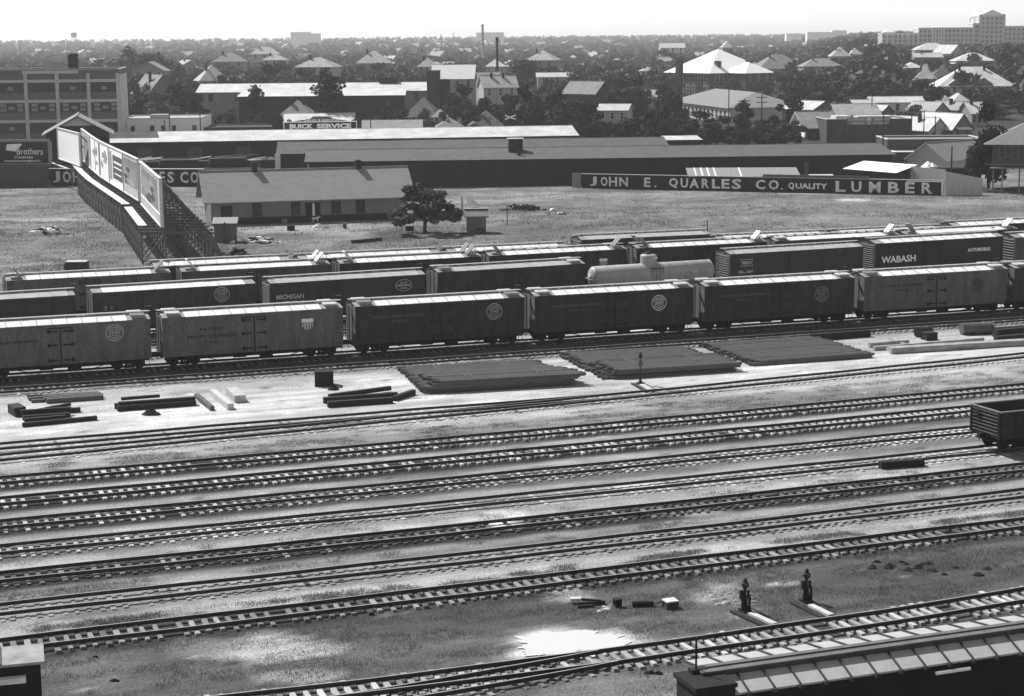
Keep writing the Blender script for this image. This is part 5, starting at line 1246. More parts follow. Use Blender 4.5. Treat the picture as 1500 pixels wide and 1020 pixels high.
tower('water_tower', 'small water tower on the skyline at the far left', 'water tower', 121, 46.5, 2300, .5, .5, GREY[.62], 6, wcap)
# service sign behind the white shed roof
a, W = front(421, 522.5, 412, rad(6)); zs0 = zat(a.x + W / 2, a.y, 190.5); zs1 = zat(a.x + W / 2, a.y, 179.5); zs2 = zat(a.x + W / 2, a.y, 171)
t = thing('service_sign', 'black roof sign lettered BUICK SERVICE with an arched topper', 'sign', a, rad(6))
g = MB(); g.box(0, W, 0, .3, zs0, zs1); g.build('panel', BLACK, t)
g = MB(); g.box(-.15, W + .15, -.1, .34, zs1 + .002, zs1 + .16); g.box(-.15, W + .15, -.1, .34, zs0 - .16, zs0 - .002); g.box(-.15, -.002, -.1, .34, zs0, zs1); g.box(W + .002, W + .15, -.1, .34, zs0, zs1); g.build('frame', WHITE, t)
g = MB(); letters(MB(), 'BUICK', W * .075, W * .40, zs0 + .28, zs1 - .32, -.02, .05).build('lettering', WHITE, t); letters(g, 'SERVICE', W * .45, W * .93, zs0 + .28, zs1 - .32, -.02, .05); g.build('lettering', WHITE, t)
g = MB(); g.add([(W * .10, .12, zs1 + .2), (W * .9, .12, zs1 + .2), (W * .68, .12, zs1 + .75), (W * .62, .12, zs2), (W * .40, .12, zs2), (W * .36, .12, zs1 + .75)], [(0, 1, 2, 3, 4, 5)]); g.add([(W * .10, .26, zs1 + .2), (W * .9, .26, zs1 + .2), (W * .68, .26, zs1 + .75), (W * .62, .26, zs2), (W * .40, .26, zs2), (W * .36, .26, zs1 + .75)], [(5, 4, 3, 2, 1, 0)]); letters(g, 'SALES & SERVICE', W * .28, W * .76, zs1 + .26, zs1 + .66, .10, .02, 1); g.build('topper', [GREY[.09], WHITE], t)
g = MB()
for i in range(5): x = W * (.04 + .23 * i); g.bar((x, .5, 0), (x, .5, zs1), .2, .2); g.bar((x, 2.6, 0), (x, .5, zs1 - .3), .16, .16)
g.build('support_frame', WOODD, t)
# --- lumber yard sheds behind the right fence
o = G(1012, 276); o, W = front(1012, 1170, 307, rad(-2))
ze = zat(o.x + W / 2, 307, 259.5); zr = zat(o.x + W / 2, 313, 247)
t = bld('yard_shed', 'low shed with a grey sloping roof and pale skylight strips, behind the letters QUARLES', 'shed', o, rad(-2), W, 6, ze, zr, 'shed', WALLW, mat('grey_tin_roof', .24, fine=.12, bands=('X', .9, .2, .1)), ov=.3, z0=-.2)
g = MB()
for c in (.055, .115, .175, .235, .47): x = W * c; g.slab([(x, -.2, ze + .20), (x + .22, -.2, ze + .20), (x + .22, 6.1, zr + .20), (x, 6.1, zr + .20)], [(0, 1, 2, 3)], .03)
g.build('skylight_strips', WHITE, t)
t = bld('lean_to', 'tiny white roofed lean to behind the word QUALITY', 'shed', front(1191, 1222, 301, rad(-2))[0], rad(-2), front(1191, 1222, 301, rad(-2))[1], 3, zat(50, 301, 263), zat(50, 304, 257), 'shed', WALLW, ROOFW, ov=.2, z0=-.2)
A = Vector(((1239 - 750) / F * 309, 309, 0)); B = Vector(((1314 - 750) / F * 299, 299, 0)); dd = B - A; hd = math.atan2(dd.y, dd.x)
ze = .5 * (zat(A.x, A.y, 246.5) + zat(B.x, B.y, 257)); n = Vector((-math.sin(hd), math.cos(hd), 0)) * 4.2; zr = .5 * (zat(A.x + n.x, A.y + n.y, 235) + zat(B.x + n.x, B.y + n.y, 245.5))
t = bld('lumber_rack', 'open lumber shed with a glaring white sloping roof, above the word LUMBER', 'shed', A, hd, dd.length, 4.2, ze, zr, 'shed', BLACK, mat('glaring_white_roof', .85, amt=.05), ov=.3, z0=-.2)
A = Vector(((1330 - 750) / F * 338, 338, 0)); ze = zat(A.x + 5, 338, 231); zr = zat(A.x + 3, 335, 210)
t = bld('gabled_barn', 'barn with a pale plank gable and a ribbed grey roof in the lumber yard', 'barn', A, rad(-50), 8.6, 13, ze, zr, 'y', mat('pale_plank_gable', .42, amt=.2, bands=('Z', .35, .25, .1)), mat('barn_tin_roof', .24, bands=('Y', .8, .25, .12), fine=.1), ov=.5, z0=-.3)
_, W = front(1300, 1440, 356, rad(-1)); ze = zat(_.x + 8, 356, 206.5)
t = bld('brick_store', 'long dark brick store with a pale coping, behind the barn', 'store', _, rad(-1), W, 12, ze, ze, 'flat', BRICKM, RF[.26], flat_par=.3, trim=mat('store_coping', .6)); x = 5
g = MB(); g.slab([(.5, -2.2, ze - 1.9), (7, -2.2, ze - 1.9), (7, -.01, ze - 1.7), (.5, -.01, ze - 1.7)], [(0, 1, 2, 3)], .12); g.build('awning', WHITE, t)
def lump(name, label, cat, c, sx, sy, sz, m, seed, group=None, n=14, part=None):
    r = random.Random(seed); t = thing(name, label, cat, c, r.uniform(-.2, .2), group); g = MB()
    vs = [(0, 0, sz)]; fs = []; K = 4
    for k in range(1, K + 1):
        a = k / K
        for i in range(n):
            th_ = 2 * math.pi * i / n; q = r.uniform(.78, 1.12); vs.append((sx * a * q * math.cos(th_), sy * a * q * math.sin(th_), max(-.05, sz * (1 - a ** 1.7) * r.uniform(.6, 1.2)) if k < K else -.08))
    for i in range(n): fs.append((0, 1 + i, 1 + (i + 1) % n))
    for k in range(K - 1):
        for i in range(n): fs.append((1 + k * n + i, 1 + (k + 1) * n + i, 1 + (k + 1) * n + (i + 1) % n, 1 + k * n + (i + 1) % n))
    g.add(vs, fs); g.build(part or 'heap', m, t); return t
TARP = mat('white_tarpaulin', .85, amt=.06)
lump('tarpaulin_heap', 'big white tarpaulin heap in front of the barn', 'tarpaulin', Vector(((1362 - 750) / F * 318, 318, 0)), 4.2, 2.5, 3.3, TARP, 3, part='sheet')
lump('tarpaulin_heap', 'low white tarpaulin left of the big heap', 'tarpaulin', Vector(((1343 - 750) / F * 312, 312, 0)), 2.6, 1.8, 2.2, TARP, 4, part='sheet')
lump('tarpaulin_heap', 'small white tarpaulin right of the dark lumber stack', 'tarpaulin', Vector(((1424 - 750) / F * 316, 316, 0)), 1.8, 1.5, 2.2, TARP, 5, part='sheet')
p = Vector(((1364 - 750) / F * 306, 306, 0)); t = thing('lumber_pile', 'long black lumber stack beside the white tarpaulins', 'lumber pile', p, rad(-6)); g = MB()
for i in range(11): g.box(R.uniform(0, .4), 7.0 - R.uniform(0, .5), 0, 3, i * .3, i * .3 + .24)
g.build('stack', BLACK, t)
# house on posts at the right edge
_, W = front(1453, 1600, 296, rad(-15)); ze = zat(_.x, 296, 207); zr = zat(_.x + 6, 303, 172)
t = bld('raised_house', 'dark house raised on posts with a grey hip roof, at the right edge', 'house', _, rad(-15), W, 14, ze, zr, 'hip', mat('raised_house_wall', .06, amt=.3), mat('raised_house_roof', .17, fine=.2), ov=1.3, z0=zat(_.x, 296, 246), wins=[(1.6, ze - 2.6, .9, 1.7), (3.6, ze - 2.6, .9, 1.7), (6, ze - 2.6, .9, 1.7)], fr=DARKF)
g = MB()
for x in (.3, 1.7, 4.4, 7.2): g.box(x - .1, x + .1, .1, .3, -.3, zat(_.x, 296, 246)); g.box(x - .1, x + .1, 6, 6.2, -.3, zat(_.x, 296, 246))
g.box(-.2, W, -1.2, -.02, zat(_.x, 296, 246) - .05, zat(_.x, 296, 246) + .08); g.bar((-1.0, -1.1, zat(_.x, 296, 240)), (W, -1.1, zat(_.x, 296, 240)), .08); g.build('posts', WOODG, t)
# --- utility poles
def pole(label, px, base, top, arms=0, d=None, r=.14):
    p = T(px, base) if d is None else Vector(((px - 750) / F * d, d, 0)); z = zat(p.x, p.y, top) - p.z
    t = thing('utility_pole', label, 'pole', p, 0, 'utility poles'); g = MB(); g.tube((0, 0, -.3), (0, 0, z), r * 1.15, r * .8, n=7); g.build('shaft', WOODD, t)
    for k in range(arms): g = MB(); g.box(-1.2, 1.2, -.08, .08, z - .7 - k * 1.1, z - .55 - k * 1.1); [g.tube((x, 0, z - .55 - k * 1.1), (x, 0, z - .38 - k * 1.1), .05, n=5) for x in (-1.1, -.6, .6, 1.1)]; g.build('crossarm', WOODD, t)
pole('short pole left of the taller one before the white stucco building', 247, 200, 176.5, d=405)
pole('tall pole before the white stucco building', 254.5, 200, 165, d=408)
pole('pole at the right corner of the white stucco building', 299, 200, 164, d=415)
pole('tall bare pole before the workshop', 1068, 205, 125, 0, d=425)
pole('pole with two crossarms before the workshop', 1116, 205, 139, 2, d=425, r=.17)
pole('thin pole between the two poles before the workshop', 1091, 205, 144, 1, d=430)
pole('leaning dark pole before the telephone warehouse', 1293.5, 240, 168, 0, d=352)
pole('short pole by the warehouse roof, left of the leaning pole', 1279, 234, 192, 0, d=340)
pole('pole at the right corner of the telephone warehouse', 1334.5, 205, 161, 0, d=430)
pole('pole in front of the first gabled house', 1352.5, 205, 161, 0, d=428)
pole('slim pole between the first two gabled houses', 1369, 205, 170, 0, d=432)
pole('pole standing in the lumber yard by the tarpaulins', 1394.5, 255, 214, 0, d=304)
pole('pole right of the service sign', 531, 190, 171, 0, d=420)
pole('second pole right of the service sign', 547, 190, 170, 0, d=418)
pole('pole before the pyramid roofed house', 720.5, 186, 171, 0, d=418)
pole('dark pole among trees left of the crossing sign', 741.5, 184, 140, 0, d=425)
pole('thin pole among the dark trees left of the workshop', 968, 204, 150, 0, d=415)
pole('pole before the big hip roofed house', 1427, 140, 105, 0, d=590)
pole('pole left of the big hip roofed house', 1366, 135, 113, 0, d=560)
pole('pole behind the telephone warehouse roof', 1276, 165, 138, 0, d=470)
p = Vector(((750 - 750) / F * 430, 430, 0)); t = thing('crossing_sign', 'white X shaped crossing sign between the trees', 'crossing sign', p, 0); z = zat(0, 430, 172)
g = MB(); g.bar((0, 0, 0), (0, 0, z), .12); g.build('post', WOODD, t); g = MB(); g.bar((-1.3, -.1, z - .5), (1.3, -.1, z + .5), .06, .3); g.bar((-1.3, -.16, z + .5), (1.3, -.16, z - .5), .06, .3); g.build('crossbuck', WHITE, t)
# ------------------------------------------------------------------ trees
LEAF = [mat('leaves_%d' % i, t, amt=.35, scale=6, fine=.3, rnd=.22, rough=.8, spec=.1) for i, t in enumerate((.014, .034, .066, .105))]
BARK = mat('bark', .035, amt=.3, scale=6)
def crown_mesh(name, seed, kind='round', n=2600, leaf=.05, mats=(1, 2), nc=16):
    rs = np.random.RandomState(seed); cl = []
    for i in range(nc):
        if kind == 'tall':
            z = .22 + .74 * (i + .5) / nc; w = .34 * (1 - ((z - .22) / .80) ** 1.3) + .05; a = rs.rand() * 6.28; rr = w * rs.rand() * .8
            cl.append((rr * math.cos(a), rr * math.sin(a), z, .12 + .10 * rs.rand() * (1.1 - z)))
        elif kind == 'full':
            a = rs.rand() * 6.28; rr = .40 * math.sqrt(rs.rand()); z = .17 + .68 * rs.rand() * (1 - (rr / .46) ** 2) + .05
            cl.append((rr * math.cos(a), rr * math.sin(a), z, rs.uniform(.09, .16)))
        elif kind == 'dome':
            a = rs.rand() * 6.28; rr = .46 * math.sqrt(rs.rand()); z = .30 + .56 * rs.rand() ** .8 * (1 - (rr / .50) ** 2) - .10 * (rr / .43) ** 2 + .02
            cl.append((rr * math.cos(a), rr * math.sin(a), z, rs.uniform(.06, .11)))
        elif kind == 'wide':
            a = 6.28 * i / nc + rs.rand() * .5; rr = .40 * math.sqrt(rs.rand()); z = .50 + .36 * (1 - (rr / .42) ** 2) * rs.uniform(.35, 1)
            cl.append((rr * math.cos(a), rr * math.sin(a), z, rs.uniform(.075, .13)))
        else:
            a = rs.rand() * 6.28; rr = .36 * math.sqrt(rs.rand()); z = .36 + .50 * rs.rand() * (1 - (rr / .45) ** 2) + .05
            cl.append((rr * math.cos(a), rr * math.sin(a), z, rs.uniform(.11, .19)))
    cl = np.array(cl); wt = cl[:, 3] ** 2; k = rs.choice(nc, n, p=wt / wt.sum())
    dr = rs.normal(size=(n, 3)); dr /= np.linalg.norm(dr, axis=1)[:, None]
    rad_ = cl[k, 3] * (1 - .55 * rs.rand(n) ** 2) * rs.uniform(.85, 1.15, n)
    c = cl[k, :3] + dr * rad_[:, None] * np.array([1, 1, .8])
    nn = dr + rs.normal(size=(n, 3)) * .6; nn /= np.linalg.norm(nn, axis=1)[:, None]
    t = np.cross(nn, rs.normal(size=(n, 3))); t /= np.linalg.norm(t, axis=1)[:, None]; b = np.cross(nn, t)
    sz = leaf * rs.uniform(.6, 1.35, n)[:, None]
    V = np.stack([c - t * sz * .7, c - b * sz * .45, c + t * sz * .8, c + b * sz * .5], 1).reshape(-1, 3)
    me = bpy.data.meshes.new(name); me.vertices.add(n * 4); me.vertices.foreach_set('co', V.ravel().astype(np.float32))
    me.loops.add(n * 4); me.loops.foreach_set('vertex_index', np.arange(n * 4, dtype=np.int32)); me.polygons.add(n)
    me.polygons.foreach_set('loop_start', np.arange(n, dtype=np.int32) * 4); me.polygons.foreach_set('loop_total', np.full(n, 4, np.int32))
    for m in mats: me.materials.append(LEAF[m])
    cm = rs.rand(nc) < .5; me.polygons.foreach_set('material_index', (cm[k] ^ (rs.rand(n) < .2)).astype(np.int32)); me.update(calc_edges=True)
    return me, cl
def trunk_mesh(cl, seed, r0=.028, zf=.32, lean=0.0):
    g = MB(); r = random.Random(seed); f = (r.uniform(-.02, .02) + lean, r.uniform(-.02, .02), zf)
    g.tube((0, 0, -.03), f, r0, r0 * .75, n=7)
    for c in cl[:9]: m = (c[0] * .5 + f[0] * .5, c[1] * .5 + f[1] * .5, f[2] + (c[2] - f[2]) * .6); g.tube(f, m, r0 * .55, r0 * .3, n=5); g.tube(m, (c[0], c[1], c[2]), r0 * .3, r0 * .1, n=4)
    return g.mesh('trunk', BARK)
PT = {}
for k, (kind, n, lf, cnt) in {'round': ('round', 2300, .052, 5), 'tall': ('tall', 2000, .045, 3), 'wide': ('wide', 2300, .05, 3), 'full': ('full', 3000, .046, 5)}.items():
    for tnk, mts in (('dark', (0, 1)), ('mid', (1, 3)), ('pale', (2, 3))):
        for i in range(cnt if tnk != 'pale' else 2):
            me, cl = crown_mesh('crown', hash((k, i)) % 9999 if False else sum(map(ord, k + tnk)) + i * 31, kind, n, lf, mts, {'tall': 18, 'full': 20}.get(k, 14))
            PT.setdefault((k, tnk), []).append((me, trunk_mesh(cl, i)))
TG = 'trees among the houses beyond the yard'
def tree(label, x, y, h, w, kind='round', tn='mid', z=None, group=TG, rz=None, sc_z=0.0):
    z = hz(x, y) if z is None else z
    t = thing('tree', label, 'tree', (x, y, z), R.uniform(0, 6.28) if rz is None else rz, group); me, tr = R.choice(PT[(kind, tn)])
    f = {'round': .80, 'tall': .55, 'wide': .92, 'full': .84}[kind]
    s = (w / f, w / f, h)
    put(me, 'crown', t, (0, 0, 0), (0, 0, 0), s); put(tr, 'trunk', t, (0, 0, 0), (0, 0, 0), s)
    return t
def tr(label, px, top, wpx, d, kind='round', tn='dark'):
    if kind == 'round' and d < 660: kind = 'full'
    x = (px - 750) / F * d; z = hz(x, d); h = zat(x, d, top) - z; return tree(label, x, d, h, wpx * d / F, kind, tn)
for a in [('pointed dark tree before the left end of the long two storey building', 382, 128, 36, 470, 'tall', 'dark'), ('big dark pointed tree rising over the service sign', 487, 111, 56, 468, 'tall', 'dark'), ('dark bush crowned tree left of the big pointed tree', 430, 168, 26, 440, 'round', 'dark'),
          ('ragged dark tree at the left end of the service sign', 412, 168, 26, 425, 'tall', 'dark'), ('mid grey tree below the left end of the long building', 335, 146, 46, 450, 'round', 'mid'), ('low bushy tree right of the white stucco building', 385, 160, 28, 446, 'round', 'pale'),
          ('dark tree hiding the right end of the brick warehouse', 575, 146, 56, 480, 'round', 'dark'), ('tree shading the sunlit hip roof', 626, 150, 44, 465, 'round', 'mid'), ('round dark tree before the church hall', 680, 118, 58, 500, 'round', 'dark'), ('dark tree below the two storey frame house', 708, 138, 52, 470, 'round', 'dark'),
          ('broad dark tree behind the tall pyramid roof', 738, 132, 60, 480, 'round', 'dark'), ('tall dark tree with sky gaps left of the crossing sign', 762, 110, 60, 455, 'round', 'dark'), ('dark tree at the right end of the white shed roof', 812, 120, 78, 450, 'round', 'dark'), ('very dark wide tree right of the white shed roof', 850, 140, 80, 440, 'round', 'dark'),
          ('dark tree hiding the small barn', 905, 128, 60, 500, 'round', 'dark'), ('tall dark tree behind the gap with the white house', 930, 108, 66, 520, 'round', 'dark'), ('dark spreading tree before the workshop', 945, 152, 74, 430, 'round', 'dark'), ('dark tree left of the workshop windows', 985, 146, 66, 440, 'round', 'dark'),
          ('dark low tree below the workshop windows', 1020, 158, 70, 430, 'round', 'dark'), ('dark tree below the tall bare pole', 1050, 166, 60, 428, 'round', 'dark'), ('lighter tree before the workshop end', 1088, 150, 34, 440, 'tall', 'dark'), ('round tree below the pole with two crossarms', 1118, 172, 56, 430, 'round', 'dark'),
          ('rounded tree left of the porch house', 1152, 168, 62, 425, 'round', 'mid'), ('big dark tree above the porch house', 1158, 137, 52, 460, 'round', 'dark'), ('tree standing before the long white building', 1330, 146, 48, 462, 'round', 'mid'), ('dark tree in front of the dark gap', 882, 162, 40, 428, 'round', 'dark'),
          ('dark tree behind the white house in the gap', 945, 140, 46, 540, 'round', 'dark'), ('tall dark tree left of the school', 968, 112, 54, 560, 'round', 'dark'), ('dark tree behind the right shed roof end', 830, 150, 60, 470, 'round', 'dark'),
          ('tree before the pale hipped roof right of the smokestack', 775, 84, 54, 700, 'round', 'mid'), ('round tree just right of the black smokestack', 757, 92, 40, 680, 'round', 'mid'), ('tree behind the barn left of the school', 900, 92, 66, 640, 'round', 'mid'), ('broad tree in the middle of the view', 858, 96, 70, 640, 'round', 'mid'),
          ('dark broad tree above the long two storey building', 400, 88, 64, 640, 'round', 'dark'), ('dark tree above the roof monitor side', 478, 98, 52, 620, 'round', 'dark'), ('tree left of the square pale house', 592, 96, 46, 640, 'round', 'mid')]:
    tr(*a)
for k, (px, top, w, d, tn) in enumerate([(210, 96, 60, 560, 'mid'), (236, 122, 60, 500, 'mid'), (262, 118, 62, 520, 'dark'), (205, 128, 46, 480, 'mid'), (290, 126, 44, 500, 'dark'), (225, 74, 62, 800, 'mid'), (190, 66, 70, 900, 'mid'), (285, 100, 56, 600, 'mid'), (255, 84, 56, 760, 'mid'), (275, 146, 50, 470, 'mid'), (218, 150, 48, 462, 'mid'), (340, 104, 40, 600, 'dark')]):
    tr(['leafy tree deep in the left grove', 'middling tree behind the white stucco building', 'dark tree behind the white stucco building', 'tree beside the pale side wall of the factory', 'dark tree at the left end of the long building', 'broad hazy tree above the factory corner', 'big hazy tree above the factory', 'tree above the house deep in the left trees', 'hazy round tree left of the tall pale house', 'low tree just over the stucco parapet', 'low tree between factory and stucco parapet', 'dark tree beside the tall pale roofed house'][k], px, top, w, d, 'round', tn)
for k, (px, top, w, d, tn) in enumerate([(1180, 108, 60, 600, 'dark'), (1215, 112, 62, 590, 'dark'), (1250, 104, 66, 600, 'dark'), (1282, 96, 70, 620, 'dark'), (1305, 110, 56, 580, 'dark'), (1330, 122, 60, 560, 'dark'), (1265, 84, 70, 760, 'mid'), (1225, 94, 60, 700, 'mid'), (1200, 126, 56, 540, 'mid'), (1240, 128, 60, 535, 'mid'), (1150, 106, 50, 640, 'dark'), (1300, 86, 60, 800, 'mid'), (1355, 126, 44, 545, 'mid'), (1160, 124, 44, 560, 'dark')]):
    tr(['dark tree right of the school', 'dark tree in the grove below the wide grey house', 'dark tree in the middle of the big grove', 'largest dark tree of the big grove', 'dark tree at the right edge of the big grove', 'dark tree left of the broad grey hip roof', 'hazy tree topping the big grove', 'hazy tree behind the big grove, below the steep pale roof', 'low tree at the front of the big grove', 'low wide tree at the front of the big grove', 'dark tree touching the school at its right', 'hazy tree left of the house with the dark roof', 'tree left of the bright roofed cottage', 'dark tree above the porch house roof'][k], px, top, w, d, 'round', tn)
for a in [('bushy tree right of the tarpaulins on the hillside', 1466, 122, 50, 560, 'round', 'mid'), ('shrubby tree before the right half of the big hip roofed house', 1440, 130, 44, 585, 'round', 'mid'), ('dark shrub tree at the right edge below the big hip roofed house', 1490, 140, 60, 520, 'round', 'dark'), ('rounded tree behind the roof of the pale house, at the right', 1458, 150, 46, 500, 'round', 'dark')]: tr(*a)
for k, (px, top, w, d, lb) in enumerate([(798, 136, 58, 470, 'dark tree between the crossing sign and the end of the white shed roof'), (825, 164, 60, 428, 'low dark tree right behind the end of the white shed roof'), (862, 166, 56, 424, 'low dark tree left of the gap with the white house'), (868, 118, 60, 540, 'dark tree above the very dark wide tree'), (905, 178, 40, 424, 'shrubby dark tree under the gap with the white house'),
    (930, 170, 58, 424, 'low dark tree right of the gap with the white house'), (968, 166, 60, 422, 'low dark tree before the left end of the workshop'), (1000, 172, 56, 422, 'low dark tree under the workshop windows'), (1036, 178, 58, 420, 'lowest dark tree under the workshop windows'), (1074, 182, 46, 420, 'shrubby dark tree at the foot of the tall bare pole'),
    (1100, 186, 50, 420, 'shrubby tree at the foot of the pole with two crossarms'), (1135, 186, 52, 420, 'shrubby tree left of the rounded tree by the porch house'), (915, 112, 62, 580, 'dark tree behind the small barn'), (990, 128, 40, 500, 'slim dark tree before the left wall of the school'), (600, 158, 40, 450, 'dark tree at the left of the sunlit mottled roof'), (665, 150, 46, 460, 'dark tree below the church hall'), (700, 168, 40, 436, 'dark tree left of the tall pyramid roof'), (540, 158, 44, 452, 'dark tree behind the grey store shed')]): tr(lb, px, top, w, d, 'round', 'dark')
# large tree at the right edge and the small tree by the section house
for px, top, w, d, lb in ((1450, 146, 78, 303, 'large dark tree beside the raised house at the right edge'), (1437, 188, 44, 300, 'leaning lower tree between the barn and the raised house')):
    tr(lb, px, top, w, d, 'round', 'dark')
def bigtree():
    p = G(622, 343); h = zat(p.x, p.y, 262); t = thing('tree', 'lone small spreading tree in front of the section house', 'tree', p, 0)
    rs = np.random.RandomState(5); w = 106 * p.y / F
    me, cl = crown_mesh('crown', 42, 'dome', 11000, .026, (1, 3), 46)
    o = put(me, 'crown', t, (0, 0, 0), (0, 0, 0), (w / .96, w / .96, h * 1.06))
    g = MB(); g.tube((0, 0, -.1), (.1, 0, h * .24), .30, .22, n=9)
    for a, b in (((.1, 0, h * .22), (-1.6, -.2, h * .48)), ((.1, 0, h * .2), (2.4, .1, h * .46)), ((.1, 0, h * .24), (.2, .4, h * .62)), ((.1, 0, h * .24), (-.6, -.6, h * .6)), ((2.4, .1, h * .46), (3.6, .2, h * .6)), ((-1.6, -.2, h * .48), (-3.2, 0, h * .66)), ((.2, .4, h * .62), (1.2, .4, h * .85)), ((-.6, -.6, h * .6), (-1.3, -.8, h * .82))): g.tube(a, b, .15, .07, n=7)
    g.build('trunk', BARK, t)
bigtree()
# scattered trees and houses of the town, thinning into one far wood
def blocked(px, d, w=0, y=0):
    return any(a - w < px < b + w and d < q and y < yy for a, b, q, yy in PROT)
def place_name(px):
    for a, n in ((190, 'above the factory'), (300, 'over the left grove'), (420, 'above the long building'), (530, 'above the service sign'), (640, 'above the roof monitor'), (700, 'above the church hall'), (760, 'around the smokestacks'), (860, 'right of the smokestacks'), (980, 'left of the school'), (1130, 'behind the school'), (1240, 'right of the school'), (1340, 'left of the hospital')):
        if px < a: return n
    return 'below the hospital'
rhd = random.Random(19)
for p0, p1, ye, d, lb in HID:
    n = 3
    for i in range(n):
        px = p0 + (p1 - p0) * (i + .5 + rhd.uniform(-.25, .25)) / n; dd = d - 5 - 3 * i; x = (px - 750) / F * dd; z = hz(x, dd); h = max(2.2, (zat(x, dd, ye - .4) - z) * rhd.uniform(.85, 1.12)); w = max(h * 1.1, (p1 - p0) * d / F * .62)
        tree(('round', 'wide', 'ragged')[i] + ' bushy tree before the ' + lb.split(',')[0], x, dd, h, w, ('full', 'wide', 'full')[i], rhd.choice(('dark', 'mid')))
rq = random.Random(77); cnt = 0; fars = []
cand = []
for i in range(9000):
    px = rq.uniform(-70, 1570); py = 55 + 105 * rq.random() ** 1.75
    cand.append((py, px))
cand.sort(reverse=True); occ = {}
PROTX = list(PROT)
for py, px in cand:
    p = T(px, py); d = p.y
    if d < 470 or d > 8000: continue
    h = rq.uniform(6.5, 11.5); w = h * rq.uniform(.75, 1.25); wp = w * F / d
    if blocked(px, d, wp * .4, P((p.x, p.y, p.z + h))[1]):
        h *= .55; w = h * rq.uniform(.9, 1.3)
        if blocked(px, d, w * F / d * .3, P((p.x, p.y, p.z + h))[1]): continue
    key = (int(px / max(wp * .55, 2.2)), int(math.log(d) * 22))
    if key in occ: continue
    occ[key] = 1
    if cnt < 118:
        size = 'tall' if h > 9.8 else ('small' if h < 7.6 else 'middling'); far = 'near' if d < 800 else ('hazy' if d < 1500 else 'faint')
        tn = rq.choice(('dark', 'mid', 'mid', 'pale', 'pale') if d > 620 else ('dark', 'dark', 'mid')); wd = 'spreading' if w / h > 1.08 else ('slim' if w / h < .85 else 'round')  # farther trees draw paler leaves, distance haze put into the colour
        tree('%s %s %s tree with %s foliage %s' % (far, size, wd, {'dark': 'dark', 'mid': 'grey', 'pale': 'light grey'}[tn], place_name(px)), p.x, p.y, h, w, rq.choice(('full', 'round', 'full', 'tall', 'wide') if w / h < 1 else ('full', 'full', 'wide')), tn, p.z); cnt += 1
    else: fars.append((p.x, p.y, p.z, h, w))
rs = np.random.RandomState(3); Vs = []; ms = []
for x, y, z, h, w in fars:
    n = int(min(150, max(26, 150 * 1200 / y))); c = rs.normal(size=(n, 3)); c /= np.linalg.norm(c, axis=1)[:, None]; c *= rs.uniform(.55, 1.05, n)[:, None]
    c = c * np.array([w * .5, w * .5, h * .40]) + np.array([x, y, z + h * .58]); nn = rs.normal(size=(n, 3)); t = np.cross(nn, rs.normal(size=(n, 3))); t /= np.linalg.norm(t, axis=1)[:, None]; b = np.cross(nn / np.linalg.norm(nn, axis=1)[:, None], t)
    s = h * .15 * rs.uniform(.7, 1.4, n)[:, None] * (1 if n > 60 else 1.6)
    Vs.append(np.stack([c - t * s, c - b * s * .7, c + t * s, c + b * s * .7], 1).reshape(-1, 3)); ms.append(np.full(n, rs.randint(0, 3)))
if Vs:
    V = np.concatenate(Vs); n = len(V) // 4; me = bpy.data.meshes.new('distant_wood'); me.vertices.add(n * 4); me.vertices.foreach_set('co', V.ravel().astype(np.float32))
    me.loops.add(n * 4); me.loops.foreach_set('vertex_index', np.arange(n * 4, dtype=np.int32)); me.polygons.add(n)
    me.polygons.foreach_set('loop_start', np.arange(n, dtype=np.int32) * 4); me.polygons.foreach_set('loop_total', np.full(n, 4, np.int32))
    for m in (1, 2, 3): me.materials.append(LEAF[m])  # darkest leaf tone left out, haze painted into the far crowns
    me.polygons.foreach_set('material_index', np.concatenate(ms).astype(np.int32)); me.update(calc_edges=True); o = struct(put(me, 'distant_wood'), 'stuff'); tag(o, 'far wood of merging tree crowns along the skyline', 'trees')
print('TREES', cnt, len(fars))
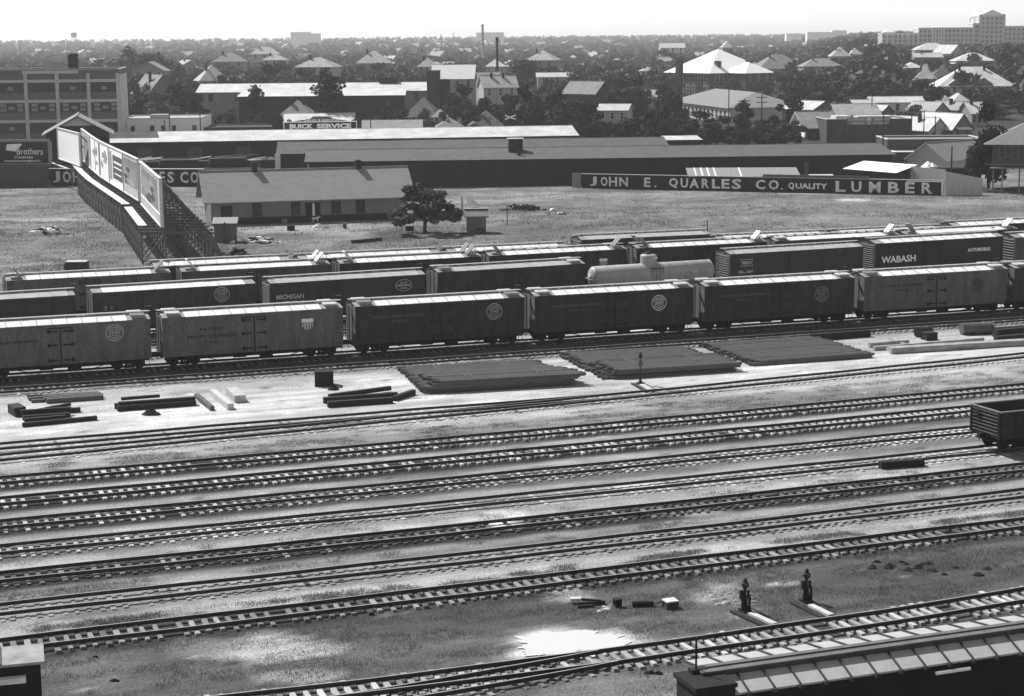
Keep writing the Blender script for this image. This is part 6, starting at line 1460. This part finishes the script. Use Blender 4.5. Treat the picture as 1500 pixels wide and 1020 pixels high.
# town houses: eight prototypes copied among the trees
HP = []
def proto_house(i):
    r = random.Random(i * 9 + 2); W, D = r.uniform(8, 13), r.uniform(8, 12); ze = r.uniform(2.6, 3.6); k = ('hip', 'x', 'y', 'hip', 'y', 'x', 'hip', 'hip')[i]; zr = ze + min(W, D) * r.uniform(.28, .42)
    return bld('frame_house', 'house', 'house', (0, -3000, 0), 0, W, D, ze, zr, k, GREY[(.15, .25, .40, .62)[i % 4]], RF[(.60, .42, .60, .26, .42, .60, .16, .42)[i]], ov=.6, wins=[(W * (j + .5) / 3, .9, 1.0, 1.7) for j in range(3)], chim=((W * .35, D * .45, ze, zr + .8, .7),), group='houses scattered among the trees', fr=DARKF, trim=GREY[.40]), k
for i in range(8): HP.append(proto_house(i))
used = [False] * 8; nh = 0; hk = {}
rh = random.Random(5)
for i in range(900):
    px = rh.uniform(-60, 1560); py = 57 + 66 * rh.random() ** 1.3; p = T(px, py); d = p.y
    if d < 900 or d > 5200: continue
    wp = 11 * F / d
    if blocked(px, d, wp * .6): continue
    key = (int(px / (wp * 1.25)), int(math.log(d) * 11))
    if key in hk or nh >= 225: continue
    hk[key] = 1; i_ = rh.randrange(8); o, k = HP[i_]; lab = '%s house with a %s %s roof %s' % ('hazy' if d < 1300 else ('faint' if d < 2300 else 'tiny'), {.60: 'bright', .42: 'pale', .26: 'grey', .16: 'dark'}[(.60, .42, .60, .26, .42, .60, .16, .42)[i_]], {'hip': 'hipped', 'x': 'long ridged', 'y': 'gabled'}[k], place_name(px))
    rz = rad(rh.choice((-12, 0, 8, 20, 35, -35)) + rh.uniform(-6, 6)); pz = (p.x, p.y, p.z + rh.uniform(.2, 1.6))
    if not used[i_]: used[i_] = True; o.location = pz; o.rotation_euler = (0, 0, rz); o['label'] = lab
    else: dup(o, pz, rz, lab, rh.uniform(1.0, 1.45))
    nh += 1
print('HOUSES', nh)
# ------------------------------------------------------------------ materials lying in the yard
RAILD = mat('stacked_rail_steel', .105, rough=.7, amt=.35, scale=2, stretch=(.4, 3, 3), fine=.2)
def stack(label, p_nl, p_nr, depth, layers, seed):
    a, b = G(*p_nl), G(*p_nr); d = b - a; L = d.length; layers = [(y0, y1, x0 * L / 11.9, x1 * L / 11.9, z * .85) for y0, y1, x0, x1, z in layers]; t = thing('rail_stack', label, 'rail stack', a, math.atan2(d.y, d.x), 'stacks of rails on the pale strip'); r = random.Random(seed)
    for k, (y0, y1, x0, x1, z) in enumerate(layers):
        g = MB(); y = y0
        while y < y1:
            s = r.uniform(-.4, .4)
            if r.random() < .05: y += .14; continue
            g.box(x0 + s, x1 + s, y, y + .125, z, z + .02); g.box(x0 + s, x1 + s, y + .045, y + .08, z + .02, z + .15); g.box(x0 + s, x1 + s, y + .025, y + .1, z + .15, z + .195); y += r.uniform(.13, .145)
        g.build('rail_layer', RAILD, t)
        if k in (0, len(layers) - 1):
            g = MB()
            for c in (.22, .72): x = x0 + (x1 - x0) * c; yb = y0 + (y1 - y0) * .35; g.bar((x, yb, z + .225), (x + .1, y1 + .25, z + .225), .09, .06); g.bar((x + .35, yb, z + .225), (x + .45, y1 + .25, z + .225), .07, .06)
            g.build('spacer_boards', WOODM, t)
    return t
stack('stepped stack of rails, left of the two others', (629, 577.5), (843, 565.5), 11, [(.2, 10.6, -.1, 11.6, .03), (.1, 7.4, -.2, 11.7, .22), (0, 5.9, -.4, 11.3, .41), (0, 4.4, .3, 12.2, .62), (0, 2.3, .6, 12.5, .85)], 1)
stack('two layer stack of rails behind the tall slim switch stand', (893, 556.5), (1077, 545), 11, [(0, 10.8, -.3, 11.6, .03), (.1, 10.5, -.1, 11.7, .22), (-.1, 4.9, .3, 12.0, .42), (-.1, 4.7, .5, 12.2, .62)], 2)
stack('flat single layer of rails, right of the two others', (1106, 537), (1279, 524.5), 10, [(0, 9.6, 0, 11.8, .05), (0.05, 9.5, .1, 11.7, .23)], 3)
def timber(name, label, cat, logs, group=None, m=None, part='timber'):
    """logs: (px0,py0,px1,py1,w,h,z) feet given in the photo"""
    a0 = G(logs[0][0], logs[0][1]); t = thing(name, label, cat, a0, 0, group)
    for i, (x0, y0, x1, y1, w, h, z) in enumerate(logs):
        a, b = G(x0, y0), G(x1, y1); g = MB(); q = Vector((0, 0, z + h / 2 + .02)); g.bar(a - a0 + q, b - a0 + q, w, h); g.build(part if len(logs) > 1 else 'beam', m or WOODD, t)
    return t
timber('timber_pile', 'scattered pile of black timbers at the left edge of the pale strip', 'timber pile', [(22, 611, 118, 603.5, .3, .3, 0), (33, 616, 103, 611, .3, .3, 0), (36, 620, 96, 614.5, .3, .3, 0), (33, 626, 142, 615.5, .28, .28, 0), (50, 606, 103, 596, .22, .22, .05), (30, 613, 104, 608, .3, .25, .3), (20, 604, 30, 610, .8, .6, 0)], 'timber piles')
timber('plank_pile', 'flat pile of grey planks beside the empty track at the far left', 'plank pile', [(46, 590, 66, 589, .3, .2, 0), (42, 587, 64, 585, .3, .2, 0), (40, 583, 62, 582, .3, .2, 0), (68, 591, 151, 585, .35, .3, 0), (64, 588, 151, 582, .35, .25, 0), (62, 585, 148, 579.5, .35, .2, 0), (60, 582, 145, 577, .35, .15, 0)], 'timber piles', WOODM, 'plank')
timber('timber_pile', 'low dark timber pile above the dark weed tuft', 'timber pile', [(172, 602.5, 287, 594, .35, .35, 0), (168, 599, 284, 592, .35, .35, 0), (176, 596, 280, 589.5, .35, .3, 0), (178, 592, 234, 587.5, .3, .2, .25), (174, 601, 286, 593, .35, .2, .36)], 'timber piles')
timber('timber_pile', 'pile of four thick dark timbers below the black box', 'timber pile', [(480, 597, 575, 590.5, .4, .4, 0), (474, 591, 582, 583, .4, .4, 0), (482, 586, 572, 574, .3, .3, .1), (577, 588, 606, 578, .35, .35, 0)], 'timber piles')
timber('fallen_log', 'round ended dark log lying aslant, left of the white topped timber', 'log', [(288, 583, 311, 602, .32, .3, 0)], None, mat('log_bark', .10, amt=.4, scale=3))
timber('squared_timber', 'single squared timber with a bright top and black end', 'timber', [(312, 579, 338, 600.5, .45, .42, 0)], None, mat('pale_timber', .48, amt=.25, scale=2))  # pale wood, same tone on every face
timber('squared_timber', 'short thick squared block right of the white topped timber', 'timber', [(339, 577, 352, 590, .8, .5, 0)], None, mat('pale_block', .42, amt=.25, scale=2))  # pale mottled wood all over
timber('beam', 'long black beam lying beside the empty track, above the flat rail layer', 'beam', [(1188, 499.5, 1273, 493, .5, .55, 0)], None, BLACK)
timber('beam', 'black beam lying beside the track of the gondola', 'beam', [(1289, 686.5, 1352, 682, .45, .4, 0)], None, BLACK)
timber('timber_pile', 'long pale and dark timbers at the right end of the pale strip', 'timber pile', [(1304, 518, 1500, 506, .5, .45, 0), (1280, 513.5, 1440, 500, .35, .3, 0), (1273, 509, 1330, 504, .35, .35, 0), (1300, 514, 1500, 502, .4, .3, .0), (1305, 499, 1325, 508, .25, .25, 0)], 'timber piles', mat('pale_long_timber', .30, amt=.5, scale=1.5, stretch=(.5, .5, 3)))  # pale timber with strong tone variation
timber('timber_pile', 'dark timber pile cut by the right edge of the photo', 'timber pile', [(1458, 500, 1505, 496, .5, .4, 0), (1456, 494, 1505, 490, .5, .4, 0), (1458, 497, 1505, 493, .5, .4, .4), (1458, 487, 1500, 484, .4, .4, 0)], 'timber piles')
def cyl(name, label, cat, p0, p1, r, m, cap=True, part='barrel'):
    a, b = G(*p0), G(*p1); t = thing(name, label, cat, a, math.atan2((b - a).y, (b - a).x)); L = (b - a).length; g = MB()
    g.lathe([(r * .82, -.002), (r, 0), (r, .06), (r * .97, .08), (r * .97, L - .08), (r, L - .06), (r, L), (r * .82, L + .002)], 18, 'x', (0, 0, r - .02)); g.build(part, m, t); g = MB(); g.box(L * .3, L * .3 + .1, -r * 1.03, r * 1.03, -.02, r * .5); g.box(L * .7, L * .7 + .1, -r * 1.03, r * 1.03, -.02, r * .5); g.build('chock', WOODD, t); return t
cyl('boiler_pipe', 'thick dark pipe lying left of the timber pile at the right edge', 'pipe', (1408, 490.5), (1453, 489), .52, mat('pipe_grey', .10, rough=.5, amt=.3), part='pipe')
cyl('barrel', 'dark barrel lying on its side, above the small dark crate', 'barrel', (1344, 494.5), (1361, 491.5), .42, IRON)
def crate(name, label, cat, p0, w, d, h, m, rz=0.0, top=None, legs=False):
    a = G(*p0); t = thing(name, label, cat, a, rz); g = MB(); g.box(-w / 2, w / 2, 0, d, .0, h)
    for x in (-w / 2, w / 2): g.box(x - .04, x + .04, -.04, .0, 0, h); g.box(x - .04, x + .04, d, d + .04, 0, h)
    for z in (.05, h / 2, h - .12): g.box(-w / 2 + .045, w / 2 - .045, -.03, -.002, z, z + .09)
    g.build('box', m, t)
    g = MB(); g.box(-w / 2 - .05, w / 2 + .05, -.06, d + .06, h + .002, h + .06); g.build('lid', top or m, t); return t
crate('crate', 'small dark crate below the barrel', 'crate', (1365, 499), 1.0, .8, .6, WOODD, TH)
crate('tool_box', 'black square box standing on the pale strip', 'box', (475, 566.5), 1.3, 1.2, 1.05, BLACK, .1)
lump('scrap_heap', 'little dark scrap heap beside the black square box', 'scrap', G(488, 571), .5, .5, .35, BLACK, 11)
lump('weed_tuft', 'round dark weed tuft on the pale strip', 'weed', G(221, 608), .75, .45, .5, mat('weed_dark', .045, amt=.5, scale=8), 12, part='foliage')
# switch stands
def sstand(label, px, base, top, tall, cat='switch stand'):
    p = G(px, base); h = zat(p.x, p.y, top); a = TH; t = thing('switch_stand', label, cat, p, a); s = h / (2.35 if tall else 1.55)
    g = MB(); g.box(-.22, .22, -.28, .28, .02, .12); g.lathe([(.2, .12), (.09, .3), (.06, .55)] if tall else [(.16, .12), (.12, .4), (.1, .62)], 12, 'z'); g.build('base', IRON, t)
    g = MB(); g.tube((0, 0, .5), (0, 0, h - .5), .035 if tall else .06, n=8); g.build('mast', IRON, t)
    l = MB(); zt = h - .55 if tall else h - .5
    l.lathe([(.04, zt), (.10, zt + .02), (.11, zt + .10), (.17, zt + .14), (.17, zt + .26), (.10, zt + .30), (.08, zt + .40), (.10, zt + .42), (.03, zt + .5)], 12, 'z'); lo = l.build('lamp', IRON, t)
    q = MB(); q.lathe([(.07, -.24), (.07, -.17), (.02, -.165)], 10, 'y', (0, 0, zt + .2)); q.lathe([(.07, .24), (.07, .17), (.02, .165)], 10, 'y', (0, 0, zt + .2)); q.build('lens', PANE, lo)
    g = MB()
    if tall: g.box(-.17, .17, -.05, -.036, h - 1.15, h - .72)
    else: g.box(-.26, -.07, -.07, .07, h - .95, h - .55); g.box(.10, .22, -.03, .03, h - .95, h - .58)
    g.build('target', IRON if not tall else mat('target_grey', .12), t)
    g = MB()
    if not tall: g.bar((.18, -.1, .1), (.18, -.1, .72), .09); g.bar((-.2, -.1, .1), (-.16, -.1, .66), .09); g.bar((-.2, -.1, .70), (.22, -.1, .70), .07)
    else: g.bar((0, 0, .75), (.32, -.1, .62), .05)
    g.build('throw_lever', IRON, t); return p
HT1 = mat('pale_head_block', .46, amt=.25, scale=2)
def headblock(label, p0, p1, dark=True):
    a, b = G(*p0), G(*p1); d = b - a; t = thing('head_block', label, 'switch timber', a, math.atan2(d.y, d.x), 'long switch timbers'); L = d.length
    g = MB(); g.box(.35, L, -.16, .14, -.05, .13); g.build('pale_tie', HT1, t); g = MB(); g.box(-.4, L, -.62, -.30, -.05, .10); g.build('dark_tie', WOODD, t); g = MB(); g.tube((0, .26, .18), (L, .26, .16), .025, n=6); g.build('throw_rod', IRON, t)
sstand('tall slim switch stand beside the middle rail stack', 938, 563, 514.5, True)
sstand('short switch stand, the lower left of the nearest pair', 1091, 896, 847, False)
sstand('short switch stand, the upper right of the nearest pair', 1181, 882, 833, False)
headblock('long switch timbers under the lower left short stand', (1093, 898), (1135, 917))
headblock('long switch timbers under the upper right short stand', (1181, 886), (1218, 904))
headblock('long switch timbers under the tall slim stand', (938, 564), (957, 575))
# scrap between the nearest tracks
crate('concrete_block', 'pale topped square block right of the iron scrap', 'block', (985, 892), .5, .45, .30, mat('block_side', .06), TH, mat('block_top', .55))
cyl('iron_cylinder', 'black iron cylinder lying left of the pale topped block', 'cylinder', (926, 889), (957, 888), .14, BLACK)
a = G(957, 889); t = thing('iron_rod', 'thin iron rod joining the black cylinder and the pale topped block', 'rod', a, TH); g = MB(); g.tube((0, 0, .16), (.42, 0, .16), .02, n=6); g.build('rod', IRON, t)
crate('iron_bracket', 'small black iron box at the right of the pale stones', 'scrap', (906, 890), .24, .22, .32, BLACK, TH)
timber('iron_plate', 'white capped plank with a dark iron bar, at the left of the scrap', 'plank', [(835, 884, 851, 883.5, .35, .12, .12)], None, HT1); timber('iron_bars', 'dark iron bars behind the pale stones', 'bars', [(845, 888, 886, 885, .15, .15, 0), (851, 884, 880, 886, .1, .1, .12), (846, 891, 870, 889.5, .12, .1, 0)], None, IRON)
def stones(label, pts, m, s, seed, group=None):
    r = random.Random(seed)
    for i, (x, y) in enumerate(pts):
        q = s * r.uniform(.7, 1.3); lump('stone', label, 'stone', G(x, y), q, q * r.uniform(.4, .7), q * .45, m, seed + i, group, 9, 'body')
stones('pale flat stone in the heap beside the black iron box', [(886, 890), (891, 893), (896, 889), (880, 896), (884, 895)], mat('pale_stone', .55), .30, 31, 'pale stones in the scrap')
stones('dark clod in the grass near the right switch stand', [(1320 + 14 * math.sin(i * 2.3) * 3, 824 + i % 5 * 3.0) for i in range(14)] + [(1383, 842), (1399, 832), (1366, 837), (1433, 843), (1446, 834)], mat('dark_clod', .028, amt=.4), .28, 51, 'dark clods in the near grass')
stones('small pale rubble stone near the left short switch stand', [(1040 + (i * 37) % 70, 868 + (i * 13) % 20) for i in range(16)], mat('rubble_stone', .42, amt=.3), .22, 71, 'rubble by the switch stands')
stones('small dark lump beside the lowest track', [(1101 + 0 * i, 984) if i == 0 else (940 + 12 * i, 986 + i) for i in range(3)] + [(168, 998), (140, 963)], BLACK, .25, 95, 'dark lumps by the lowest track')
# puddle beside the nearest track, sky reflection painted into its pale base
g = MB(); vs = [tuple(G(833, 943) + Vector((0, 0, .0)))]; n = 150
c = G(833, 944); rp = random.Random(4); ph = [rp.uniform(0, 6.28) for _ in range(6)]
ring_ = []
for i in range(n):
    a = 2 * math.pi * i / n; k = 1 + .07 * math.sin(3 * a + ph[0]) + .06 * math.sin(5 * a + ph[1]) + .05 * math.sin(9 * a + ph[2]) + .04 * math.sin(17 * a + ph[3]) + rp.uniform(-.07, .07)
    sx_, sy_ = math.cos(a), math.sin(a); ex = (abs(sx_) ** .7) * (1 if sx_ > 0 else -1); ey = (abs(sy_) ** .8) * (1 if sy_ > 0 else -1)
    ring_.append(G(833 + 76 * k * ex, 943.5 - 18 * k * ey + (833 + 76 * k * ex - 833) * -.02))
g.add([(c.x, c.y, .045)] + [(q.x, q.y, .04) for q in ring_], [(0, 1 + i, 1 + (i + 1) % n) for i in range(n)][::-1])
o = g.build('puddle', mat('sky_painted_puddle', .56, rough=.25, amt=.03, scale=.5, spec=.5)); struct(o)
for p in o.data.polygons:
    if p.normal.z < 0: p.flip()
# sheds in the two lower corners
STIN = mat('standing_seam_tin', .38, rough=.6, amt=.14, scale=1.0, fine=.08)
zr = 4.2; A, B = G(1041, 990, zr), G(1487, 927, zr); d = B - A; hd = math.atan2(d.y, d.x); Ls = d.length + 25
t = thing('platform_shed', 'long shed with a seamed tin roof and dark ridge box, lower right corner', 'shed', (A.x, A.y, 0), hd)
g = MB(); g.slab([(0, -.86, zr - .40), (Ls, -.86, zr - .40), (Ls, -.02, zr - .05), (0, -.02, zr - .05)], [(0, 1, 2, 3)], .07); g.slab([(0, .62, zr + .02), (Ls, .62, zr + .02), (Ls, 2.2, zr - .20), (0, 2.2, zr - .20)], [(0, 1, 2, 3)], .07)
for k in range(int(Ls / .98)):
    x = .0 + k * .98; g.bar((x, -.88, zr - .38), (x, -.02, zr - .02), .05, .09, 1); g.bar((x, .62, zr + .05), (x, 2.2, zr - .17), .05, .08, 1); g.box(x - .07, x + .07, -.99, -.87, zr - .52, zr - .39, 1)
g.build('roof', [STIN, mat('seam_dark_grey', .06)], t)  # seam ribs and eave blocks in a darker grey than the tin
g = MB(); g.box(-.3, Ls, 0, .60, zr - .3, zr + .12); g.build('ridge_box', mat('ridge_box_tin', .075, amt=.3), t); g = MB(); g.box(-.35, Ls, -.06, .2, zr + .125, zr + .17); g.box(-.35, Ls, .42, .66, zr + .125, zr + .17); g.build('ridge_planks', mat('ridge_planks', .13), t)
g = MB(); g.box(.5, Ls, -.6, 2.0, -.3, zr - .45); g.build('wall', BLACK, t)
g = MB(); g.box(-1.0, .42, -1.0, .55, -.3, zr - .1); g.box(-1.1, .45, -1.1, .62, zr - .095, zr + .05); g.build('brick_pier', BRICKD, t)
g = MB(); g.tube((-.4, .3, zr + .05), (-.4, .3, zr + 1.3), .04, n=6); g.box(-.6, .0, .2, .5, zr + .051, zr + .2); g.build('vent_pipe', IRON, t)
g = MB(); g.box(8.2, 9.6, -1.05, -.96, zr - .72, zr - .62); g.build('pale_board', WHITE, t)
z = 2.7; A = G(20, 965, z); B = G(65, 964, z); 
A = G(65, 966, z); t = thing('corner_shed', 'small shed with a pale flat roof, in the lower left corner', 'shed', (A.x, A.y, 0), TH - .1)
g = MB(); g.slab([(-7, 0, z - .08), (0, 0, z - .08), (0, 1.55, z + .12), (-7, 1.55, z + .12)], [(0, 1, 2, 3)], .1)
for x in (-1.6, -2.6, -4.2): g.bar((x, -.02, z - .05), (x, 1.55, z + .15), .07, .05, 1)
g.build('roof', [mat('pale_shed_roof', .30, amt=.3, scale=1.5, fine=.1), WOODM], t); g = MB(); g.box(-6.5, -.15, .12, 1.3, -.2, z - .22); g.build('wall', BLACK, t); g = MB(); g.box(-6.5, -.7, -.3, .05, z - .75, z - .55); g.build('shelf_board', mat('bright_shelf', .7), t)
# --- things in the field by the section house
def trash(label, px, py, w, m1, m2, seed, n=16, s=1.0):
    c = G(px, py); r = random.Random(seed); t = thing('junk_heap', label, 'junk heap', c, 0, 'junk heaps in the field')
    for part, m in (('pale_scraps', m1), ('dark_scraps', m2)):
        g = MB()
        for i in range(n):
            x, y = r.gauss(0, w * .32), r.gauss(0, w * .2); z = max(.05, (.9 - abs(x) / w * 1.2) * s * r.uniform(.2, 1)); l = r.uniform(.4, 1.3) * s; a = r.uniform(0, 6.28)
            g.bar((x, y, z), (x + l * math.cos(a), y + l * math.sin(a) * .6, z + r.uniform(-.25, .3)), r.uniform(.15, .5) * s, r.uniform(.06, .3) * s)
        g.build(part, m, t)
trash('junk heap of pale and black scraps in the left field', 68, 343, 4.2, WHITE, BLACK, 1)
trash('junk heap of white boards below the section house', 379, 356, 3.0, WHITE, WOODD, 2)
trash('black scrap heap at the foot of the trestle', 347, 376, 2.6, WOODM, BLACK, 3)
trash('low dark brush heap right of the plank shed', 766, 308, 5.0, BLACK, BLACK, 4, 30, .9)
trash('small heap of white boards right of the brush heap', 812, 314, 2.6, WHITE, WOODG, 5, 8, .8)
crate('cistern', 'dark round sided box with a pale top standing in the left field', 'box', (111, 397.5), 2.2, 1.6, 1.0, mat('cistern_side', .05), 0, mat('cistern_top', .45)); lump('bush', 'small dark bush left of the box in the left field', 'bush', G(98, 394), .5, .4, .75, mat('bush_dark', .03), 21, part='foliage')
crate('wash_tub', 'black box on the bare ground before the house door', 'box', (426, 338), .9, .6, .6, BLACK); crate('bucket_box', 'small grey box against the house skirting', 'box', (416.5, 328), .6, .5, .6, WOODG)
lump('white_bundle', 'white bundle before the house door', 'bundle', G(466, 333), .9, .5, .5, WHITE, 23); lump('white_bundle', 'small pale bundle right of the one before the house door', 'bundle', G(477, 334), .7, .4, .25, WOODG, 24)
cyl('tree_stump', 'stump with a pale top right of the house door', 'stump', (503, 334), (507, 334), .4, WOODM); crate('suitcase_box', 'black flat box under the lone tree', 'box', (600, 338.5), 1.0, .6, .55, BLACK); 
timber('lying_trunk', 'dark rotten trunk lying in the grass below the house', 'log', [(516, 357, 558, 353, .5, .4, 0)], None, WOODD)
def dog(label, px, py, m):
    p = G(px, py); t = thing('dog', label, 'dog', p, .2); vs = [(0, 0, .55), (.35, 0, .57), (.62, 0, .58), (.82, 0, .78), (1.02, 0, .74), (0, .1, .3), (0, .1, .02), (0, -.1, .3), (.02, -.1, .02), (.6, .1, .3), (.6, .1, .02), (.6, -.1, .3), (.62, -.1, .02), (-.25, 0, .68)]
    es = [(0, 1), (1, 2), (2, 3), (3, 4), (0, 5), (5, 6), (0, 7), (7, 8), (2, 9), (9, 10), (2, 11), (11, 12), (0, 13)]
    g = MB()
    rr = {0: .15, 1: .15, 2: .18, 3: .12, 4: .06, 5: .07, 6: .04, 7: .07, 8: .04, 9: .07, 10: .04, 11: .07, 12: .04, 13: .03}
    import bmesh
    bm = bmesh.new(); ly = bm.verts.layers.skin.verify(); bv = [bm.verts.new(v) for v in vs]
    for i, v in enumerate(bv): v[ly].radius = (rr[i], rr[i]); v[ly].use_root = (i == 0)
    for i, j in es: bm.edges.new((bv[i], bv[j]))
    me = bpy.data.meshes.new('body'); bm.to_mesh(me); bm.free()
    ob = put(me, 'body', t); ob.modifiers.new('s', 'SKIN'); ob.modifiers.new('d', 'SUBSURF').levels = 1
    bpy.context.view_layer.update(); me2 = bpy.data.meshes.new_from_object(ob.evaluated_get(bpy.context.evaluated_depsgraph_get())); ob.modifiers.clear(); ob.data = me2; me2.name = 'body'; me2.materials.clear(); me2.materials.append(m)
    for a in (-.05, .05): e = MB(); e.add([(.80, a - .03, .86), (.80, a + .03, .86), (.78, a * 1.6, .99)], [(0, 1, 2)]); e.build('ear', m, t)
dog('white dog standing before the house door', 459, 326, WHITE)
def post(label, px, base, top, w=.12, lean=0, name='fence_post'):
    p = G(px, base); z = zat(p.x, p.y, top); t = thing(name, label, 'post', p, 0); g = MB(); g.bar((0, 0, -.1), (lean, 0, z), w); g.build('shaft', WOODD, t)
post('thin post standing right of the plank shed', 743, 329, 300); post('leaning rod left of the plank privy', 301, 345, 315, .08, -1.4, 'leaning_rod'); post('short stake beside the lone tree', 677, 310, 288, .16); post('stake at the end of the tall black boxcar', 1036, 347, 323, .12); post('stake below the foot of the trestle', 314, 372, 358, .1)
p = G(684, 304); t = thing('washing', 'white sheet hung on a stake right of the lone tree', 'sheet', p, .1); g = MB(); N_ = 8
g.add([(i * .22, .05 * math.sin(i * 1.7), 1.9 - .08 * i - (.5 if i > 4 else 0)) for i in range(N_)] + [(i * .22, .12 * math.sin(i * 1.7 + .5), .35 + .05 * math.sin(i * 2)) for i in range(N_)], [(i, i + 1, N_ + i + 1, N_ + i) for i in range(N_ - 1)]); o = g.build('cloth', WHITE, t); o.modifiers.new('thick', 'SOLIDIFY').thickness = .02
# ------------------------------------------------------------------ grass and weeds
def tufts(name, P0, hgt, wid, seed, m, per=4, spr=.25):
    rs = np.random.RandomState(seed); n = len(P0); P = np.repeat(np.array(P0, dtype=float), per, 0); k = len(P); h = hgt * rs.uniform(.4, 1.3, k); a = rs.uniform(0, 6.28, k); w = wid * rs.uniform(.6, 1.4, k)
    b = P + np.stack([rs.normal(0, spr, k), rs.normal(0, spr, k), np.zeros(k)], -1); dx = np.stack([np.cos(a) * w, np.sin(a) * w, np.zeros(k)], -1); tip = b + np.stack([rs.normal(0, .35, k) * h, rs.normal(0, .35, k) * h, h], -1)
    V = np.stack([b - dx, b + dx, tip], 1).reshape(-1, 3); me = bpy.data.meshes.new(name); me.vertices.add(k * 3); me.vertices.foreach_set('co', V.ravel().astype(np.float32)); me.loops.add(k * 3); me.loops.foreach_set('vertex_index', np.arange(k * 3, dtype=np.int32))
    me.polygons.add(k); me.polygons.foreach_set('loop_start', np.arange(k, dtype=np.int32) * 3); me.polygons.foreach_set('loop_total', np.full(k, 3, np.int32)); me.materials.append(m); me.update(calc_edges=True); return struct(put(me, name), 'stuff')
GR = mat('field_grass', .22, amt=.5, scale=.25, fine=.3, spec=0); GD_ = mat('dark_weeds', .18, amt=.45, scale=.5, fine=.3, spec=0)
rs = np.random.RandomState(8); q = []
while len(q) < 26000:
    px, py = rs.uniform(-20, 1520), 276 + 130 * rs.rand() ** .8; p = G(px, py)
    if N1.fbm(np.array([p.x / 5]), np.array([p.y / 5]))[0] + rs.rand() * .3 > .62 and uv(p)[1] > VD - 3: q.append((p.x, p.y, -.02))
tag(tufts('field_grass', q, .22, .03, 1, GR, 5, .45), 'dry mottled grass of the open field behind the freight cars', 'grass')
q = []
def strip_pts(k0, k1, n, f0, f1, thr):
    c = 0; tries = 0
    while c < n and tries < n * 30:
        tries += 1; u = rs.uniform(2, 95); a, b = TRK[k0].v(u) - 1.5, (TRK[k1].v(u) + 1.5 if k1 else TRK[k0].v(u) - 9); v = a + (b - a) * rs.uniform(f0, f1)
        if N2.fbm(np.array([u / 2.2]), np.array([v / 1.0]))[0] > thr:
            x, y = xy(u, v); a_, b_ = P((x, y, 0))
            if not (740 < a_ < 925 and 922 < b_ < 966): q.append((x, y, 0)); c += 1
strip_pts('8', '9', 6500, .45, 1, .50); strip_pts('2b', '3', 6500, .2, 1, .5); strip_pts('9', None, 13000, 0, 1, .47); strip_pts('7', '8', 1600, .3, 1, .58); strip_pts('6', '7', 900, .3, .9, .6); strip_pts('1', '2b', 350, .1, .6, .62); strip_pts('10a', None, 3000, 0, .5, .55)
tag(tufts('weeds', q, .10, .008, 2, GD_, 9, .16), 'weeds growing in ragged strips between the tracks', 'weeds')
# ------------------------------------------------------------------ light, air, sky
AZ, EL = rad(-48), rad(48)
sd = Vector((math.sin(AZ) * math.cos(EL), math.cos(AZ) * math.cos(EL), math.sin(EL)))
ld = bpy.data.lights.new('sun', 'SUN'); ld.energy = 4.5; ld.angle = rad(.53); ld.color = (1, .985, .96); lo = bpy.data.objects.new('sun', ld); COL.objects.link(lo); lo.rotation_euler = (-sd).to_track_quat('-Z', 'Y').to_euler(); lo.location = (0, 0, 60)
ld.color = (1, 1, 1)
wd = bpy.data.worlds.new('World'); SC.world = wd; wd.use_nodes = True; nt = wd.node_tree; N = nt.nodes; Lk = nt.links
sk = N.new('ShaderNodeTexSky'); sk.sky_type = 'NISHITA'; sk.sun_disc = False; sk.sun_elevation = EL; sk.sun_rotation = AZ; sk.air_density = 1.0; sk.dust_density = 0.3; sk.ozone_density = 1.0
bw = N.new('ShaderNodeRGBToBW'); Lk.new(sk.outputs[0], bw.inputs[0]); Lk.new(bw.outputs[0], N['Background'].inputs['Color']); N['Background'].inputs['Strength'].default_value = .105
hzm = bpy.data.materials.new('haze_air'); hzm.use_nodes = True; n_ = hzm.node_tree.nodes; n_.remove(n_['Principled BSDF']); pv = n_.new('ShaderNodeVolumePrincipled'); pv.inputs['Color'].default_value = (.97, .97, .97, 1); pv.inputs['Density'].default_value = 1.2e-4; pv.inputs['Anisotropy'].default_value = .25
hzm.node_tree.links.new(pv.outputs[0], n_['Material Output'].inputs['Volume'])
g = MB(); g.box(-9000, 9000, -500, 9200, -2.0, 48.0); o = g.build('haze', hzm); struct(o, 'stuff'); tag(o, 'thin pale summer haze over the town', 'haze')
SC.cycles.volume_bounces = 1; SC.cycles.max_bounces = 5; SC.cycles.diffuse_bounces = 3
SC.view_settings.view_transform = 'Standard'; SC.view_settings.look = 'None'; SC.view_settings.exposure = 0.5; SC.view_settings.gamma = 1.0
SC.cycles.use_denoising = True
